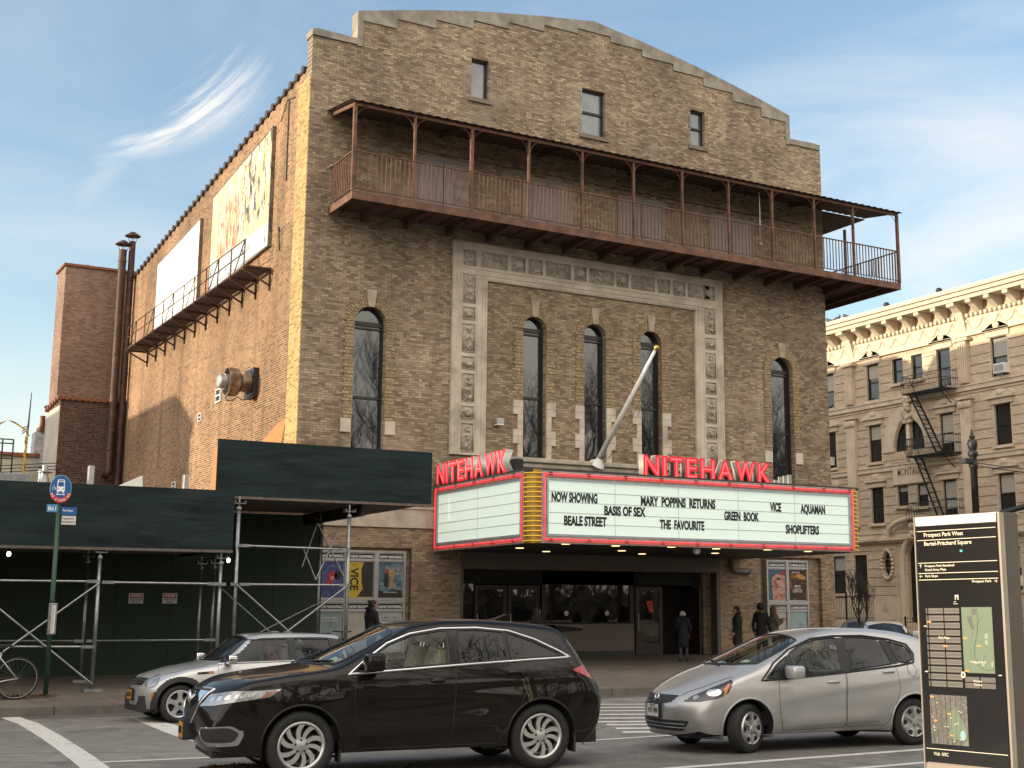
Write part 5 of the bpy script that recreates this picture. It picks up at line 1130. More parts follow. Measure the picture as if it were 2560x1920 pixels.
for nm,pl in (('arched_window',archL),('arched_window',archR),('oval_window',ovl)):
    ce=np.array(pl).mean(0); inn=[tuple(ce+(np.array(p)-ce)*.88) for p in pl]
    f=MB().prism(pl,YZ,XM+.12,XM+.2,holes=[inn]).build(nm,M_black,AP,fix=True); MB().prism(inn,YZ,XM+.16,XM+.165).build('pane',M_apglass,f,fix=True)
big=[(15.79+1.95*math.cos(t),9.95+2.35*math.sin(t)) for t in np.linspace(0,math.pi,21)]; sm_=[(15.79+1.12*math.cos(t),9.95+1.70*math.sin(t)) for t in np.linspace(0,math.pi,21)]
mb=MB()
for k in range(20):
    mb.prism([sm_[k],big[k],big[k+1],sm_[k+1]],YZ,XM-.07-.012*(k%2),XM-.002)
mb.build('arch_surround',M_apst,AP,fix=True)
mb=MB(); mb.box(XM-.13,XM-.0,15.68,15.9,9.3,11.4); mb.box(XM-.2,XM,15.5,16.1,11.3,11.5)
for k in range(14): mb.sphere((XM-.16,15.79+rnd.uniform(-.28,.28)*(1-k/20),11.6+k*.075),.13+.05*rnd.random(),8,6)
mb.build('cartouche',M_apst,AP,smooth=True)
mb=MB(); mb.box(XM-.09,XM,14.6,17.0,9.2-.88,9.42-.05); mb.box(XM-.12,XM,14.5,17.1,9.36,9.46); mb.box(XM-.12,XM,14.5,17.1,8.22,8.32); mb.build('name_panel',M_apst,AP)
text('MONTAUK',.42,(XM-.095,16.66,8.66),(0,-1,0),(0,0,1),mat('carved_letters',(.24,.18,.12),.9,var=.1),AP,'carved_name',width=1.75,bold=.004,depth=.012)
for yc in (20.0,11.75,3.4,28):     # pilasters
    mb=MB(); mb.box(XM-.22,XM-.0,yc-.33,yc+.33,6.2,12.0); mb.box(XM-.24,XM,yc-.29,yc+.29,12.8,14.9)
    for k in range(4): mb.box(XM-.275,XM-.241,yc-.25+k*.14,yc-.17+k*.14,12.85,14.8)
    mb.box(XM-.34,XM,yc-.46,yc+.46,12.0,12.12); mb.box(XM-.36,XM,yc-.48,yc+.48,14.9,15.05)
    for k in range(6): mb.sphere((XM-.26,yc-.34+k*.136,11.75),.12,7,5,sc=(.8,.8,1.6))
    mb.build('pilaster',M_apst,AP)
# entablature, brackets, cornice
mb=MB(); mb.box(XM-.12,XM+.4,-12,34,15.2,16.25); mb.box(XM-.2,XM,-12,34,15.12,15.22)
for k in range(150): mb.box(XM-.28,XM-.121,-11.9+k*.3,-11.74+k*.3,16.05,16.22)
for k in range(46):
    y=-11.6+k*1.0
    mb.tube([(XM-.13,y+.42*math.cos(t)+.5,15.85-.38*math.sin(t)) for t in np.linspace(0,math.pi,9)],.05,5); mb.sphere((XM-.14,y,15.85),.09,6,5)
mb.build('frieze',M_apc,AP)
mb=MB(); mb.box(XM-1.15,XM+.5,-12.6,34,16.95,17.15); mb.box(XM-1.28,XM+.5,-12.7,34,17.152,17.36); mb.box(XM-1.0,XM+.3,-12.5,34,16.75,16.948); mb.build('cornice',M_apc,AP)
for k in range(40):
    y=-11.5+k*1.16; big_=(abs(y-20)<.5 or abs(y-11.75)<.55); wd=.16 if not big_ else .24
    MB().prism([(XM-.02,16.74),(XM-.95,16.74),(XM-.95,16.58),(XM-.7,16.5),(XM-.45,16.32),(XM-.3,15.9 if big_ else 16.2),(XM-.125,15.3 if big_ else 16.1),(XM-.02,16.1)],lambda u,v,d:(u,d,v),y-wd,y+wd).build('cornice_bracket',M_apc,AP,fix=True)
mb=MB(); mb.box(XM-.18,XM,-12,34,5.3,5.545); mb.box(XM-.3,XM,-12,34,5.40,5.52); mb.build('lower_cornice',M_apst,AP)
mb=MB(); mb.tube([(XM-.3,15.45+1.9*math.cos(t),5.7+.75*math.sin(t) if math.sin(t)>0 else 5.7) for t in np.linspace(math.pi,0,15)],.14,8); mb.tube([(XM-.12,15.45+1.05*math.cos(t),4.5+1.1*math.sin(t)) for t in np.linspace(math.pi,0,15)],.14,8); mb.box(XM-.25,XM,16.35,16.65,1.2,4.6); mb.box(XM-.25,XM,14.25,14.55,1.2,4.6)
for k in range(8): mb.sphere((XM-.3,15.45+rnd.uniform(-.3,.3),5.75+rnd.uniform(-.35,.55)),.17,8,6)
for k in range(22): t=k/22*6.283; mb.sphere((XM-.06,17.74+.40*math.cos(t),4.2+.74*math.sin(t)),.10,7,5)
mb.build('door_surround',M_apst,AP,smooth=50)
MB().box(XM+.2,XM+.25,14.6,16.3,1.2,5.4).build('entrance_door',M_black,AP)
MB().box(XM-.25,XM-.0,16.7,34,.0,2.5).build('stone_base',M_apst,AP); MB().box(XM-.25,XM-.0,-12,14.2,.0,2.5).build('stone_base',M_apst,AP)
for k in range(7): MB().box(XM-.3-.32*(7-k),XM+.1,14.4,16.6,.15+k*.16,.15+(k+1)*.16-.003).build('step',M_apst,AP)
for y,z in ((9.3,12.95),(22.0,9.7),(9.3,2.95)):
    A_=MB().box(XM-.42,XM+.1,y-.34,y+.34,z,z+.46); o=A_.build('air_conditioner',M_white,AP); mb=MB()
    for k in range(7): mb.box(XM-.43,XM-.421,y-.3,y+.3,z+.06+k*.05,z+.085+k*.05)
    mb.build('grille',mat('grey_grille',(.2,.2,.2),.6),o)
# fire escape
FE=thing('fire_escape','black iron fire escape with curved baskets on the cream apartment house','fire escape',(XM-.6,13.7,6))
for z,y0,y1 in ((12.62,12.3,15.2),(9.42,12.3,15.1),(6.2,12.3,15.2)):
    mb=MB()
    for k in range(9): mb.box(XM-1.0+k*.115,XM-.95+k*.115,y0,y1,z,z+.03)
    n=26
    path=[(XM-.02,y0)]+[(XM-1.0,y0+.05)]+[(XM-1.0,y0+(y1-y0)*k/n) for k in range(1,n)]+[(XM-1.0,y1-.05),(XM-.02,y1)]
    for k,(x,y) in enumerate(path[1:-1]): 
        mb.tube([(x,y,z+.02),(x-.14,y,z+.25),(x-.12,y,z+.5),(x,y,z+.92)],.012,4)
    for k in range(1,6):
        for yy in (y0,y1): mb.tube([(XM-k*.17,yy,z+.02),(XM-k*.17,yy,z+.92)],.012,4)
    for h in (.04,.55,.92): mb.tube([(x-(.12 if h==.55 and 0<i<len(path)-1 else 0),y,z+h) for i,(x,y) in enumerate(path)],.018,5)
    mb.build('basket',M_black,FE)
    mb=MB()
    for yy in (y0+.4,y1-.4): mb.tube([(XM-.95,yy,z-.0),(XM-.03,yy,z-.7)],.025,5); mb.tube([(XM-.5+.16*math.cos(t),yy,z-.18+.16*math.sin(t)) for t in np.linspace(0,6,9)],.012,4)
    mb.build('bracket',M_black,FE,split=.2)
for z0,z1,y0,y1 in ((9.45,12.62,13.2,14.9),(6.23,9.42,13.3,14.7)):
    mb=MB()
    for x in (XM-.75,XM-.30): mb.bar((x,y0,z0),(x,y1,z1),.05,.08); 
    for k in range(13): t=(k+.5)/13; mb.box(XM-.73,XM-.32,y0+(y1-y0)*t-.08,y0+(y1-y0)*t+.08,z0+(z1-z0)*t-.01,z0+(z1-z0)*t+.01)
    mb.tube([(XM-.76,y0,z0+.9),(XM-.76,y1,z1+.8)],.016,5); mb.build('ladder',M_black,FE)
# railings, stoop fence, bare tree, lamp post in front of it
def fence(name,label,p,q,z0,h,n,spear=True):
    T=thing(name,label,'railing',p); P=Vector(p);Q=Vector(q); mb=MB()
    for k in range(n+1):
        a_=P.lerp(Q,k/n); mb.tube([(a_.x,a_.y,z0),(a_.x,a_.y,z0+h)],.014,4)
        if spear: mb.lathe([(.014,h),(.032,h+.03),(0,h+.13)],(a_.x,a_.y,z0),n=5)
    mb.build('bars',M_black,T); mb=MB()
    for z in (z0+.12,z0+h-.12): mb.bar((P.x,P.y,z),(Q.x,Q.y,z),.035)
    mb.build('rails',M_black,T); mb=MB()
    for k in range(0,n+1,12): a_=P.lerp(Q,k/n); mb.bar((a_.x,a_.y,z0),(a_.x,a_.y,z0+h+.15),.07)
    mb.build('post',M_black,T); return T
fence('iron_railing','black spiked iron railing by the corner of the brick cinema',(35.6,31,.15),(35.6,20.6,.15),.15,1.25,70)
fence('iron_railing','black iron stoop railing on a stone wall in front of the cream apartment house',(36.0,20.3,1.4),(36.0,16.8,1.4),1.35,1.3,28,False)
fence('iron_railing','black spiked iron railing right of the wayfinding panel',(35.6,14.2,.15),(35.6,-10,.15),.15,1.25,150)
tag(MB().box(35.85,36.15,16.8,20.4,.15,1.34).build('stoop_wall',M_apst,None,bevel=.02),'low stone wall carrying the stoop railing of the apartment house','wall')
def bare_tree(name,label,loc,h,seed,spread=.55,trunk=.16,levels=5,upright=.3,m=None,group=None,first=.25,nk=3):
    T=thing(name,label,'tree',loc,0,group); rr=random.Random(seed); tr=MB(); br=MB(); m=m or mat('bark',(.05,.042,.036),.9,var=.3,scale=8)
    def grow(p,d,l,r,lev,mb):
        n=4; pts=[p]; q=p
        for k in range(n):
            d=(d+Vector((rr.uniform(-.18,.18),rr.uniform(-.18,.18),rr.uniform(-.05,.16)+upright*.12))).normalized(); q=q+d*l/n; pts.append(q)
        mb.tube(pts,[r*(1-.42*k/n) for k in range(n+1)],max(3,7-lev) if lev<3 else 3)
        if lev<levels:
            for k in range(nk+(1 if lev in (0,1) else 0)+(lev>2)):
                i=rr.choice([2,3,4]) if k else 4; a_=rr.random()*6.283; s=spread*rr.uniform(.6,1.3) if k else spread*.4
                nd=(d+(d.orthogonal().normalized()*math.cos(a_)+d.cross(d.orthogonal()).normalized()*math.sin(a_))*s*1.3+Vector((0,0,upright))).normalized()
                grow(pts[i],nd,l*rr.uniform(.58,.82),max(.006,r*.52),lev+1,br)
    grow(Vector((0,0,0)),Vector((0,0,1)),h*first,trunk,0,tr)
    tr.build('trunk',m,T,local=True,smooth=True); br.build('branches',m,T,local=True); return T
q=dist(1862*KD,1345*KD,52); bare_tree('bare_tree','small bare upright tree in front of the cream apartment house',(q[0],q[1],.15),6.6,5,.62,.07,5,.62,first=.17)
LPP=thing('lamp_post','black cast iron lamp post with a ball finial, behind the wayfinding panel','lamp post',(0,0,0)); q=dist(2108*KD,1100*KD,30); lx,ly=q[0],q[1]; zt_=dist(2107*KD,925*KD,30)[2]; s=(zt_-q[2])/1.0
z=lambda py:dist(2107*KD,py*KD,30)[2]
MB().lathe([(r_*.78,z_) for r_,z_ in [(.10,0),(.10,z(1010)),(.13,z(1008)),(.13,z(1000)),(.11,z(996)),(.10,z(985)),(.14,z(982)),(.15,z(975)),(.10,z(970)),(.12,z(966)),(.155,z(955)),(.12,z(947)),(.06,z(944)),(.09,z(940)),(.05,z(936)),(.045,z(928)),(0,z(921))]],(lx,ly,0),n=16).build('pole',M_black,LPP,smooth=50)
MB().box(lx-.35,lx-.12,ly-.1,ly+.1,z(1000),z(990)).build('camera_box',M_black,LPP)
AR=MB(); a=Vector(dist(2150*KD,1112*KD,24)); b_=Vector(dist(2290*KD,1072*KD,24)); AR.tube([a,b_],.05,8); AR.tube([b_,(b_.x+.1,b_.y,0)],.09,8); AR.box(a.x-.28,a.x+.02,a.y-.08,a.y+.08,a.z-.05,a.z+.04); tag(AR.build('signal_arm',M_black,None),'black signal mast arm slanting in above the wayfinding panel','signal arm')
W_=MB(); 
for k in range(2): a=Vector(dist(2110*KD,(1000+6*k)*KD,30)); b_=Vector(dist(2420*KD,(1012+9*k)*KD,34)); W_.tube([a.lerp(b_,t)+Vector((0,0,-.12*math.sin(3.14*t))) for t in np.linspace(0,1,7)],.010,4)
tag(W_.build('overhead_wires',M_black,None),'two dark wires running right from the black lamp post','wires')
# pigeons and roof vents on the cornice
def pigeon(px,py,lb,f):
    p=at(px*KD,py*KD,0,XM-.9); B_=thing('pigeon',lb,'pigeon',(p[0],p[1],17.36),f,'pigeons on the cornice'); mb=MB()
    mb.sphere((0,0,.17),.11,10,8,sc=(1.65,.85,.9)); mb.sphere((.16,0,.29),.058,8,6); mb.tube([(.12,0,.2),(.16,0,.28)],[.075,.05],8); mb.tube([(-.12,0,.17),(-.34,0,.12)],[.06,.035],6); mb.lathe([(.018,0),(0,.05)],(.21,0,.285),(1,0,-.2),6)
    mb.build('body',mat('pigeon_feathers',(.07,.07,.085),.7,var=.4,scale=12),B_,smooth=True,local=True); l=MB()
    for s in (-.035,.035): l.tube([(.0,s,.09),(.01,s,0)],.010,4)
    l.build('legs',M_terr,B_,local=True)
for a in ((1791,697,'leftmost small dark pigeon on the sunlit cornice, next to the cinema corner',1.6),(1809,690,'middle one of three dark pigeons on the sunlit cornice',-1.4),(1826,685,'rightmost of the three dark pigeons on the sunlit cornice',1.3)): pigeon(*a)
for k,px in enumerate((1915,2030)):
    p=at(px*KD,660*KD,0,XM-.3); tag(MB().lathe([(.07,0),(.07,.3),(.16,.32),(.17,.40),(.1,.5),(0,.52)],(p[0],p[1],17.36),n=12).build('roof_ventilator',M_black,None,smooth=40),('small dark roof ventilator on the cornice, nearer the cinema','small dark roof ventilator on the cornice above the fluted pilaster')[k],'ventilator')
# ---------------------------------------------------------------- vehicles
def paint(name,col,metal,rough,coat=1.0,dust=1.0,spec=.5):
    m,nt,b=nmat(name); b.inputs['Base Color'].default_value=(*col,1); b.inputs['Metallic'].default_value=metal; b.inputs['Roughness'].default_value=rough; b.inputs['Coat Weight'].default_value=coat; b.inputs['Coat Roughness'].default_value=.03
    N=nt.nodes;L=nt.links; tc=N.new('ShaderNodeTexCoord'); n=N.new('ShaderNodeTexNoise'); n.inputs['Scale'].default_value=3; n.inputs['Detail'].default_value=6; L.new(tc.outputs['Object'],n.inputs['Vector'])
    sp=N.new('ShaderNodeSeparateXYZ'); L.new(tc.outputs['Object'],sp.inputs[0]); r=N.new('ShaderNodeMapRange'); L.new(sp.outputs[2],r.inputs[0]); r.inputs[1].default_value=.75; r.inputs[2].default_value=.15
    mu=N.new('ShaderNodeMath'); mu.operation='MULTIPLY'; L.new(r.outputs[0],mu.inputs[0]); L.new(n.outputs[0],mu.inputs[1])
    mx=N.new('ShaderNodeMixRGB'); L.new(mu.outputs[0],mx.inputs[0]); mx.inputs[1].default_value=(*col,1); mx.inputs[2].default_value=(.10,.09,.08,1); L.new(mx.outputs[0],b.inputs['Base Color'])   # road dust low on the panels
    r.inputs[4].default_value=dust; b.inputs['Specular IOR Level'].default_value=spec
    m2=N.new('ShaderNodeMath'); m2.operation='MULTIPLY_ADD'; L.new(mu.outputs[0],m2.inputs[0]); m2.inputs[1].default_value=.15; m2.inputs[2].default_value=.03; L.new(m2.outputs[0],b.inputs['Coat Roughness'])
    return m
M_tyre=mat('tyre_rubber',(.016,.016,.016),.75,var=.25,scale=20,bump=.2,bscale=80)
M_rim=mat('alloy_rim',(.55,.55,.54),.35,.8,var=.08)
M_rimd=mat('dark_brake',(.02,.02,.02),.6,.3)
M_chrome=mat('chrome_trim',(.75,.75,.75),.10,1,var=.03)
M_blk=mat('black_trim',(.012,.012,.013),.35,var=.1)
M_blkm=mat('matt_black_plastic',(.022,.022,.023),.65,var=.15,bump=.1,bscale=90)
M_cg=clearglass('car_glass',(.70,.76,.73)); M_tint=clearglass('tinted_car_glass',(.10,.105,.11))
M_lens=mat('headlight_lens',(.36,.36,.36),.10,.5,var=.3,scale=14,coat=1); M_lensd=mat('dark_lamp_housing',(.05,.05,.055),.15,.4,var=.3,scale=10,coat=1)
M_red=mat('red_lamp_lens',(.42,.012,.012),.12,var=.15,scale=8,coat=1); M_amb=mat('amber_lamp_lens',(.6,.16,.02),.12,var=.1,coat=1)
M_beige=mat('beige_leather',(.42,.37,.24),.6,var=.1,scale=5); M_gseat=mat('grey_cloth_seat',(.13,.125,.11),.85,var=.15,scale=20); M_cab=mat('cabin_plastic',(.02,.02,.02),.7,var=.1)
def smooth1(x,y,step=.02,sig=.045):
    o=np.argsort(x); x=np.array(x)[o]; y=np.array(y)[o]; X=np.arange(x[0]-.4,x[-1]+.4,step); Y=np.interp(X,x,y)
    lo=(y[1]-y[0])/(x[1]-x[0]) if False else 0
    k=np.exp(-.5*(np.arange(-12,13)*step/sig)**2); k/=k.sum(); Y2=np.convolve(np.pad(Y,12,mode='edge'),k,'valid'); return X,Y2
class Body:
    def __init__(s,S):
        s.S=S; s.t=smooth1(*zip(*S['top']),sig=S.get('tsig',.05)); s.w=smooth1(*zip(*S['plan']),sig=.12); s.v=smooth1(*zip(*S['sec']),sig=.03); s.f=smooth1(*zip(*S['front']),sig=.03); s.r=smooth1(*zip(*S['rear']),sig=.04)
    def g(s,P):
        S=s.S; x,y,z=P[:,0],P[:,1],P[:,2]; wp=np.interp(x,*s.w); q=np.minimum(np.abs(y)/wp,1.25)**2
        W=wp+np.interp(z,*s.v)
        for (cx,cz,rx,rz,am) in S.get('flare',[]): W=W+am*np.exp(-((x-cx)/rx)**2-((z-cz)/rz)**2)
        for (x0,z0,x1,z1,wd,am) in S.get('crease',[]):
            tt=np.clip((x-x0)/(x1-x0),0,1); zc=z0+(z1-z0)*tt; e=np.clip((x-x0)/.25,0,1)*np.clip((x1-x)/.25,0,1) if x1>x0 else np.clip((x0-x)/.25,0,1)*np.clip((x-x1)/.25,0,1)
            d=(z-zc)/wd; W=W+am*e*np.where(d>0,np.exp(-d*d*.35),np.exp(-d*d*3))
        bow=S['bow']*np.clip((x+.5)/.8,0,1); T=np.interp(x+bow*q,*s.t)-S['crown']*q
        F=np.interp(z,*s.f)-S['fbow']*np.minimum(np.abs(y)/.9,1.3)**2.4; R=np.interp(z,*s.r)+S['rbow']*np.minimum(np.abs(y)/.9,1.3)**2.6
        D=np.stack([np.abs(y)-W,z-T,x-F,R-x,S['zb']-z]); k=S.get('k',.03); m=D.max(0); return m+k*np.log(np.exp((D-m)/k).sum(0))
    def hit(s,O,d,tmax=3.0):
        O=np.atleast_2d(O).astype(float); d=np.atleast_2d(d).astype(float); lo=np.zeros(len(O)); hi=np.full(len(O),tmax)
        for _ in range(26):
            m=(lo+hi)/2; ins=s.g(O+d*m[:,None])<0; lo=np.where(ins,m,lo); hi=np.where(ins,hi,m)
        return O+d*lo[:,None]
    def side(s,sg): return lambda u,v:(np.stack([u,0*u,v],1),np.tile([0,sg,0.],(len(u),1)))
    def top(s): return lambda u,v:(np.stack([u,v,0*u+.62],1),np.tile([0,0,1.],(len(u),1)))
    def frontm(s): return lambda u,v:(np.stack([0*u+1.0,u,v],1),np.tile([1.,0,0],(len(u),1)))
    def rearm(s): return lambda u,v:(np.stack([0*u-1.0,u,v],1),np.tile([-1.,0,0],(len(u),1)))
    def corner(s,cx,cy,sg): return lambda u,v:(np.stack([0*u+cx,0*u+sg*cy,v],1),np.stack([np.cos(u),sg*np.sin(u),0*u],1))
    def mapped(s,pts,mp,off=0):
        p=np.array(pts,float); O,d=mp(p[:,0],p[:,1]); return s.hit(O,d)+d*off
def dens(poly,step=.012,closed=True):
    o=[]; n=len(poly)
    for i in range(n if closed else n-1):
        a=np.array(poly[i],float); b=np.array(poly[(i+1)%n],float); k=max(1,int(np.linalg.norm(b-a)/step))
        for j in range(k): o.append(a+(b-a)*j/k)
    if not closed: o.append(np.array(poly[-1],float))
    return np.array(o)
def rnd_poly(poly,r=.04,n=4):
    o=[]; k=len(poly)
    for i in range(k):
        p=np.array(poly[i],float); a=np.array(poly[i-1],float)-p; b=np.array(poly[(i+1)%k],float)-p; la,lb=np.linalg.norm(a),np.linalg.norm(b); rr=min(r,la*.45,lb*.45); A=p+a/la*rr; B=p+b/lb*rr
        for j in range(n+1): t=j/n; o.append((1-t)**2*A+2*t*(1-t)*p+t*t*B)
    return [tuple(q) for q in o]
def inpoly(P,poly):
    x,y=P[:,0],P[:,1]; c=np.zeros(len(P),bool); n=len(poly)
    for i in range(n):
        x0,y0=poly[i-1]; x1,y1=poly[i]
        if y0==y1: continue
        t=((y0>y)!=(y1>y)); c^= t&(x<(x1-x0)*(y-y0)/(y1-y0)+x0)
    return c
def patch(B,poly,mp,off,name,m,parent,res=.02,skirt=.02):
    p=np.array(poly,float); D=dens(poly,res*.35); x0,y0=p.min(0); x1,y1=p.max(0); nx=max(2,int((x1-x0)/res)+1); ny=max(2,int((y1-y0)/res)+1)
    gx,gy=np.meshgrid(np.linspace(x0,x1,nx+1),np.linspace(y0,y1,ny+1),indexing='ij'); G=np.stack([gx.ravel(),gy.ravel()],1)
    d=((G[:,None,:]-D[None])**2).sum(2); i=d.argmin(1); near=np.sqrt(d.min(1))<.62*max((x1-x0)/nx,(y1-y0)/ny); G[near]=D[i[near]]
    f=[]; 
    for a in range(nx):
        for b in range(ny): f.append((a*(ny+1)+b,(a+1)*(ny+1)+b,(a+1)*(ny+1)+b+1,a*(ny+1)+b+1))
    f=np.array(f); c=G[f].mean(1); ok=inpoly(c,poly)
    f=f[ok]; 
    if len(f)==0: return None
    O,dr=mp(G[:,0],G[:,1]); H=B.hit(O,dr); V=H+dr*off; V2=H-dr*skirt; n=len(V); faces=[tuple(q) for q in f]
    ec={}
    for q in faces:
        for j in range(4): e=(q[j],q[(j+1)%4]); ec[e]=1
    for (a,b) in list(ec):
        if (b,a) not in ec and a!=b: faces.append((b,a,a+n,b+n))
    mb=MB(); mb.add(np.vstack([V,V2]),faces); o=mb.build(name,m,parent,smooth=45,local=True); 
    b=bmesh.new(); b.from_mesh(o.data); bmesh.ops.remove_doubles(b,verts=b.verts,dist=1e-4); lv=[v for v in b.verts if not v.link_faces]; bmesh.ops.delete(b,geom=lv,context='VERTS'); bmesh.ops.recalc_face_normals(b,faces=b.faces); b.to_mesh(o.data); b.free(); return o
def wheel(root,x,y,r,w,rim,style,steer=0,rim_m=None,sg=1):
    W_=bpy.data.objects.new('wheel',None); COL.objects.link(W_); W_.parent=root; W_.location=(x,y,r); W_.rotation_euler=(0,0,steer+(0 if sg>0 else math.pi)); W_.empty_display_size=.1
    h=w/2; mb=MB(); mb.lathe([(rim,-h*.85),(rim+.03,-h*.98),(r-.05,-h),(r-.015,-h*.86),(r,-h*.6),(r,h*.6),(r-.015,h*.86),(r-.05,h),(rim+.03,h*.98),(rim,h*.85),(rim,-h*.85)],axis=(0,1,0),n=48)
    for k in (-.5,-.17,.17,.5): mb.lathe([(r-.004,h*k-.006),(r+.0015,h*k-.007),(r+.0015,h*k+.007),(r-.004,h*k+.006)],axis=(0,1,0),n=48)
    mb.build('tyre',M_tyre,W_,smooth=40,local=True)
    yo=h*.55; R=MB(); rm=rim
    R.lathe([(rm+.004,h*.86),(rm-.012,h*.9),(rm-.028,h*.78),(rm-.03,-h*.6),(rm-.0,-h*.6)],axis=(0,1,0),n=40)
    def spoke(pts,y0,y1,m=0):
        R.prism(pts,lambda u,v,d:(u,d,v),y1,y0,m)
    def pol(rr,a): return (rr*math.cos(a),rr*math.sin(a))
    if style=='swirl':
        for k in range(5):
            for q,(sw,wd) in enumerate(((.42,.060),(.30,.052))):
                a0=k*2*math.pi/5+q*.62; N_=8; A=[];Bq=[]
                for i in range(N_+1):
                    t=i/N_; rr=.06+(rm-.075)*t; a=a0+sw*t*t*1.0; ww=wd*(.6+.5*t)*(.7 if i==0 else 1)/2
                    A.append((rr*math.cos(a)-ww*math.sin(a)*-1,rr*math.sin(a)-ww*math.cos(a))); Bq.append((rr*math.cos(a)+ww*math.sin(a)*-1,rr*math.sin(a)+ww*math.cos(a)))
                spoke(A+Bq[::-1],yo-.02,yo+.025)
        R.lathe([(0,yo+.035),(.035,yo+.035),(.085,yo+.02),(.09,yo-.03)],axis=(0,1,0),n=20)
        for k in range(5): R.sphere((.062*math.cos(k*1.2566+.3),yo+.03,.062*math.sin(k*1.2566+.3)),.013,8,6,m=1)
    elif style=='star':
        for k in range(5):
            a=k*2*math.pi/5+.3; N_=[(-.055,.05),(-.035,.11),(-.03,rm*.62),(-.055,rm*.86),(-.075,rm-.02),(.075,rm-.02),(.055,rm*.86),(.03,rm*.62),(.035,.11),(.055,.05)]
            spoke([(rr*math.cos(a)-w_*math.sin(a),rr*math.sin(a)+w_*math.cos(a)) for w_,rr in N_],yo-.02,yo+.028)
        R.lathe([(0,yo+.03),(.03,yo+.034),(.075,yo+.03),(.08,yo-.02)],axis=(0,1,0),n=20); R.lathe([(.028,yo+.034),(.028,yo+.04),(0,yo+.04)],axis=(0,1,0),n=14,m=1)
    else:
        R.lathe([(0,yo+.02),(.05,yo+.03),(rm-.03,yo+.038),(rm-.008,yo+.05),(rm+.004,yo+.03)],axis=(0,1,0),n=40)
        for k in range(6):
            a=k*math.pi/3; 
            R.prism([(rr*math.cos(a+da),rr*math.sin(a+da)) for rr,da in ((rm*.62,-.16),(rm*.86,-.20),(rm*.86,.20),(rm*.62,.16))],lambda u,v,d:(u,d,v),yo+.054,yo+.03,1)
            R.prism([(rr*math.cos(a+.52+da),rr*math.sin(a+.52+da)) for rr,da in ((rm*.25,-.2),(rm*.9,-.14),(rm*.9,.14),(rm*.25,.2))],lambda u,v,d:(u,d,v),yo+.062,yo+.035,0)
        R.lathe([(0,yo+.066),(.04,yo+.064),(.05,yo+.04)],axis=(0,1,0),n=16)
    R.build('rim',[rim_m or M_rim,M_rimd],W_,smooth=35,local=True)
    MB().lathe([(0,-.02),(rm*.72,-.02),(rm*.72,.01),(0,.012)],axis=(0,1,0),n=24).build('brake_disc',M_rimd,W_,local=True)
    return W_
def rbox(mb,c,s,m=0,rot=0):
    """soft box: superellipsoid"""
    n,k=16,10; vs=[];fs=[]
    def sp(v,e): return math.copysign(abs(v)**e,v)
    for i in range(k+1):
        t=math.pi*(i/k-.5)
        for j in range(n):
            u=2*math.pi*j/n; x=sp(math.cos(t),.35)*sp(math.cos(u),.35)*s[0]; y=sp(math.cos(t),.35)*sp(math.sin(u),.35)*s[1]; z=sp(math.sin(t),.35)*s[2]
            vs.append((c[0]+x*math.cos(rot)+z*math.sin(rot),c[1]+y,c[2]-x*math.sin(rot)+z*math.cos(rot)))
    for i in range(k):
        for j in range(n): j2=(j+1)%n; fs.append((i*n+j,i*n+j2,(i+1)*n+j2,(i+1)*n+j))
    mb.add(vs,fs,m)
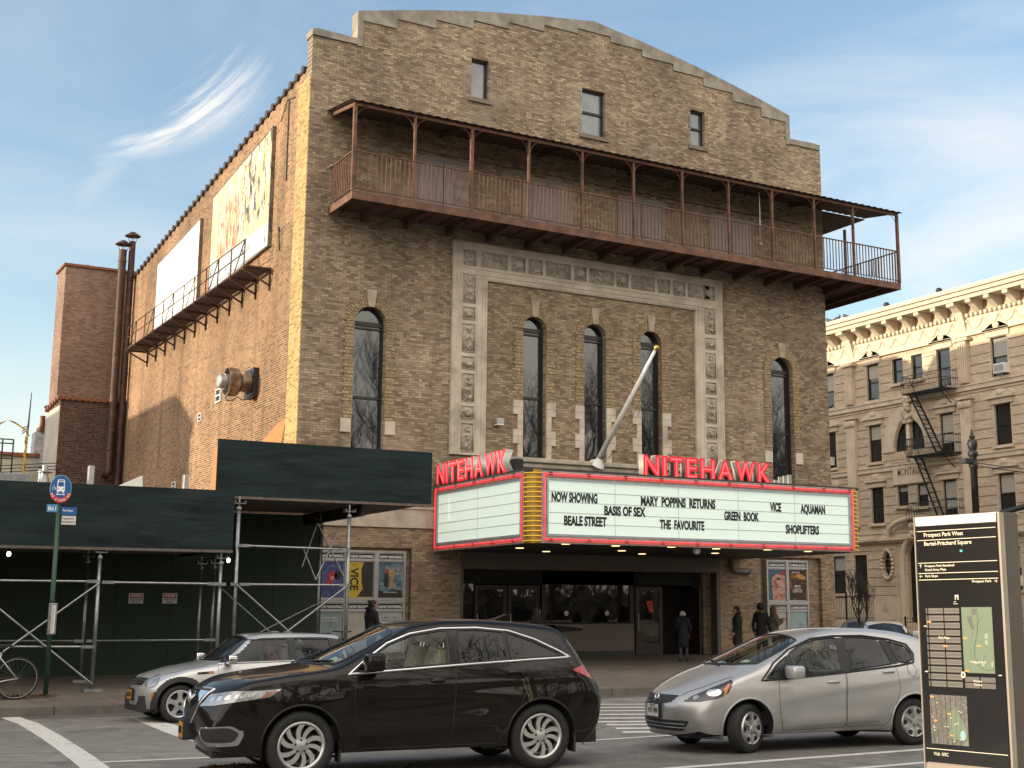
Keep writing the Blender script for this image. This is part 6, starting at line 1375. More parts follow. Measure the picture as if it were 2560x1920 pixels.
def car(name,label,cat,S,loc,rz,group=None):
    root=thing(name,label,cat,loc,rz,group); B=Body(S); pm=S['paint']; q=S.get('q',1.0)
    nx,ny,nz=int(S.get('nx',170)*q),int(40*q),int(58*q); xf=max(p[1] for p in S['front']); xr=min(p[1] for p in S['rear']); wmax=max(p[1] for p in S['plan']); zt_=max(p[1] for p in S['top'])
    xs=np.linspace(xr-.02,xf+.02,nx+1); ys=np.linspace(-wmax-.05,wmax+.05,ny+1); zz=np.linspace(S['zb'],zt_+.02,nz+1)
    idx={};V=[];faces=[];reg=[]
    def vid(i,j,k):
        t=(i,j,k)
        if t not in idx: idx[t]=len(V); V.append((xs[i],ys[j],zz[k]))
        return idx[t]
    for i in range(nx):
        for k in range(nz):
            faces.append((vid(i,0,k),vid(i+1,0,k),vid(i+1,0,k+1),vid(i,0,k+1))); reg.append(0)
            faces.append((vid(i,ny,k),vid(i,ny,k+1),vid(i+1,ny,k+1),vid(i+1,ny,k))); reg.append(1)
    for i in range(nx):
        for j in range(ny): faces.append((vid(i,j,nz),vid(i+1,j,nz),vid(i+1,j+1,nz),vid(i,j+1,nz))); reg.append(2)
    for j in range(ny):
        for k in range(nz):
            faces.append((vid(nx,j,k),vid(nx,j+1,k),vid(nx,j+1,k+1),vid(nx,j,k+1))); reg.append(3)
            faces.append((vid(0,j,k),vid(0,j,k+1),vid(0,j+1,k+1),vid(0,j+1,k))); reg.append(4)
    V=np.array(V); faces=np.array(faces); reg=np.array(reg)
    O=np.stack([np.clip(V[:,0],xr+.55,xf-.55),np.clip(V[:,1],-.55,.55)*.9,np.clip(V[:,2],S['zb']+.22,.70)],1); d=V-O; d/=np.linalg.norm(d,axis=1)[:,None]; H=B.hit(O,d)
    isS=np.zeros(len(V),bool); isS[np.unique(faces[reg<2])]=True; isT=np.zeros(len(V),bool); isT[np.unique(faces[reg==2])]=True
    ee=.01; gy=(B.g(H+[0,ee,0])-B.g(H-[0,ee,0])); gz=(B.g(H+[0,0,ee])-B.g(H-[0,0,ee])); gx=(B.g(H+[ee,0,0])-B.g(H-[ee,0,0])); lat=(np.abs(gy)>1.05*np.abs(gz))&(np.abs(gy)>1.05*np.abs(gx))&(H[:,2]>.75); isS|=lat; isT&=~isS
    cell=max((xf-xr)/nx,zt_/nz)
    done=np.zeros(len(V),bool)
    def snap_side(poly):
        D=dens(poly,.008); P=H[:,[0,2]]; bb=(P[:,0]>D[:,0].min()-.1)&(P[:,0]<D[:,0].max()+.1)&(P[:,1]>D[:,1].min()-.1)&(P[:,1]<D[:,1].max()+.1)&isS&~done
        ii=np.where(bb)[0]; dd=((P[ii][:,None]-D[None])**2).sum(2); mi=dd.argmin(1); nr=np.sqrt(dd.min(1))<.60*cell; ii=ii[nr]; t=D[mi[nr]]
        sg=np.sign(H[ii,1]); O_=np.stack([t[:,0],0*sg,t[:,1]],1); H[ii]=B.hit(O_,np.stack([0*sg,sg,0*sg],1)); done[ii]=True
    def snap_top(poly):
        D=dens(poly,.008); P=H[:,[0,1]]; bb=(P[:,0]>D[:,0].min()-.1)&(P[:,0]<D[:,0].max()+.1)&isT&~done; ii=np.where(bb)[0]
        dd=((P[ii][:,None]-D[None])**2).sum(2); mi=dd.argmin(1); nr=np.sqrt(dd.min(1))<.6*cell; ii=ii[nr]; t=D[mi[nr]]
        H[ii]=B.hit(np.stack([t[:,0],t[:,1],0*t[:,0]+.62],1),np.tile([0,0,1.],(len(ii),1))); done[ii]=True
    arches=[(ax,S['ra']) for ax in S['axles']]
    for ax,ra in arches: snap_side([(ax+ra*math.cos(t),S['wr']+ra*math.sin(t)) for t in np.linspace(-.7,math.pi+.7,40)])
    for w_ in S['windows']: snap_side(w_['poly'])
    ws=S['screen']; snap_top(ws)
    for dr in S.get('doors',[]): snap_side(dr)
    C=H[faces].mean(1); grp=np.zeros(len(faces),int); sd=(reg<2)|((reg==2)&(lat[faces].sum(1)>=2))
    for ax,ra in arches: grp[sd&((C[:,0]-ax)**2+(C[:,2]-S['wr'])**2<ra*ra)&(C[:,2]<S['wr']+ra)]=-1
    for i,w_ in enumerate(S['windows']): m=sd&(grp==0)&inpoly(C[:,[0,2]],w_['poly']); grp[m&(C[:,1]>0)]=10+i; grp[m&(C[:,1]<0)]=40+i
    grp[(reg==2)&inpoly(C[:,[0,1]],ws)]=70
    rw=S.get('rear_glass')
    if rw: grp[((reg==4)|(reg==2))&(C[:,2]>rw[0])&(C[:,2]<rw[1])&(np.abs(C[:,1])<rw[2])&(C[:,0]<rw[3])]=71
    for i,dr in enumerate(S.get('doors',[])): m=sd&(grp==0)&inpoly(C[:,[0,2]],dr); grp[m&(C[:,1]>0)]=80+i; grp[m&(C[:,1]<0)]=90+i
    def sub(gid,name,m,parent=root):
        f=faces[grp==gid]
        if len(f)==0: return None
        u,inv=np.unique(f,return_inverse=True); mb=MB(); mb.add(H[u],inv.reshape(f.shape)); o=mb.build(name,m,parent,smooth=True,local=True)
        b=bmesh.new(); b.from_mesh(o.data); bmesh.ops.remove_doubles(b,verts=b.verts,dist=2e-4); bmesh.ops.dissolve_degenerate(b,edges=b.edges,dist=1e-5); b.to_mesh(o.data); b.free(); o.data.polygons.foreach_set('use_smooth',[True]*len(o.data.polygons)); return o
    if 'band' in S: m=sd&(grp==0)&(C[:,2]>S['band'][0])&(C[:,2]<S['band'][1])&(C[:,0]<S['band'][2]); grp[m]=100
    body=sub(0,'body',pm); sub(100,'black_pillars',M_blk)
    for i,w_ in enumerate(S['windows']):
        for off in (10,40): sub(off+i,'side_window',w_['glass'])
    sub(70,'windscreen',M_cg); sub(71,'rear_window',M_tint)
    drs={}
    for i,dr in enumerate(S.get('doors',[])):
        for off,sg in ((80,1),(90,-1)):
            drs[(i,sg)]=sub(off+i,'door',pm)
    def line(poly,mp,r,m,name,off=0,closed=True,parent=root,step=.04):
        P=B.mapped(dens(poly,step,closed),mp,off); return MB().tube([tuple(p) for p in P],r,6,closed=closed).build(name,m,parent,smooth=True,local=True)
    for sg in (1,-1):
        for i,dr in enumerate(S.get('doors',[])): 
            if drs.get((i,sg)): line(dr,B.side(sg),.0038,M_inkk,'door_seam',-.001,parent=drs[(i,sg)])
        for w_ in S['windows']:
            line(w_['poly'],B.side(sg),.012,M_blk,'window_seal',0)
        for pl,r,m in S.get('trim',[]): line(pl,B.side(sg),r,m,'window_trim',.004,closed=True)
        for pl,r,m in S.get('trim_open',[]): line(pl,B.side(sg),r,m,'trim_strip',.004,closed=False)
        for ax,ra in arches:
            line([(ax+ra*math.cos(t),S['wr']+ra*math.sin(t)) for t in np.linspace(-.45,math.pi+.45,30)],B.side(sg),.016,S.get('archm',pm),'arch_lip',-.008,closed=False)
    for pl in S.get('lines_top',[]): line(pl,B.top(),.005,M_inkk,'panel_gap',-.001,closed=False)
    line(ws,B.top(),.014,M_blk,'screen_seal',0)
    # wheel housings, underbody, cabin
    mb=MB(); mb.box(S['axles'][1]-.5,S['axles'][0]+.55,-wmax+.3,wmax-.3,S['zb']+.03,S['zb']+.28); mb.box(xr+.15,xf-.18,-wmax+.34,wmax-.34,S['zb']+.02,S['zb']+.22)
    for ax,ra in arches:
        for sg in (1,-1):
            n=20; vs=[];fs=[]
            for i in range(n+1):
                t=-.25+(math.pi+.5)*i/n
                for y in (sg*(wmax-.06),sg*.42): vs.append((ax+(ra-.004)*math.cos(t),y,S['wr']+(ra-.004)*math.sin(t)))
            fs=[(2*i,2*i+1,2*i+3,2*i+2) for i in range(n)]; b0=len(vs); vs.append((ax,sg*.42,S['wr'])); fs+=[(2*i+1,b0,2*i+3) for i in range(n)]; mb.add(vs,fs)
    mb.build('underbody',M_blkm,root,local=True)
    if 'belt' in S:
        zc=S['belt']; mb=MB(); mb.box(S['cab'][0],S['cab'][1],-wmax+.16,wmax-.16,S['zb']+.15,S['zb']+.32); rbox(mb,(S['cab'][1]-.12,0,zc-.17),(.30,wmax-.2,.13)); mb.build('dashboard',M_cab,root,local=True)
        for y in (S['seaty'],-S['seaty']):
            mb=MB(); sx=S['seatx']; rbox(mb,(sx+.2,y,S['seatz']),(.27,.25,.10)); rbox(mb,(sx-.12,y,S['seatz']+.36),(.085,.25,.36),rot=-.22); mb.build('seat',S['seatm'],root,smooth=True,local=True)
            mb=MB(); rbox(mb,(sx-.24,y,S['seatz']+.86),(.055,.14,.10),rot=-.1); h=mb.build('head_rest',S['seatm'],root,smooth=True,local=True)
            mb=MB()
            for dy in (-.06,.06): mb.tube([(sx-.22,y+dy,S['seatz']+.66),(sx-.235,y+dy,S['seatz']+.8)],.008,5)
            mb.build('head_rest_post',M_chrome,h,local=True)
        mb=MB(); rx=S['seatx']-.95; rbox(mb,(rx+.25,0,S['seatz']+.02),(.26,wmax-.3,.10)); rbox(mb,(rx,0,S['seatz']+.34),(.09,wmax-.32,.32),rot=-.25)
        for y in (-.4,.4): rbox(mb,(rx-.1,y,S['seatz']+.76),(.05,.13,.08))
        mb.build('rear_bench',S['seatm'],root,smooth=True,local=True)
        mb=MB(); cx=S['seatx']+.62; mb.tube([(cx+.06*math.cos(t),S['seaty']+.18*math.sin(t)*1.0,zc-.02+.18*math.cos(t)) for t in np.linspace(0,6.283,21)[:-1]],.014,6,closed=True); mb.build('steering_wheel',M_blk,root,local=True)
        MB().box(S['screen_top']-.10,S['screen_top']-.04,-.12,.12,zt_-.20,zt_-.13).build('rear_view_mirror',M_blk,root,local=True)
    for i,ax in enumerate(S['axles']):
        for sg in (1,-1): wheel(root,ax,sg*(S['track']),S['wr'],S['ww'],S['rim'],S['style'],S.get('steer',0) if i==0 else 0,sg=sg)
    return root,B,drs
def mirror(root,B,x,z,sg,m,cap=None,s=(.09,.13,.085)):
    p=B.hit([(x,0,z)],[(0,sg,0)])[0]; mb=MB(); rbox(mb,(x-.03,p[1]+sg*.17,z+.08),s); o=mb.build('wing_mirror',m,root,smooth=True,local=True)
    mb=MB(); mb.tube([(x,p[1]-.02*sg,z-.0),(x-.01,p[1]+sg*.08,z+.015),(x-.02,p[1]+sg*.14,z+.05)],[.035,.03,.035],8); mb.build('mirror_arm',M_blk,o,smooth=True,local=True)
    MB().box(x-.03-s[0]-.002,x-.03-s[0]+.004,*sorted((p[1]+sg*(.17-s[1]*.8),p[1]+sg*(.17+s[1]*.8))),z+.02,z+.14).build('mirror_glass',M_chrome,o,local=True)
    return o
def handle(root,B,x,z,sg,door_,m,w=.17,rec=True):
    p=B.hit([(x,0,z)],[(0,sg,0)])[0][1]; mb=MB(); mb.tube([(x-w/2,p-sg*.01,z),(x-w*.42,p+sg*.022,z+.004),(x,p+sg*.028,z+.008),(x+w*.42,p+sg*.022,z+.004),(x+w/2,p-sg*.01,z)],[.012,.016,.017,.016,.012],8); mb.build('handle',m,door_,smooth=True,local=True)
    if rec:
        mb=MB(); mb.sphere((x,p-sg*.012,z-.005),.06,14,8,sc=(1.4,.35,.75)); mb.build('handle_recess',M_blk,door_,smooth=True,local=True)
def plate(root,org,right,up,w_,h_,bg,fg,txt,small=None,frame=M_blk):
    org=np.array(org,float); r=np.array(right,float); u=np.array(up,float); n=np.cross(r,u)
    def P(a,b,c): return tuple(org+r*a+u*b+n*c)
    mb=MB()
    def bx(a0,a1,b0,b1,c0,c1): mb.add([P(a,b,c) for c in (c0,c1) for b in (b0,b1) for a in (a0,a1)],[(0,2,3,1),(4,5,7,6),(0,1,5,4),(2,6,7,3),(0,4,6,2),(1,3,7,5)])
    bx(-w_/2-.02,w_/2+.02,-.02,h_+.02,-.03,0); T=mb.build('licence_plate',frame,root,local=True); mb=MB(); bx(-w_/2,w_/2,0,h_,.001,.006); mb.build('plate_face',bg,T,local=True)
    text(txt,h_*.50,P(-w_*.43,h_*.26,.008),r,u,fg,T,'plate_lettering',width=w_*.86,bold=.01,depth=.001,local=True)
    if small: text(small,h_*.14,P(-w_*.25,h_*.82,.008),r,u,fg,T,'plate_lettering',width=w_*.5,depth=.001,local=True)
    return T
mir=lambda pl:[(x,-y) for x,y in pl]
# ---- dark brown SUV
P_suv=paint('dark_brown_metallic_paint',(.0065,.0048,.0037),.0,.3,.62,.22,.08)
dlo=[(.86,1.075),(.66,1.23),(.42,1.39),(.16,1.49),(-.2,1.545),(-.62,1.55),(-1.0,1.515),(-1.3,1.42),(-1.58,1.29),(-1.72,1.215),(-1.23,1.195),(-.36,1.15)]
SUV=dict(paint=P_suv,zb=.22,k=.028,
 top=[(2.55,.6),(2.41,.87),(2.31,.975),(2.15,1.045),(1.8,1.10),(1.5,1.135),(1.25,1.165),(1.12,1.20),(.28,1.585),(.05,1.625),(-.25,1.65),(-.7,1.65),(-1.2,1.62),(-1.6,1.57),(-1.78,1.51),(-2.00,1.21),(-2.10,1.05),(-2.3,.8)],
 plan=[(2.5,.83),(2.2,.875),(1.75,.92),(1.3,.93),(.3,.935),(-1.3,.935),(-1.8,.91),(-2.1,.87),(-2.35,.82)],
 sec=[(.15,-.08),(.30,-.045),(.42,-.018),(.6,0),(.85,.0),(1.0,-.018),(1.12,-.05),(1.3,-.125),(1.5,-.215),(1.65,-.29)],
 front=[(.2,2.10),(.3,2.24),(.42,2.34),(.55,2.375),(.75,2.38),(.90,2.33),(1.0,2.21),(1.2,1.75)],fbow=.13,
 rear=[(.2,-2.02),(.35,-2.2),(.5,-2.27),(.75,-2.30),(.92,-2.24),(1.02,-2.14),(1.25,-1.99),(1.45,-1.83),(1.6,-1.75)],rbow=.24,
 flare=[(1.3425,.42,.55,.36,.022),(-1.3425,.45,.55,.38,.03)],crease=[(1.0,.93,-2.0,1.02,.10,.012),(.9,.42,-.9,.52,.08,.016)],bow=.30,crown=.035,
 axles=(1.3425,-1.3425),ra=.415,wr=.355,ww=.235,rim=.245,track=.80,style='swirl',
 windows=[dict(poly=[(.80,1.098),(.62,1.24),(.40,1.375),(.14,1.47),(-.20,1.522),(-.275,1.523),(-.265,1.163)],glass=M_cg),dict(poly=[(-.40,1.17),(-.40,1.526),(-.62,1.526),(-.93,1.50),(-.96,1.195)],glass=M_tint),dict(poly=[(-1.0,1.20),(-.98,1.493),(-1.27,1.40),(-1.56,1.27),(-1.62,1.225)],glass=M_tint)],
 screen=rnd_poly([(.96,.70),(1.12,.45),(1.20,.15),(1.20,-.15),(1.12,-.45),(.96,-.70),(.62,-.68),(.33,-.60),(.31,-.3),(.30,0),(.31,.3),(.33,.60),(.62,.68)],.03),screen_top=.3,
 doors=[rnd_poly([(.80,1.06),(.79,.75),(.74,.30),(-.28,.30),(-.325,1.14)],.04),rnd_poly([(-.34,1.14),(-.295,.30),(-.82,.30),(-.93,.48),(-1.10,.72),(-1.19,1.0),(-1.16,1.18)],.05)],
 trim=[(dlo,.016,M_chrome)],lines_top=[[(1.32,.80),(1.75,.74),(2.02,.60)],[(1.32,-.80),(1.75,-.74),(2.02,-.60)]],
 belt=1.14,cab=(-1.9,1.05),seatx=-.10,seaty=.38,seatz=.62,seatm=M_beige,rear_glass=(1.16,1.42,.62,-1.9))
hd=math.radians(172.35); mid=((-6.93-4.25)/2,(-20.44-20.80)/2); n_=(math.sin(hd),-math.cos(hd))
ctr=(mid[0]+n_[0]*.92,mid[1]+n_[1]*.92)
suv,B,dr=car('parked_suv','dark brown SUV with chrome window trim, nearest car in the middle of the road','car',SUV,(ctr[0],ctr[1],0),hd)
suv.name='suv'
for sg in (1,-1):
    mirror(suv,B,.66,1.12,sg,P_suv,s=(.10,.125,.095))
    for i,(x,z) in enumerate(((-.12,.985),(-1.02,1.055))): handle(suv,B,x,z,sg,dr[(i,sg)],P_suv)
    C_=B.corner(1.3,.35,sg)
    hl=patch(B,[(.16,.765),(.24,.885),(.55,.925),(.98,.93),(1.14,.945),(1.0,.875),(.7,.825),(.40,.78)],C_,.006,'headlight',M_lens,suv,res=.025)
    patch(B,[(.86,.85),(.93,.92),(1.10,.925),(.97,.86)],C_,.010,'amber_reflector',mat('amber_grey_lens',(.22,.09,.04),.15,coat=1),hl,res=.02)
    for k in range(5): patch(B,[(.30+.11*k,.815+.012*k),(.30+.11*k,.86+.010*k),(.36+.11*k,.868+.010*k),(.36+.11*k,.822+.012*k)],C_,.010,'lamp_element',M_chrome,hl,res=.02)
    fg=patch(B,rnd_poly([(.16,.47),(.22,.56),(.62,.58),(.72,.50),(.66,.38),(.22,.36)],.03),C_,.004,'fog_lamp_surround',M_chrome,suv,res=.025)
    patch(B,rnd_poly([(.19,.475),(.24,.545),(.60,.565),(.68,.50),(.62,.415),(.25,.41)],.03),C_,.008,'fog_lamp_grille',M_blkm,fg,res=.025)
    tl=patch(B,[(-1.72,1.075),(-1.98,1.155),(-2.12,1.12),(-2.16,1.0),(-2.0,.965)],B.side(sg),.006,'tail_light',M_red,suv,res=.025)
    if tl: patch(B,[(-1.98,1.13),(-2.10,1.105),(-2.14,1.01),(-2.05,.99)],B.side(sg),.010,'clear_lens',M_lens,tl,res=.02)
    for ax in SUV['axles']:
        MB().box(ax-.42,ax-.40,*sorted((sg*.70,sg*.90)),.17,.40).build('mud_flap',M_blkm,suv,local=True)
    if sg>0: 
        e=rnd_poly([(-1.24,1.02),(-1.25,1.13),(-1.42,1.14),(-1.42,1.03)],.03); P_=B.mapped(dens(e,.03),B.side(sg),-.001); MB().tube([tuple(p) for p in P_],.004,5,closed=True).build('fuel_flap_seam',M_inkk,suv,local=True)
gr=patch(B,rnd_poly([(-.56,.94),(.56,.94),(.45,.70),(.24,.57),(-.24,.57),(-.45,.70)],.03),B.frontm(),.004,'grille',M_blkm,suv,res=.03)
patch(B,rnd_poly([(-.53,.92),(.53,.92),(.42,.80),(.20,.735),(-.20,.735),(-.42,.80)],.02),B.frontm(),.012,'grille_blade',M_chrome,gr,res=.03)
P_=B.mapped(dens([(-.56,.94),(.56,.94),(.45,.70),(.24,.57),(-.24,.57),(-.45,.70)],.04),B.frontm(),.008); MB().tube([tuple(p) for p in P_],.014,6,closed=True).build('grille_rim',M_chrome,gr,smooth=True,local=True)
mb=MB(); fx=B.hit([(1,0,.83)],[(1,0,0)])[0][0]+.02; mb.tube([(fx,.07*math.cos(t)*1.05,.835+.07*math.sin(t)) for t in np.linspace(0,6.283,19)[:-1]],.009,6,closed=True); mb.tube([(fx,.045,.785),(fx,.012,.89)],.009,5); mb.tube([(fx,-.045,.785),(fx,-.012,.89)],.009,5); mb.tube([(fx,-.03,.83),(fx,.03,.83)],.007,5); mb.build('emblem',M_chrome,gr,smooth=True,local=True)
fx=B.hit([(1,0,.48)],[(1,0,0)])[0][0]
plate(suv,(fx+.09,0,.42),(0,1,0),(0,0,1),.30,.16,mat('orange_plate',(.55,.24,.02),.5,var=.08),M_inkk,'GTN 8367',frame=M_blkm); MB().box(fx-.05,fx+.06,-.17,.17,.40,.62).build('plate_bracket',M_blkm,suv,local=True)
mb=MB(); mb.prism([(-1.60,1.585),(-2.0,1.545),(-1.96,1.50),(-1.70,1.49)],lambda u,v,d:(u,d,v),-.62,.62); mb.build('roof_spoiler',P_suv,suv,fix=True,local=True,bevel=.015)
mb=MB(); mb.prism([(-1.02,1.63),(-1.22,1.70),(-1.26,1.70),(-1.24,1.62)],lambda u,v,d:(u,d,v),-.03,.03); mb.build('roof_fin',P_suv,suv,fix=True,local=True,bevel=.01)
o=MB().box(.93,1.06,.46,.62,0,.001); p=B.hit([(1.0,.52,.62)],[(0,0,1)])[0]
patch(B,[(.90,.44),(.90,.60),(.98,.59),(.98,.43)],B.top(),-.012,'windscreen_sticker',mat('pale_green_sticker',(.45,.52,.30),.6,var=.1),suv,res=.03,skirt=.02)
mb=MB()
for y0,y1 in ((.1,.6),(-.55,-.05)):
    Pq=B.mapped([(1.18,y0),(1.04,(y0+y1)/2+.1),(.97,y1)],B.top(),.012); mb.tube([tuple(p) for p in Pq],.010,5)
mb.build('wiper',M_blk,suv,local=True)
# ---- silver hatchback on the right
P_sil=paint('silver_metallic_paint',(.50,.49,.48),.6,.38)
FIT=dict(paint=P_sil,zb=.17,k=.030,
 top=[(2.4,.4),(2.16,.66),(2.06,.76),(1.9,.86),(1.7,.94),(1.5,1.0),(1.36,1.04),(.45,1.395),(.2,1.465),(-.1,1.505),(-.4,1.52),(-.8,1.51),(-1.2,1.47),(-1.55,1.395),(-1.75,1.25),(-1.85,1.05),(-2.1,.8)],
 plan=[(2.2,.72),(1.95,.77),(1.65,.825),(1.25,.845),(.3,.848),(-1.2,.848),(-1.6,.83),(-1.9,.78),(-2.05,.74)],
 sec=[(.12,-.07),(.25,-.035),(.38,-.012),(.6,0),(.8,-.004),(.95,-.03),(1.1,-.085),(1.3,-.165),(1.45,-.235),(1.55,-.29)],
 front=[(.14,2.0),(.24,2.09),(.4,2.14),(.55,2.14),(.66,2.10),(.78,1.98),(.9,1.75),(1.1,1.3)],fbow=.40,
 rear=[(.15,-1.85),(.3,-1.94),(.5,-1.98),(.7,-1.97),(.9,-1.93),(1.1,-1.86),(1.3,-1.75),(1.45,-1.65)],rbow=.2,
 flare=[(1.25,.38,.5,.34,.018),(-1.25,.40,.5,.36,.024)],crease=[(.85,.62,-1.7,.95,.10,.012),(.8,.31,-.8,.36,.07,.018)],bow=.34,crown=.03,tsig=.06,
 axles=(1.25,-1.25),ra=.365,wr=.302,ww=.19,rim=.198,track=.735,style='cap',steer=.42,
 windows=[dict(poly=[(.98,.905),(.80,1.06),(.64,1.16),(.64,.905)],glass=M_cg),dict(poly=[(.57,.92),(.57,1.20),(.38,1.30),(.15,1.365),(-.10,1.385),(-.165,1.385),(-.16,.965)],glass=M_cg),dict(poly=[(-.29,.98),(-.29,1.39),(-.60,1.385),(-.86,1.36),(-.96,1.045)],glass=M_cg),dict(poly=[(-1.07,1.07),(-.97,1.335),(-1.24,1.265),(-1.31,1.17),(-1.29,1.09),(-1.18,1.06)],glass=M_cg)],
 screen=rnd_poly([(1.02,.66),(1.22,.42),(1.32,.15),(1.32,-.15),(1.22,-.42),(1.02,-.66),(.62,-.62),(.36,-.55),(.34,-.25),(.33,0),(.34,.25),(.36,.55),(.62,.62)],.03),screen_top=.35,
 doors=[rnd_poly([(.81,.88),(.81,.5),(.76,.26),(-.17,.27),(-.20,.95)],.04),rnd_poly([(-.215,.955),(-.185,.27),(-.80,.28),(-.92,.45),(-1.03,.72),(-1.0,1.02)],.05)],
 lines_top=[[(1.40,.72),(1.75,.60),(1.98,.42)],[(1.40,-.72),(1.75,-.60),(1.98,-.42)]],
 belt=.95,cab=(-1.6,1.2),seatx=-.12,seaty=.34,seatz=.52,seatm=M_gseat,rear_glass=(1.05,1.35,.55,-1.6))
hd=math.radians(172.3); mid=((-1.25+1.20)/2,(-20.72-21.05)/2); n_=(math.sin(hd),-math.cos(hd)); ctr=(mid[0]+n_[0]*.83,mid[1]+n_[1]*.83)
fit,B,dr=car('hatchback','silver hatchback with turned front wheels between the SUV and the wayfinding panel','car',FIT,(ctr[0],ctr[1],0),hd)
for sg in (1,-1):
    mirror(fit,B,.70,.90,sg,P_sil,s=(.085,.125,.08))
    for i,(x,z) in enumerate(((0.0,.835),(-.87,.945))): handle(fit,B,x,z,sg,dr[(i,sg)],P_sil,w=.18,rec=False)
    C_=B.corner(1.15,.30,sg)
    hl=patch(B,[(.22,.63),(.36,.71),(.62,.80),(.98,.895),(1.03,.87),(.95,.74),(.80,.675),(.5,.635)],C_,.006,'headlight',M_lensd,fit,res=.025)
    patch(B,ell(.70,.745,.13,.045),C_,.011,'reflector',M_chrome,hl,res=.02); patch(B,ell(.42,.685,.05,.025),C_,.011,'reflector',M_lens,hl,res=.015)
    patch(B,[(.88,.70),(.86,.78),(.93,.85),(.97,.84),(.92,.745)],C_,.011,'amber_lens',M_amb,hl,res=.02)
    patch(B,[(-1.72,1.02),(-1.84,1.03),(-1.92,.86),(-1.80,.80)],B.side(sg),.006,'tail_light',M_red,fit,res=.03)
    for pl in (rnd_poly([(-.165,.955),(-.165,1.385),(-.288,1.39),(-.288,.965)],.01),rnd_poly([(.575,.915),(.575,1.20),(.635,1.165),(.635,.91)],.01),rnd_poly([(-.97,1.04),(-.87,1.375),(-.965,1.36),(-1.06,1.05)],.01)): patch(B,pl,B.side(sg),.003,'black_pillar_trim',M_blk,fit,res=.03)
    P_=B.mapped(dens([(1.06,.875),(.84,1.085),(.56,1.245),(.2,1.378),(-.15,1.41),(-.6,1.41),(-1.0,1.36),(-1.27,1.29),(-1.345,1.17),(-1.31,1.06),(-1.05,1.02),(-.2,.95),(.6,.895)],.05),B.side(sg),.002); MB().tube([tuple(p) for p in P_],.014,6,closed=True).build('window_surround',M_blk,fit,smooth=True,local=True)
    if sg>0:
        P_=B.mapped([(-1.25+.07*math.cos(t),.965+.085*math.sin(t)) for t in np.linspace(0,6.283,25)[:-1]],B.side(sg),-.001); MB().tube([tuple(p) for p in P_],.004,5,closed=True).build('fuel_flap_seam',M_inkk,fit,local=True)
gr=patch(B,rnd_poly([(-.40,.70),(.40,.70),(.30,.61),(.12,.585),(-.12,.585),(-.30,.61)],.02),B.frontm(),.004,'grille',M_blkm,fit,res=.03)
fx=B.hit([(1,0,.645)],[(1,0,0)])[0][0]+.015; mb=MB(); 
for s in (-1,1): mb.tube([(fx,s*.030,.605),(fx-.005,s*.042,.69)],.010,5)
mb.tube([(fx,-.035,.648),(fx,.035,.648)],.009,5); mb.tube([(fx-.003,.066*math.copysign(abs(math.cos(t))**.5,math.cos(t)),.648+.056*math.copysign(abs(math.sin(t))**.5,math.sin(t))) for t in np.linspace(0,6.283,25)[:-1]],.007,5,closed=True); mb.build('emblem',M_chrome,gr,smooth=True,local=True)
patch(B,rnd_poly([(-.62,.40),(.62,.40),(.50,.27),(-.50,.27)],.03),B.frontm(),.004,'lower_grille',M_blkm,fit,res=.03)
for z in (.31,.355): P_=B.mapped(dens([(-.55,z),(.55,z)],.05,False),B.frontm(),.008); MB().tube([tuple(p) for p in P_],.008,5).build('grille_bar',mat('grille_bar_grey',(.22,.22,.22),.4,.4),fit,local=True)
fx=B.hit([(1,0,.45)],[(1,0,0)])[0][0]
plate(fit,(fx+.03,0,.43),(0,1,0),(0,0,1),.30,.15,M_sgn,M_inkk,'4197 WM',small='MAINE'); 
patch(B,[(1.02,.40),(1.02,.50),(1.10,.48),(1.10,.38)],B.top(),-.012,'windscreen_sticker',mat('pale_green_sticker',(.45,.55,.40),.6,var=.1),fit,res=.03)
mb=MB()
for pts in ([(1.34,.25),(1.20,-.2),(1.08,-.5)],[(1.32,-.1),(1.24,.35),(1.06,.6)]): mb.tube([tuple(p) for p in B.mapped(pts,B.top(),.012)],.010,5)
mb.build('wiper',M_blk,fit,local=True)
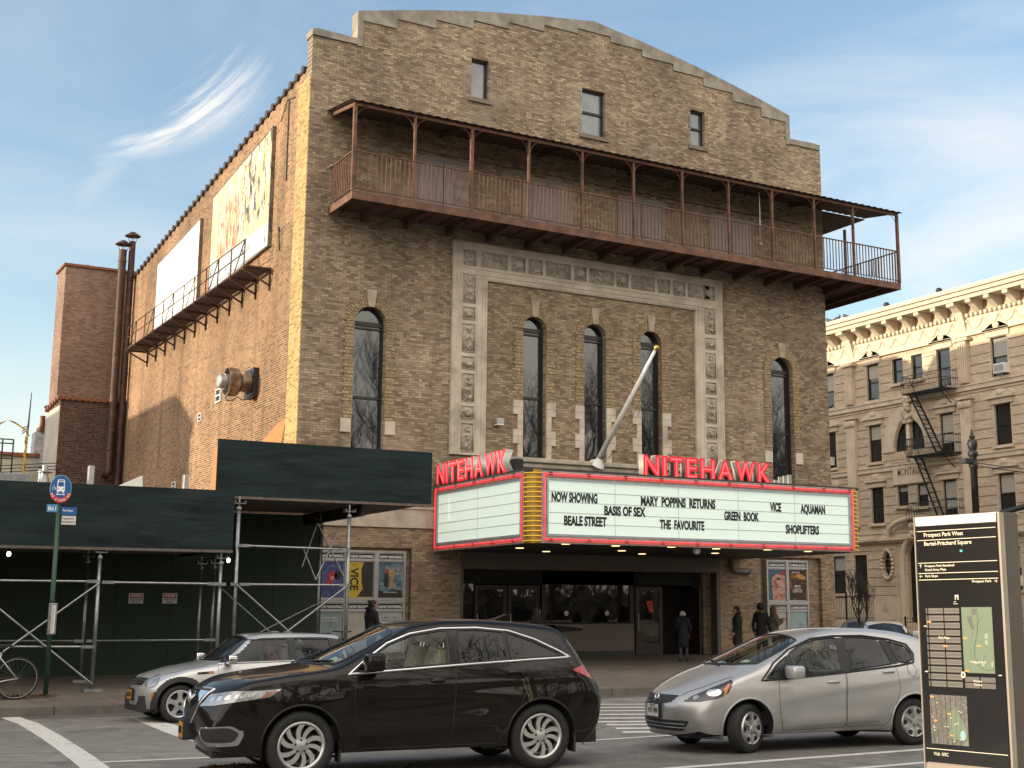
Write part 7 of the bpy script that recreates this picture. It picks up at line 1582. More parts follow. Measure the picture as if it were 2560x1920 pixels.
# ---- small silver car behind the SUV
P_min=paint('pale_silver_paint',(.58,.58,.57),.55,.38)
MINI=dict(paint=P_min,zb=.14,k=.03,
 top=[(2.0,.35),(1.80,.60),(1.74,.68),(1.6,.765),(1.3,.85),(.95,.905),(.72,.94),(.60,.99),(.12,1.34),(-.05,1.385),(-.4,1.405),(-1.0,1.395),(-1.45,1.37),(-1.62,1.32),(-1.74,1.0),(-1.9,.8)],
 plan=[(1.85,.70),(1.6,.775),(1.235,.825),(.2,.84),(-1.2,.845),(-1.6,.81),(-1.85,.72)],
 sec=[(.1,-.06),(.25,-.03),(.45,-.004),(.65,0),(.8,-.02),(.92,-.06),(1.15,-.13),(1.35,-.20),(1.45,-.26)],
 front=[(.12,1.70),(.2,1.78),(.4,1.82),(.55,1.79),(.66,1.76),(.76,1.66),(.9,1.2)],fbow=.30,rear=[(.12,-1.68),(.3,-1.78),(.6,-1.80),(.85,-1.78),(1.0,-1.72),(1.3,-1.62)],rbow=.2,bow=.22,crown=.03,
 flare=[(1.235,.4,.45,.34,.03),(-1.235,.4,.45,.34,.03)],axles=(1.235,-1.235),ra=.355,wr=.295,ww=.19,rim=.215,track=.73,style='star',archm=M_blkm,q=.8,
 windows=[dict(poly=[(.57,.925),(.27,1.19),(.17,1.285),(-.55,1.30),(-.57,.945)],glass=M_cg),dict(poly=[(-.68,.95),(-.66,1.30),(-1.28,1.285),(-1.36,.97)],glass=M_cg)],
 screen=rnd_poly([(.52,.62),(.63,.40),(.68,.12),(.68,-.12),(.63,-.40),(.52,-.62),(.30,-.58),(.10,-.53),(.09,0),(.10,.53),(.30,.58)],.03),screen_top=.12,
 doors=[rnd_poly([(.64,.90),(.62,.5),(.58,.28),(-.55,.28),(-.62,.6),(-.63,.925)],.04)],
 trim_open=[([(.64,.915),(.0,.93),(-1.5,.955)],.010,M_chrome)],lines_top=[[(.80,.72),(1.2,.70),(1.62,.52)],[(.80,-.72),(1.2,-.70),(1.62,-.52)]],
 band=(.945,1.305,.52),belt=.93,cab=(-1.4,.6),seatx=-.42,seaty=.35,seatz=.46,seatm=M_gseat)
mini,B,dr=car('small_hatchback','small silver car with black wheel arches and a driver, behind the brown SUV','car',MINI,(-5.91-1.235,0,0),math.pi)
mini.location=(-5.91+1.235,-11.88+.78,0)
for sg in (1,-1):
    m_=mirror(mini,B,.50,.90,sg,M_chrome,s=(.075,.10,.075)); handle(mini,B,-.40,.80,sg,dr[(0,sg)],M_chrome,w=.15)
    C_=B.corner(1.1,.30,sg); patch(B,[(.42+.27*math.cos(t),.655+.105*math.sin(t)) for t in np.linspace(0,6.283,19)[:-1]],C_,.012,'headlight',M_lens,mini,res=.025)
    patch(B,[(.30+.07*math.cos(t),.40+.035*math.sin(t)) for t in np.linspace(0,6.283,13)[:-1]],C_,.006,'fog_lamp',M_lens,mini,res=.02)
    for ax in MINI['axles']:
        ra=.355; a_=[(ax+ra*math.cos(t),.295+ra*math.sin(t)) for t in np.linspace(-.2,math.pi+.2,24)]; b2=[(ax+(ra+.075)*math.cos(t),.295+(ra+.075)*math.sin(t)) for t in np.linspace(math.pi+.2,-.2,24)]
        patch(B,a_+b2,B.side(sg),.012,'wheel_arch_trim',M_blkm,mini,res=.025)
    patch(B,[(.98,.75),(.98,.785),(.72,.80),(.72,.765)],B.side(sg),.008,'side_scuttle',M_blk,mini,res=.02); patch(B,[(.80,.767),(.80,.79),(.73,.793),(.73,.77)],B.side(sg),.013,'amber_repeater',M_amb,mini,res=.015)
    patch(B,[(1.66,.36),(1.66,.47),(1.59,.49),(1.59,.34)],B.side(sg),.008,'amber_marker',M_amb,mini,res=.02)
    patch(B,[(-.58,.95),(-.575,1.30),(-.655,1.30),(-.67,.95)],B.side(sg),.003,'black_pillar',M_blk,mini,res=.03)
    patch(B,[(.66,.925),(.28,1.24),(.14,1.335),(.17,1.285),(.27,1.19),(.57,.925)],B.side(sg),.003,'black_pillar',M_blk,mini,res=.02)
gr=patch(B,rnd_poly([(-.42,.70),(.42,.70),(.34,.58),(-.34,.58)],.05),B.frontm(),.006,'grille',M_blkm,mini,res=.03)
for z in (.61,.645,.68): MB().tube([tuple(p) for p in B.mapped(dens([(-.38,z),(.38,z)],.06,False),B.frontm(),.012)],.009,5).build('grille_bar',M_chrome,gr,local=True)
patch(B,rnd_poly([(-.30,.27),(.30,.27),(.26,.20),(-.26,.20)],.03),B.frontm(),.004,'lower_grille',M_blkm,mini,res=.04)
fx=B.hit([(1,0,.42)],[(1,0,0)])[0][0]; plate(mini,(fx+.03,.0,.36),(0,1,0),(0,0,1),.30,.15,mat('orange_plate_dark',(.45,.18,.02),.5,var=.08),M_inkk,'DWL 2094')
patch(B,[(.46,.36),(.46,.50),(.52,.49),(.52,.35)],B.top(),-.012,'windscreen_sticker',mat('pale_sticker',(.5,.55,.4),.6,var=.1),mini,res=.03)
MB().tube([tuple(p) for p in B.mapped([(.70,.1),(.60,.35),(.50,.52)],B.top(),.015)],.010,5).build('wiper',M_blk,mini,local=True)
# ---- cars along the side street and behind the panel
SED=dict(zb=.18,k=.035,top=[(2.6,.4),(2.34,.66),(2.2,.76),(1.8,.86),(1.3,.93),(1.0,.97),(.2,1.36),(-.1,1.43),(-.5,1.45),(-1.0,1.40),(-1.75,1.10),(-2.0,1.06),(-2.25,1.02),(-2.5,.7)],
 plan=[(2.4,.74),(2.0,.84),(1.4,.89),(0,.90),(-1.5,.89),(-2.1,.82),(-2.4,.74)],sec=[(.12,-.07),(.3,-.03),(.55,0),(.8,-.005),(.95,-.05),(1.2,-.16),(1.45,-.30)],
 front=[(.15,2.15),(.3,2.27),(.5,2.30),(.7,2.22),(.85,2.0)],fbow=.35,rear=[(.15,-2.1),(.35,-2.25),(.6,-2.3),(.9,-2.27),(1.1,-2.1)],rbow=.25,bow=.3,crown=.03,
 axles=(1.35,-1.35),ra=.37,wr=.315,ww=.2,rim=.215,track=.77,style='star',q=.62,
 windows=[dict(poly=[(.85,.965),(.5,1.15),(.15,1.30),(-.25,1.345),(-.3,.98)],glass=M_tint),dict(poly=[(-.38,.985),(-.33,1.345),(-.8,1.32),(-1.2,1.15),(-1.35,1.02)],glass=M_tint)],
 screen=rnd_poly([(.82,.68),(1.0,.4),(1.05,0),(1.0,-.4),(.82,-.68),(.25,-.56),(.2,0),(.25,.56)],.03),screen_top=.2,belt=.97,cab=(-1.5,.9),seatx=-.3,seaty=.36,seatz=.5,seatm=M_gseat)
def sedan(name,label,col,loc,rz,metal=.3):
    S=dict(SED); S['paint']=paint(name+'_paint',col,metal,.3); r,B,_=car(name,label,'car',S,loc,rz)
    for sg in (1,-1):
        C_=B.corner(1.3,.3,sg); patch(B,[(.30,.60),(.5,.72),(.95,.78),(.85,.66),(.5,.58)],C_,.008,'headlight',M_lens,r,res=.04); mirror(r,B,.72,.94,sg,S['paint']); patch(B,[(-2.0,.85),(-2.2,.87),(-2.22,.72),(-2.05,.7)],B.side(sg),.008,'tail_light',M_red,r,res=.04)
    patch(B,rnd_poly([(-.4,.68),(.4,.68),(.3,.5),(-.3,.5)],.03),B.frontm(),.006,'grille',M_blkm,r,res=.05); return r
p=dist(1912*KD,1400*KD,47); sedan('sedan','white sedan on the side street behind the silver hatchback',(.55,.55,.53),(p[0],p[1],0),math.radians(-128),.1)
p=dist(1862*KD,1400*KD,58); sedan('sedan','dark blue car parked behind the white sedan on the side street',(.03,.04,.06),(p[0],p[1],0),math.radians(-128))
p=dist(2330*KD,1400*KD,30); sedan('sedan','dark grey car half hidden behind the wayfinding panel at the right edge',(.05,.05,.055),(p[0]+.2,p[1],0),math.radians(172))
p=dist(2345*KD,1500*KD,19); sedan('sedan','silver car beyond the right edge of the wayfinding panel, showing one wheel',(.35,.35,.35),(p[0]+.55,p[1],0),math.radians(172),.6)
# ---------------------------------------------------------------- people: one continuous skin grown from a distance field
def surf_net(F,org,h):
    s=F<0; nx,ny,nz=F.shape
    c=[s[i:nx-1+i,j:ny-1+j,k:nz-1+k] for i in (0,1) for j in (0,1) for k in (0,1)]; n=sum(a.astype(np.int8) for a in c); act=(n>0)&(n<8)
    idx=-np.ones(act.shape,int); I=np.argwhere(act); idx[act]=np.arange(len(I)); acc=np.zeros((len(I),3)); cnt=np.zeros(len(I))
    cor=[(i,j,k) for i in (0,1) for j in (0,1) for k in (0,1)]
    for a in range(8):
        for b in range(a+1,8):
            d=[cor[b][t]-cor[a][t] for t in range(3)]
            if sum(map(abs,d))!=1: continue
            va=F[I[:,0]+cor[a][0],I[:,1]+cor[a][1],I[:,2]+cor[a][2]]; vb=F[I[:,0]+cor[b][0],I[:,1]+cor[b][1],I[:,2]+cor[b][2]]; m=(va<0)!=(vb<0)
            t=np.where(m,va/(va-vb+1e-12),0); p=np.array(cor[a])[None]+t[:,None]*np.array(d)[None]; acc[m]+=p[m]; cnt[m]+=1
    V=org+(I+acc/cnt[:,None])*h; f=[]
    for ax in range(3):
        sl=[slice(0,-1)]*3; a=s[tuple(slice(0,-1) if t==ax else slice(None) for t in range(3))]; b=s[tuple(slice(1,None) if t==ax else slice(None) for t in range(3))]
        E=np.argwhere(a!=b); o=[t for t in range(3) if t!=ax]; ok=(E[:,o[0]]>0)&(E[:,o[1]]>0)&(E[:,o[0]]<act.shape[o[0]])&(E[:,o[1]]<act.shape[o[1]]); E=E[ok]
        q=[]
        for du,dv in ((0,0),(1,0),(1,1),(0,1)):
            G=E.copy(); G[:,o[0]]-=du; G[:,o[1]]-=dv; q.append(idx[G[:,0],G[:,1],G[:,2]])
        q=np.stack(q,1); ina=a[E[:,0],E[:,1],E[:,2]]; flip=ina if ax!=1 else ~ina
        q[flip]=q[flip][:,::-1]; f.append(q)
    f=np.vstack(f); f=f[(f>=0).all(1)]; return V,f
def grow(prims,h=.0085,pad=.05,k=.025):
    A=np.array([p[0] for p in prims]);Bq=np.array([p[1] for p in prims]); r=max(max(p[2],p[3]) for p in prims); lo=np.minimum(A,Bq).min(0)-r-pad; hi=np.maximum(A,Bq).max(0)+r+pad
    n=np.ceil((hi-lo)/h).astype(int)+1; F=np.full(n,.2); L=np.zeros(n,np.int8); best=np.full(n,9.0)
    for (a,b,ra,rb,mi,kk) in prims:
        a=np.array(a,float);b=np.array(b,float); R=max(ra,rb)+.10; l0=np.maximum(((np.minimum(a,b)-R-lo)/h).astype(int),0); l1=np.minimum(((np.maximum(a,b)+R-lo)/h).astype(int)+2,n); sl=tuple(slice(l0[t],l1[t]) for t in range(3))
        g=np.meshgrid(*[lo[t]+h*np.arange(l0[t],l1[t]) for t in range(3)],indexing='ij',sparse=True); d=b-a; dd=float(d@d)+1e-9
        t=np.clip(((g[0]-a[0])*d[0]+(g[1]-a[1])*d[1]+(g[2]-a[2])*d[2])/dd,0,1); D=np.sqrt((g[0]-a[0]-t*d[0])**2+(g[1]-a[1]-t*d[1])**2+(g[2]-a[2]-t*d[2])**2)-(ra+(rb-ra)*t)
        f=F[sl]; hh=np.clip(.5+.5*(f-D)/kk,0,1); F[sl]=f*(1-hh)+D*hh-kk*hh*(1-hh); bb=best[sl]; m=D<bb; L[sl][m]=mi; bb[m]=D[m]
    V,f=surf_net(F,lo,h); c=np.clip(((V[f].mean(1)-lo)/h+.5).astype(int),0,n-1); return V,f,L[c[:,0],c[:,1],c[:,2]]
M_eye=mat('dark_eye',(.01,.008,.007),.2,var=0); M_lip=mat('lips',(.25,.08,.07),.5,var=0)
def hand_prims(w,dirv,nrm,s,mi,curl=.35,point=False,hs=1.0):
    """palm, four bent fingers of unequal length and a thumb from the side of the palm"""
    w=np.array(w,float); d=np.array(dirv,float); d/=np.linalg.norm(d); nn=np.array(nrm,float); nn-=d*(nn@d); nn/=np.linalg.norm(nn); a=np.cross(nn,d)*s; P=[]
    for o in (-.026,-.009,.009,.026): P.append((w+a*o*.8,w+d*.085+a*o,.016,.013,mi,.012))
    for i,(o,l) in enumerate(((.030,.066),(.010,.075),(-.010,.070),(-.028,.054))):
        cu=curl if not (point and i==0) else .03
        b0=w+d*.085+a*o; d1=d*math.cos(cu)-nn*math.sin(cu)*-1; b1=b0+d1*l*.55; d2=d*math.cos(cu*2.4)+nn*math.sin(cu*2.4); b2=b1+d2*l*.5
        P+= [(b0,b1,.0095,.0088,mi,.004),(b1,b2,.0088,.0075,mi,.004)]
    t0=w+d*.025+a*.030; t1=t0+(d*.6+a*.75)*.042; t2=t1+(d*.92+a*.25+nn*.25)*.034; P+=[(t0,t1,.013,.0105,mi,.008),(t1,t2,.0105,.0085,mi,.004)]
    return P
def person(label,loc,rz,h,skin,coat,trous,hair,hairstyle,pose,shoe=(.02,.02,.02),inner=None,extra=None,coat_len=.62,female=False,group=None,root=None,seated=False,tilt=0):
    T=root or thing('person',label,'person',loc,rz,group); s=h/1.70; sh=.17 if female else .19
    mats=[mat('skin',skin,.55,var=.08,scale=12),mat('coat_cloth',coat,.85,var=.3,scale=9,bump=.35,bscale=14),mat('trouser_cloth',trous,.85,var=.25,scale=9,bump=.3,bscale=14),mat('shoe_leather',shoe,.5,var=.15),mat('inner_cloth',inner or coat,.85,var=.15)]
    P=[]; hd=np.array(pose.get('head',(.03,0,1.59))); ln=pose.get('lean',0.0)
    z=lambda v:np.array(v,float)
    ch=z((.0+ln,0,1.29)); pe=z((0,0,.95))
    P+=[(pe,ch,.145,.165,1,.05),(ch+z((0,-.09,.03)),ch+z((0,.09,.03)),.135,.135,1,.05),(ch+z((0,-sh+.04,.12)),ch+z((0,sh-.04,.12)),.075,.075,1,.05),(z((0,-.07,.93)),z((0,.07,.93)),.115,.115,1,.05)]
    if inner: P+=[(ch+z((.115,0,.02)),ch+z((.09,0,-.25)),.05,.055,4,.02)]
    nk=ch+z((0,0,.19)); P+=[(nk,hd+z((-.02,0,-.08)),.052,.05,0,.02),(nk-z((0,0,.03)),nk+z((.0,0,.02)),.075,.065,1,.03)]
    fx=pose.get('yaw',0.0); c_,s_=math.cos(fx),math.sin(fx)
    def H(x,y,zv): return hd+z((x*c_-y*s_,x*s_+y*c_,zv))
    P+=[(H(-.025,0,.03),H(.01,0,.035),.088,.083,0,.03),(H(.02,0,-.045),H(.055,0,-.075),.062,.040,0,.04),(H(.088,0,.012),H(.108,0,-.022),.009,.0125,0,.012),(H(.075,-.028,.035),H(.075,.028,.035),.018,.018,0,.02),(H(.085,-.012,-.055),H(.085,.012,-.055),.010,.010,0,.015)]
    for y in (-1,1): P+=[(H(-.01,y*.086,.02),H(-.015,y*.09,-.02),.013,.009,0,.01),(H(.06,y*.045,-.02),H(.04,y*.05,-.03),.022,.022,0,.02)]
    for sd in (-1,1):
        sp=ch+z((0,sd*sh,.10)); el,wr=[z(q) for q in pose['arm_l' if sd>0 else 'arm_r']]; dv=wr-el; dv/=np.linalg.norm(dv)
        P+=[(sp,el,.068,.052,1,.035),(el,wr-dv*.02,.052,.040,1,.02)]
        P+=hand_prims(wr,dv+z(pose.get('hd_l' if sd>0 else 'hd_r',(0,0,0))),pose.get('hn_l' if sd>0 else 'hn_r',(0,-sd,0)),sd,0,pose.get('cl_l' if sd>0 else 'cl_r',.35),pose.get('pt_l' if sd>0 else 'pt_r',False))
        if seated: hp=z((0,sd*.09,.93)); kn=z((.42,sd*.13,.99)); an=z((.62,sd*.12,.62))
        else: hp=z((0,sd*.09,.90)); kn=z(pose.get('kn_l' if sd>0 else 'kn_r',(.03,sd*.10,.49))); an=z(pose.get('an_l' if sd>0 else 'an_r',(-.01,sd*.11,.10)))
        P+=[(hp,kn,.088,.060,2,.04),(kn,an,.060,.042,2,.02),(an+z((-.03,0,-.04)),an+z((.13,sd*.02,-.055)),.042,.034,3,.02)]
    if coat_len>.66: P+=[(pe,z((0,0,.95-(coat_len-.60))),.14,.16,1,.05)]
    if extra=='hood': P+=[(nk+z((-.06,-.09,.03)),nk+z((-.06,.09,.03)),.06,.06,1,.03)]
    P=[(np.array(a)*s,np.array(b)*s,ra*s,rb*s,m,k*s) for a,b,ra,rb,m,k in P]
    V,f,L=grow(P,.0085); mb=MB(); mb.add(V,[tuple(q) for q in f]); mb.m=[int(v) for v in L]; bd=mb.build('body',mats,T,smooth=True,local=True)
    rr=random.Random(len(label)); hm=mat('hair',hair,.6,var=.5,scale=30,stretch=(1,1,.2)); Hs=lambda x,y,zv:H(x,y,zv)*s
    hp=[(Hs(-.035,0,.055),Hs(-.005,0,.065),.092*s,.086*s,0,.02),(Hs(-.06,-.05,.02),Hs(-.06,.05,.02),.062*s,.062*s,0,.02),(Hs(.045,-.04,.098),Hs(.045,.04,.098),.026*s,.026*s,0,.02)]
    if hairstyle=='long':
        for k in range(9):
            a=-1.25+2.5*k/8; p=Hs(-.045-.045*math.cos(a),.088*math.sin(a),.03); q=Hs(-.085-.03*math.cos(a),.11*math.sin(a),-.24-.03*rr.random()); hp.append((p,q,.040*s,.026*s,0,.015))
    if hairstyle=='curly':
        for k in range(26): u=rr.random()*6.28; v=rr.random()*1.7; p=Hs(-.03-.09*math.sin(v)*abs(math.cos(u)),.10*math.sin(v)*math.sin(u),.05+.09*math.cos(v)); hp.append((p,p+np.array([0,0,.004]),.034*s,.034*s,0,.012))
    if hairstyle=='bun': hp.append((Hs(-.12,0,.10),Hs(-.13,0,.11),.042*s,.04*s,0,.01))
    V,f,L=grow(hp,.009); mb=MB(); mb.add(V,[tuple(q) for q in f]); mb.build('hair',hm,T,smooth=True,local=True)
    mb=MB()
    for y in (-1,1): mb.sphere(Hs(.078,y*.031,.012),.011*s,8,6)
    mb.build('eyes',M_eye,T,smooth=True,local=True); mb=MB(); mb.sphere(Hs(.089,0,-.052),.012*s,8,5,sc=(.5,1.7,.5)); mb.build('mouth',M_lip,T,smooth=True,local=True)
    if extra=='fur':
        mb=MB()
        for k in range(70):
            a=rr.uniform(-2.6,2.6); p=(nk+z((-.02+.10*math.cos(a+3.14),.125*math.sin(a+3.14),.02+rr.uniform(-.03,.03))))*s; d_=np.array([rr.gauss(0,1),rr.gauss(0,1),rr.gauss(0,.7)]); d_/=np.linalg.norm(d_); mb.tube([p-d_*.01,p+d_*.045],[.016,.003],5)
        mb.build('fur_collar',mat('brown_fur',(.22,.13,.06),.9,var=.5,scale=30),T,local=True)
    return T,H,s
def ztop(px,py,y): p=at(px*KD,py*KD,1,y); return p
REST=dict(arm_l=((-.02,.25,1.13),(.06,.26,.89)),arm_r=((-.02,-.25,1.13),(.06,-.26,.89)))
def place(px,ytop,Y,yoff=.02): p=at(px*KD,ytop*KD,1,Y); zg=zs(Y); return (p[0],Y,zg),p[2]-zg
l,h=place(803,1299,-2.6); pz=dict(arm_l=((.06,.24,1.13),(.30,.12,1.10)),arm_r=((.06,-.24,1.13),(.28,-.10,1.10)),hn_l=(0,-.3,1),hn_r=(0,.3,1),cl_l=.7,cl_r=.6,head=(.05,0,1.585))
T,H,s=person('person in a black padded jacket looking at a phone by the left poster cases',l,.15,h,(.33,.18,.12),(.018,.018,.022),(.02,.022,.03),(.015,.01,.008),'bun',pz,extra='hood')
mb=MB(); rbox(mb,(.40*s,.01,1.11*s),(.075,.036,.006),rot=-.3); tag(mb.build('mobile_phone',M_inkk,None,local=True),'small black phone held by the person in the padded jacket','phone'); ph=bpy.data.objects['mobile_phone']; ph.location=l; ph.rotation_euler=(0,0,.15)
mb=MB()
for y in (-1,1): mb.tube([tuple(np.array(H(.092+.0*t,y*.033+.024*math.cos(t),.014+.018*math.sin(t)))*s) for t in np.linspace(0,6.28,13)[:-1]],.003,4,closed=True)
mb.build('glasses',M_blk,T,local=True)
l,h=place(1160,1313,-3.0); person('dark haired person in a black coat standing before the ticket window',l,.1,h,(.36,.2,.14),(.010,.009,.010),(.015,.015,.018),(.012,.009,.008),'long',dict(REST,yaw=.25),female=True,coat_len=.85)
l,h=place(1476,1319,-2.5); person('small white haired woman in a long dark coat leaning toward the open entrance door',l,1.2,h,(.4,.26,.2),(.010,.010,.012),(.05,.05,.06),(.45,.45,.45),'short',dict(arm_l=((.10,.22,1.12),(.30,.10,1.0)),arm_r=((.0,-.24,1.10),(.18,-.26,.92)),lean=.10,head=(.16,0,1.55)),female=True,coat_len=.95)
l,h=place(1592,1312,-3.2); person('woman with long dark hair in a black coat, standing apart on the left',l,2.5,h,(.33,.2,.15),(.010,.010,.011),(.02,.02,.022),(.014,.010,.008),'long',dict(arm_l=((-.02,.25,1.13),(.10,.22,.92)),arm_r=((-.0,-.27,1.14),(.14,-.30,.95))),female=True,coat_len=.92,extra='hood')
l,h=place(1643,1306,-3.2); person('woman in a black coat with a brown fur collar, facing the posters',l,.55,h,(.12,.06,.04),(.010,.010,.012),(.02,.02,.025),(.010,.008,.007),'curly',dict(REST),female=True,coat_len=.85,extra='fur')
l,h=place(1671,1309,-3.4); T,H,s=person('woman in an olive jacket and grey top pointing at the posters, holding food',l,-.45,h,(.42,.22,.16),(.085,.07,.045),(.03,.035,.05),(.16,.08,.035),'long',dict(arm_l=((.16,.34,1.22),(.42,.42,1.30)),hd_l=(.2,.1,.05),cl_l=.9,pt_l=True,hn_l=(0,0,-1),arm_r=((.08,-.24,1.14),(.25,-.08,1.20)),cl_r=.8,hn_r=(-.4,.4,.6),yaw=.5),female=True,inner=(.34,.34,.36))
mb=MB(); rbox(mb,(.30*s,.0,1.27*s),(.035,.03,.035)); o=tag(mb.build('wrapped_snack',mat('orange_wrapper',(.5,.22,.03),.6,var=.2),None,local=True),'orange wrapped snack in the pointing woman\'s hand','food'); o.location=l; o.rotation_euler=(0,0,-.45)
# driver of the small silver car
D_=thing('person','driver in a dark red top at the wheel of the small silver car','person',(0,0,0)); m=wmat(mini); q=m@Vector((-.42,.35,-.42)); D_.location=q; D_.rotation_euler=(0,0,math.pi)
person('driver in a dark red top at the wheel of the small silver car',(0,0,0),0,1.66,(.16,.085,.055),(.10,.02,.022),(.02,.02,.03),(.012,.009,.008),'short',dict(arm_l=((.16,.26,1.13),(.44,.16,1.30)),arm_r=((.16,-.26,1.13),(.44,-.16,1.30)),cl_l=1.0,cl_r=1.0,hn_l=(.2,0,-1),hn_r=(.2,0,-1),head=(.04,0,1.58)),root=D_,seated=True)
# ---------------------------------------------------------------- wayfinding panel
M_kbody=mat('bronze_grey_steel',(.20,.165,.14),.5,.4,var=.12,scale=2); M_kpan=mat('black_glass_panel',(.012,.011,.012),.12,var=.15,scale=1,coat=.5); M_kedge=mat('brushed_steel_edge',(.62,.55,.42),.35,.35,var=.1,scale=6)
kl=Vector(dist(2281,1294,12.0)); kr=Vector(dist(2497,1283,11.32)); kl.z=kr.z=(kl.z+kr.z)/2; kr_=(kr-kl); KW=kr_.length; r=kr_.normalized(); up=Vector((0,0,1)); n=r.cross(up); KT=kl.z
bl=dist(2311,1891,12.0); KH=KT-bl[2]
KI=thing('wayfinding_panel','tall black wayfinding panel with street maps and bright steel edges, in front at the right','sign',(kl+kr)/2-Vector((0,0,KT)))
def KP(u,v,w): return kl+r*(u*KW)-up*(v*KH)+n*w
def kbox(u0,u1,v0,v1,w0,w1,name,m,parent=KI):
    mb=MB(); mb.add([tuple(KP(u,v,w_)) for w_ in (w0,w1) for v in (v1,v0) for u in (u0,u1)],[(0,2,3,1),(4,5,7,6),(0,1,5,4),(2,6,7,3),(0,4,6,2),(1,3,7,5)]); return mb.build(name,m,parent)
gv=KT/KH
kbox(.0,1.0,-.004,gv,-.26,-.012,'steel_body',M_kbody); kbox(.035,.965,.037,1.0,-.012,0,'black_panel',M_kpan); kbox(.035,.965,1.004,gv-.02,-.011,.004,'base_plate',M_kbody)
for i in range(6): kbox(.035,.965,.0+i*.006,.0045+i*.006,-.012,.002+.003*(i%2),'top_louvre',M_alu)
def bevel(u0,u1,w):   # slanted bright edge strip
    mb=MB(); a=[tuple(KP(u0,0,-.05)),tuple(KP(u0,gv-.02,-.05)),tuple(KP(u1,gv-.02,w)),tuple(KP(u1,0,w)),tuple(KP(u1,0,-.05)),tuple(KP(u1,gv-.02,-.05))]; mb.add(a,[(0,1,2,3),(3,2,5,4),(0,3,4),(1,5,2)]); return mb.build('steel_edge',M_kedge,KI)
bevel(-.012,.034,.014); bevel(.966,1.012,.014)
M_klin=mat('cream_print',(.62,.56,.42),.5,var=.05); M_kblk=mat('map_block_brown',(.055,.046,.043),.5,var=.15,scale=20); M_kgrn=mat('map_park_green',(.085,.125,.07),.5,var=.1,scale=6); M_kout=mat('map_outline',(.26,.23,.18),.5,var=0); M_kor=mat('map_orange',(.6,.22,.03),.5,var=0); M_klg=mat('map_light_green',(.20,.26,.16),.5,var=0); M_kwat=mat('map_water',(.20,.33,.36),.5,var=0)
for v in (.058,.096,.191,.234,.261,.946): kbox(.045,.955,v-.0013,v+.0013,.0005,.002,'rule_line',M_klin)
def kt(s,u,v,h,wd,m=None,b=.012): text(s,h,tuple(KP(u,v,.0015)),tuple(r),(0,0,1),m or M_klin,KI,'panel_lettering',width=wd*KW,bold=b,depth=.0008)
kt('Prospect Park West',.13,.082,.036,.46); kt('Bartel-Pritchard Square',.13,.119,.036,.55); kt('Prospect Park Bandshell',.125,.208,.021,.345); kt('Grand Army Plaza',.125,.224,.021,.25); kt('Park Slope',.125,.250,.021,.15); kt('Prospect Park',.665,.276,.022,.215); kt('Walk',.13,.972,.030,.075,b=.0); kt('NYC',.225,.972,.030,.075)
for (u,v,a) in ((.075,.204,90),(.075,.246,180),(.925,.272,0)):
    c_=KP(u,v,.0015); ca,sa=math.cos(R_(a)),math.sin(R_(a)); A=lambda x,y:tuple(c_+r*(x*ca-y*sa)+up*(x*sa+y*ca)); mb=MB(); mb.add([A(-.016,-.002),A(.014,-.002),A(.014,.002),A(-.016,.002),A(.018,0),A(.006,.012),A(.002,.010),A(.012,0),A(.002,-.010),A(.006,-.012)],[(0,1,2,3),(4,5,6,7),(4,7,8,9)]); mb.build('arrow',M_klin,KI)
kbox(.545,.57,.143,.150,.0005,.002,'green_lamp',emis('green_led',(.0,.5,.25),1.0))
def kpoly(pts,w,m,name,parent=KI): 
    mb=MB(); mb.prism(pts,lambda u,v,d:tuple(KP(u,v,d)),w,w+.0006); return mb.build(name,m,parent,fix=True)
mp=kbox(.11,.865,.375,.700,.0003,.0008,'street_map',M_kpan)
rows=11; rv=(.700-.375)/rows
for i in range(rows):
    for (a,b_) in ((.112,.128),(.142,.315),(.328,.500)):
        kbox(a,b_,.375+i*rv+.003,.375+(i+1)*rv-.004,.001,.0016,'map_block',M_kblk,mp)
        if b_-a>.1: 
            for (x0,x1,y0,y1) in ((a+.004,b_-.004,.375+i*rv+.006,.375+i*rv+.0068),(a+.004,b_-.004,.375+(i+1)*rv-.0078,.375+(i+1)*rv-.007),(a+.004,a+.0055,.375+i*rv+.006,.375+(i+1)*rv-.007),(b_-.0055,b_-.004,.375+i*rv+.006,.375+(i+1)*rv-.007)): kbox(x0,x1,y0,y1,.0018,.0022,'block_outline',M_kout,mp)
for (a,b_) in ((.53,.69),(.705,.865)):
    for i in range(2): kbox(a,b_,.652+i*.024,.672+i*.024,.001,.0016,'map_block',M_kblk,mp)
kpoly([(.525,.375),(.865,.375),(.865,.636),(.56,.636),(.525,.62)],.001,M_kgrn,'park_area',mp)
for pts,w_ in (([(.70,.378),(.71,.43),(.69,.48),(.655,.53),(.65,.57),(.70,.61),(.78,.625),(.86,.618)],.006),([(.53,.47),(.62,.46),(.74,.475),(.86,.46)],.003),([(.56,.63),(.62,.58),(.60,.52),(.66,.46),(.78,.40)],.003),([(.72,.63),(.76,.57),(.85,.54)],.003),([(.54,.40),(.62,.44),(.66,.39)],.003)):
    P=[KP(u,v,.0024) for u,v in pts]; MB().tube([tuple(P[0].lerp(P[1],0))]+[tuple(p) for p in P[1:]],w_*.35,4).build('park_path',M_klg if w_<.005 else mat('loop_drive',(.05,.10,.10),.5,var=0),mp)
for u,v,a,b_ in ((.79,.49,.018,.012),(.79,.515,.018,.010),(.74,.60,.015,.01),(.84,.60,.012,.010)): kpoly(ell(u,v,a,b_),.0018,M_klg,'meadow',mp)
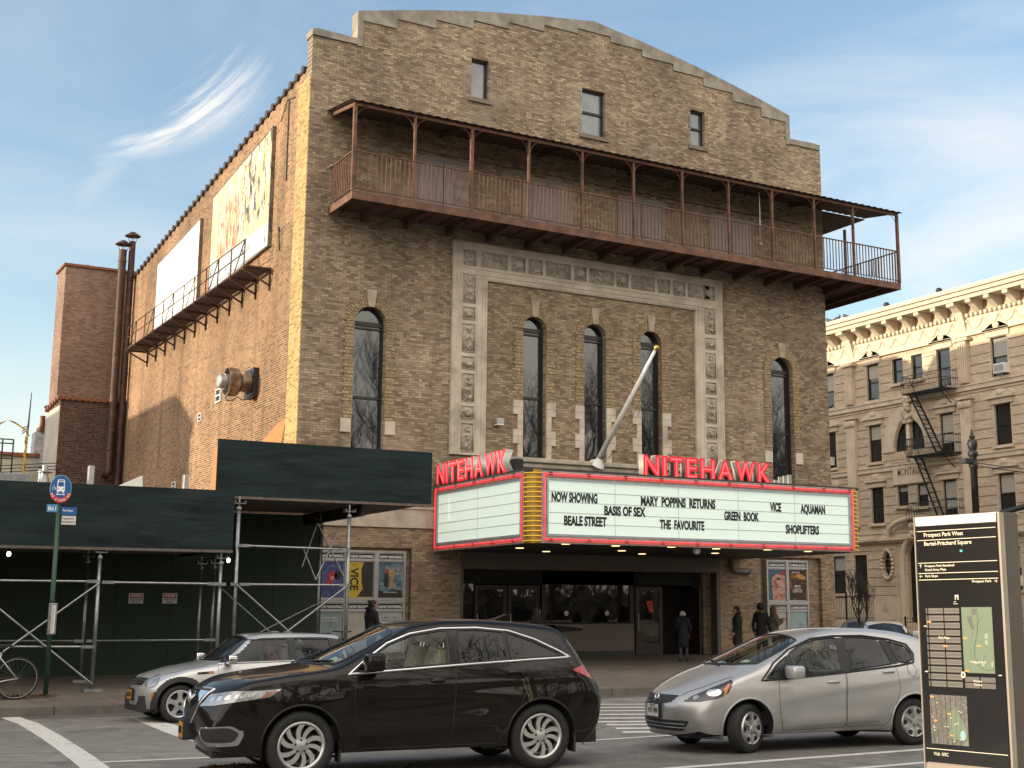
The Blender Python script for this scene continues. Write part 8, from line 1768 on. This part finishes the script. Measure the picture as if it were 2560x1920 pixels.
kpoly([(.585,.415),(.63,.41),(.66,.46),(.63,.465)],.0018,M_kblk,'plaza',mp); kpoly([(.64,.38),(.69,.38),(.69,.405),(.64,.405)],.0018,M_kblk,'building_shape',mp); kpoly(ell(.512,.645,.026,.013),.0024,M_klin,'circle_mark',mp); kpoly(ell(.512,.645,.014,.007),.0034,M_kblk,'circle_mark',mp)
for u,v in ((.53,.495),(.30,.528),(.68,.525),(.53,.625),(.12,.43)): kbox(u,u+.05,v,v+.007,.0028,.0034,'route_badge',M_kor,mp)
kt('Park Slope',.25,.502,.020,.125); kt('Prospect Park',.60,.597,.020,.175); kt('Windsor',.62,.672,.019,.10); kt('Terrace',.625,.686,.019,.09)
kpoly([(.46,.325),(.50,.325),(.50,.345),(.49,.345),(.49,.333),(.47,.333),(.47,.345),(.46,.345)],.001,M_klin,'gateway_icon'); kbox(.44,.47,.352,.354,.0005,.001,'small_print',M_klin); kbox(.44,.49,.36,.362,.0005,.001,'small_print',M_klin)
m2=kbox(.11,.535,.729,.925,.0003,.0008,'area_map',mat('map_dark_ground',(.05,.043,.04),.5,var=.5,scale=30,col2=(.12,.10,.09),v2=(.52,.6),s2=40)); kpoly([(.33,.80),(.40,.775),(.52,.86),(.52,.90),(.36,.905),(.33,.88)],.001,M_kgrn,'park_area',m2); kpoly(ell(.475,.885,.03,.02),.002,M_kwat,'lake',m2); kpoly([(.47,.925),(.52,.90),(.535,.925)],.001,M_kgrn,'park_area',m2)
for k in range(14): u=.12+rnd.random()*.38; v=.74+rnd.random()*.17; kbox(u,u+.018,v,v+.0025,.0022,.0026,'map_label',M_klin,m2)
for k in range(7): 
    a=KP(.11+.06*k,.729,.0016); b_=KP(.15+.05*k,.925,.0016); MB().tube([tuple(a),tuple(b_)],.0012,4).build('map_street',M_kpan,m2)
for u,v in ((.12,.735),(.31,.80),(.33,.885),(.15,.83)): kbox(u,u+.04,v,v+.006,.0024,.003,'route_badge',M_kor,m2)
for u,v in ((.08,.45),(.07,.635),(.90,.64)): kbox(u,u+.035,v,v+.004,.0005,.001,'small_print',M_klin)
# ---------------------------------------------------------------- bus stop
BP=at(98*KD,1504*KD,2,.22); bx,by=BP[0],BP[1]; M_bpole=mat('green_pole_paint',(.025,.07,.04),.5,var=.2,scale=6); M_sblue=mat('sign_blue',(.012,.10,.32),.45,var=.05); M_slb=mat('sign_light_blue',(.06,.24,.45),.45,var=.05); M_sred=mat('sign_red',(.5,.03,.035),.45,var=.05)
zb=lambda py:at(120*KD,py*KD,1,by)[2]; xb=lambda px,py:at(px*KD,py*KD,1,by)[0]
BS=thing('bus_stop','green bus stop pole with a round blue sign and a timetable case','bus stop',(bx,by,.2))
MB().tube([(bx,by,.15),(bx,by,zb(1085))],.045,12).build('pole',M_bpole,BS,smooth=True); MB().tube([(bx,by,zb(1085)),(bx,by,zb(1072))],.05,10).build('red_collar',M_sred,BS,smooth=True)
cz=zb(1055); RX,RZ=.185,.245; yy=by-.07; rim_m=mat('sign_rim',(.25,.45,.40),.4,var=.1)
MB().prism(ell(bx,cz,RX+.012,RZ+.012,32),XZ,yy+.0,yy+.02).build('sign_back',rim_m,BS,fix=True); sg_=MB().prism(ell(bx,cz,RX,RZ,32),XZ,yy-.003,yy-.0005).build('round_sign',M_sblue,BS,fix=True)
arc=[(bx+RX*1.12*math.cos(t),cz-.01+RZ*1.10*math.sin(t)) for t in np.linspace(R_(200),R_(340),18)]+[(bx+RX*.80*math.cos(t),cz-.01+RZ*.70*math.sin(t)) for t in np.linspace(R_(335),R_(205),18)]
MB().prism(arc,XZ,yy-.006,yy-.0035).build('red_band',M_sred,sg_,fix=True)
for i,ch in enumerate('NO STANDING'):
    if ch==' ': continue
    t=R_(208+12.4*i); rr_=.95; p=(bx+RX*rr_*math.cos(t),yy-.007,cz-.01+RZ*.90*math.sin(t)); tn=np.array([-math.sin(t)*RX,0,math.cos(t)*RZ]); tn/=np.linalg.norm(tn); text(ch,.042,tuple(np.array(p)-tn*.014-np.array([-tn[2],0,tn[0]])*.02),tuple(tn),(-tn[2],0,tn[0]),M_inkw,sg_,'sign_lettering',bold=.02,depth=.0006,sx=.8)
def icon(pts,m,w=.0042,name='bus_icon'): MB().prism([(bx+u,cz+v) for u,v in pts],XZ,yy-w,yy-w+.001).build(name,m,sg_,fix=True)
icon(rnd_poly([(-.075,-.06),(.075,-.06),(.065,.17),(-.065,.17)],.03),M_inkw); icon(rnd_poly([(-.055,.035),(.055,.035),(.048,.12),(-.048,.12)],.012),M_sblue,.0054); icon(rnd_poly([(-.045,.135),(.045,.135),(.042,.155),(-.042,.155)],.006),M_sblue,.0054)
for x_ in (-.05,.05): icon(ell(x_,-.01,.012,.014,10),M_sblue,.0054); icon([(x_-.015,-.085),(x_+.015,-.085),(x_+.015,-.061),(x_-.015,-.061)],M_inkw)
icon([(-.085,-.115),(-.055,-.095),(-.055,-.108),(.055,-.108),(.055,-.095),(.085,-.115),(.055,-.135),(.055,-.122),(-.055,-.122),(-.055,-.135)],M_inkw)
mb=MB(); mb.tube([(bx-.125+.026*math.cos(t),yy-.006,cz-.005+.026*math.sin(t)) for t in np.linspace(2.2,6.6,10)],.004,4); mb.tube([(bx-.128,yy-.006,cz+.06),(bx-.125,yy-.006,cz+.015),(bx-.10,yy-.006,cz+.01),(bx-.09,yy-.006,cz-.025)],.005,4); mb.build('wheelchair_icon',M_inkw,sg_)
def pl(x0,y0,x1,y1,m,lines,fg,nm,off=.06):
    X0,X1,Z0,Z1=xb(x0,y1),xb(x1,y0),zb(y1),zb(y0); o=MB().box(X0,X1,by-off-.005,by-off+.005,Z0,Z1).build(nm,m,BS)
    for (s,u,v,wd,hh) in lines: text(s,hh*(Z1-Z0),(X0+u*(X1-X0),by-off-.006,Z0+v*(Z1-Z0)),(1,0,0),(0,0,1),fg,o,'sign_lettering',width=wd*(X1-X0),bold=.012,depth=.0006)
pl(99,1090,124,1107,M_slb,[('B61',.12,.22,.72,.55)],M_inkw,'route_plate'); pl(131,1095,165,1112,M_sblue,[('Park Slope',.08,.45,.66,.28)],M_inkw,'stop_plate'); pl(131,1114,163,1133,M_sgn,[('Prospect Pk SW &',.05,.60,.84,.22),('Bartel-Pritchard Sq',.05,.22,.90,.22)],M_inkk,'stop_plate')
X0,X1,Z0,Z1=xb(99,1370),xb(122,1302),zb(1371),zb(1303); tcs=MB().box(X0,X1,by-.13,by-.05,Z0,Z1).build('timetable_case',M_galv,BS,bevel=.008); tp=MB().box(X0+.05,X1-.03,by-.134,by-.1302,Z0+.03,Z1-.04).build('timetable',M_sgn,tcs); mb=MB()
for k in range(26): z_=Z1-.07-k*(Z1-Z0-.12)/26; mb.box(X0+.06,X0+.06+(X1-X0-.11)*(.7+.3*rnd.random()),by-.1355,by-.1345,z_,z_+.006)
mb.build('printed_lines',mat('grey_print',(.18,.18,.18),.6,var=0),tp); MB().tube([(bx-.05,by-.05,Z1+.05),(bx+.05,by-.06,Z1+.03)],.012,6).build('strap',M_inkk,BS)
# ---------------------------------------------------------------- bicycles
def bike(label,loc,rz,col,r=.345,tilt=0):
    T=thing('bicycle',label,'bicycle',loc,rz); T.rotation_euler=(tilt,0,rz); fm=mat('bicycle_frame_paint',col,.35,.5,var=.1); rx,fx=-.50,.50
    for x,nm in ((rx,'rear_wheel'),(fx,'front_wheel')):
        t=MB().tube([(x+r*math.cos(a),0,r+r*math.sin(a)) for a in np.linspace(0,6.283,41)[:-1]],.014,6,closed=True).build(nm,M_tyre,T,smooth=True,local=True); MB().tube([(x+(r-.022)*math.cos(a),0,r+(r-.022)*math.sin(a)) for a in np.linspace(0,6.283,41)[:-1]],.009,5,closed=True).build('rim',M_galv,t,smooth=True,local=True)
        mb=MB()
        for k in range(24): a=k*math.pi/12; mb.tube([(x+.02*math.cos(a+.6),(-1)**k*.025,r+.02*math.sin(a+.6)),(x+(r-.025)*math.cos(a),0,r+(r-.025)*math.sin(a))],.0016,3)
        mb.lathe([(0,-.05),(.02,-.05),(.02,.05),(0,.05)],(x,0,r),(0,1,0),10); mb.build('spokes',M_galv,t,local=True)
    bb=(-.08,0,.29); st=(-.22,0,.82); ht=(.36,0,.86); hb=(.40,0,.70); mb=MB()
    for a,b,q in ((bb,st,.016),(st,(.355,0,.82),.015),(bb,hb,.018),(ht,hb,.018)): mb.tube([a,b],q,8)
    for y in (-.05,.05): mb.tube([(bb[0],y*.6,bb[2]),(rx,y,r)],.010,6); mb.tube([(st[0]+.02,y*.4,st[2]-.08),(rx,y,r)],.009,6); mb.tube([(hb[0],y*.6,hb[2]),(fx-.03,y,r+.05),(fx,y,r)],.011,6)
    mb.build('frame',fm,T,smooth=True,local=True); mb=MB(); mb.tube([st,(-.245,0,.93)],.012,6); rbox(mb,(-.25,0,.95),(.13,.06,.025)); rbox(mb,(-.16,0,.953),(.09,.022,.02)); mb.build('saddle',M_blk,T,smooth=True,local=True)
    mb=MB(); mb.tube([ht,(.34,0,.97),(.40,0,.99)],.013,6); mb.tube([(.33,-.28,1.0),(.40,-.15,.99),(.40,.15,.99),(.33,.28,1.0)],.013,6); mb.build('handlebar',M_blk,T,smooth=True,local=True)
    mb=MB(); mb.lathe([(.09,-.01),(.095,0),(.09,.01),(.07,.01),(.07,-.01)],(bb[0],.05,bb[2]),(0,1,0),24); mb.tube([(bb[0],.06,bb[2]),(bb[0]+.1,.07,bb[2]-.13)],.009,5); mb.tube([(bb[0],-.06,bb[2]),(bb[0]-.1,-.07,bb[2]+.13)],.009,5)
    for s_ in (1,-1): mb.box(bb[0]+s_*.1-.045,bb[0]+s_*.1+.045,*sorted((s_*.07,s_*.15)),bb[2]-s_*.13-.01,bb[2]-s_*.13+.01)
    mb.tube([(bb[0],.05,bb[2]+.09),(rx,.05,r+.035)],.005,4); mb.tube([(bb[0],.05,bb[2]-.09),(rx,.05,r-.035)],.005,4); mb.build('crank_chain',mat('rusty_chain',(.10,.06,.03),.6,.5),T,local=True); return T
p=at(38*KD,1467*KD,1,-7.55); bike('white bicycle parked on the pavement at the far left',(p[0]-.52,-7.55,zs(-7.55)),math.pi,(.55,.55,.53),.365)
p=at(718*KD,1368*KD,1,-4.2); bike('black bicycle behind the small silver car, showing its saddle and bars',(p[0],-4.2,zs(-4.2)),.5,(.02,.02,.02))
# ---------------------------------------------------------------- leaf litter
M_leaf=mat('dry_leaves',(.14,.075,.035),.8,var=.6,scale=30)
def litter(label_name,cx,cy,rx,ry,n,zf,seed,sz=.03):
    rr=random.Random(seed); mb=MB()
    for k in range(n):
        a=rr.random()*6.283; q=rr.random()**.7; x=cx+rx*q*math.cos(a); y=cy+ry*q*math.sin(a); z0=zf(y)+rr.random()*.05*(1-q)+.008; s=sz*rr.uniform(.5,1.4); u=Vector((rr.gauss(0,1),rr.gauss(0,1),rr.gauss(0,.5))).normalized()*s; v=u.cross(Vector((rr.gauss(0,.4),rr.gauss(0,.4),1))).normalized()*s*.5
        c=Vector((x,y,z0)); mb.add([c-u,c+v,c+u*1.0,c-v],[(0,1,2,3)])
    return tag(mb.build('leaf_litter',M_leaf),kind='stuff')
litter('a',bx-.55,by-.1,.75,.35,900,zs,1,.028)
g=gp(500,1655); litter('b',g[0],g[1]-.25,.55,.25,900,lambda y:0,2,.022)
g=gp(430,1658); litter('c',g[0]+.1,g[1]-.3,.35,.2,400,lambda y:0,3,.022)
# ---------------------------------------------------------------- unseen buildings added for their shade, and the park mirrored in the windows
def house(name,label,x0,x1,y0,y1,h,m,face='x'):
    T=thing(name,label,'house',((x0+x1)/2,(y0+y1)/2,0)); MB().box(x0,x1,y0,y1,0,h).build('walls',m,T); MB().box(x0-.3,x1+.3,y0-.2,y1+.2,h+.003,h+.4).build('cornice',M_apst,T)
    nf=int(h//3.2)
    for f in range(nf):
        for k in range(max(1,int((y1-y0)/2.2))): y=y0+1.1+k*2.2; MB().box(x1-.05,x1+.03,y-.5,y+.5,1+f*3.2,2.8+f*3.2).build('window',M_apglass,T)
house('shade_house','brown brick row house left of the view, beyond the shed',-36,-26,-17.0,-6,7.7,M_redbrick); house('shade_house','second brown brick row house left of the view',-36,-26,-5.5,6,8.45,M_redbrick); house('shade_house','third row house left of the view, lower roof',-36,-26,6.5,18.4,7.3,M_dkbrick); house('apartment_block','taller brick block left of the view behind the row houses',-36,-26,18.9,44,11.9,M_redbrick)  # off-frame houses, heights set by the shadows they throw
SHB=thing('shade_block','brick stage house hidden behind the cinema','building',(11,40,0)); MB().box(4,18.5,21.0,60,0,17.3).build('walls',M_side,SHB)  # added out of sight so its shadow falls on the apartment house
tr0=bare_tree('bare_tree','tall bare plane tree across the street from the cinema',(24,-47,0),27,11,.62,.42,6,.42,first=.28,group='bare trees in the park')
tr1=bare_tree('bare_tree','broad bare tree across the street from the cinema',(36,-49,0),26,23,.70,.40,6,.36,first=.28,group='bare trees in the park')
for k,(x,y,rz) in enumerate(((-6,-50,1.1),(30,-56,2.2),(45,-48,.4),(6,-49,3.0),(55,-50,1.9),(66,-54,.9),(15,-50,2.6),(20,-62,1.4),(76,-58,2.9),(50,-62,.2),(-18,-54,2.0),(40,-66,1.0),(1,-42,.7),(-11,-44,1.9),(10,-43,2.8),(-2,-56,.3))): dup((tr0,tr1)[k%2],(x,y,0),rz,'bare park tree mirrored in the cinema windows')
mb=MB(); mb.box(-90,110,-47.4,-46.9,.1,1.1); mb.box(-90,110,-47.5,-46.8,1.102,1.25); tag(mb.build('park_wall',M_stone,None),'low stone park wall across the street from the cinema','wall')

rr=random.Random(5); mb=MB()
for k in range(1100):     # the park's far woodland: one mass of bare stems
    x=rr.uniform(-120,260); y=rr.uniform(-125,-66); hh=rr.uniform(9,18); b=Vector((x,y,0)); t=b+Vector((rr.uniform(-.8,.8),rr.uniform(-.8,.8),hh)); mb.tube([b,t],[.22,.05],4)
    for q in range(12):
        p=b.lerp(t,rr.uniform(.15,.95)); a=rr.random()*6.283; l=rr.uniform(1.5,4.0); mb.tube([p,p+Vector((math.cos(a)*l,math.sin(a)*l,l*rr.uniform(.2,1.0)))],[.09,.02],3)
    for q in range(2):
        c=b+Vector((rr.uniform(-2,2),rr.uniform(-2,2),0)); s_=rr.uniform(1.4,3.4); mb.sphere((c.x,c.y,s_*.4),s_,7,5,sc=(1.3,1.3,.8))
tag(mb.build('woodland',mat('winter_undergrowth',(.05,.042,.028),.9,var=.5,scale=.5)),kind='stuff')
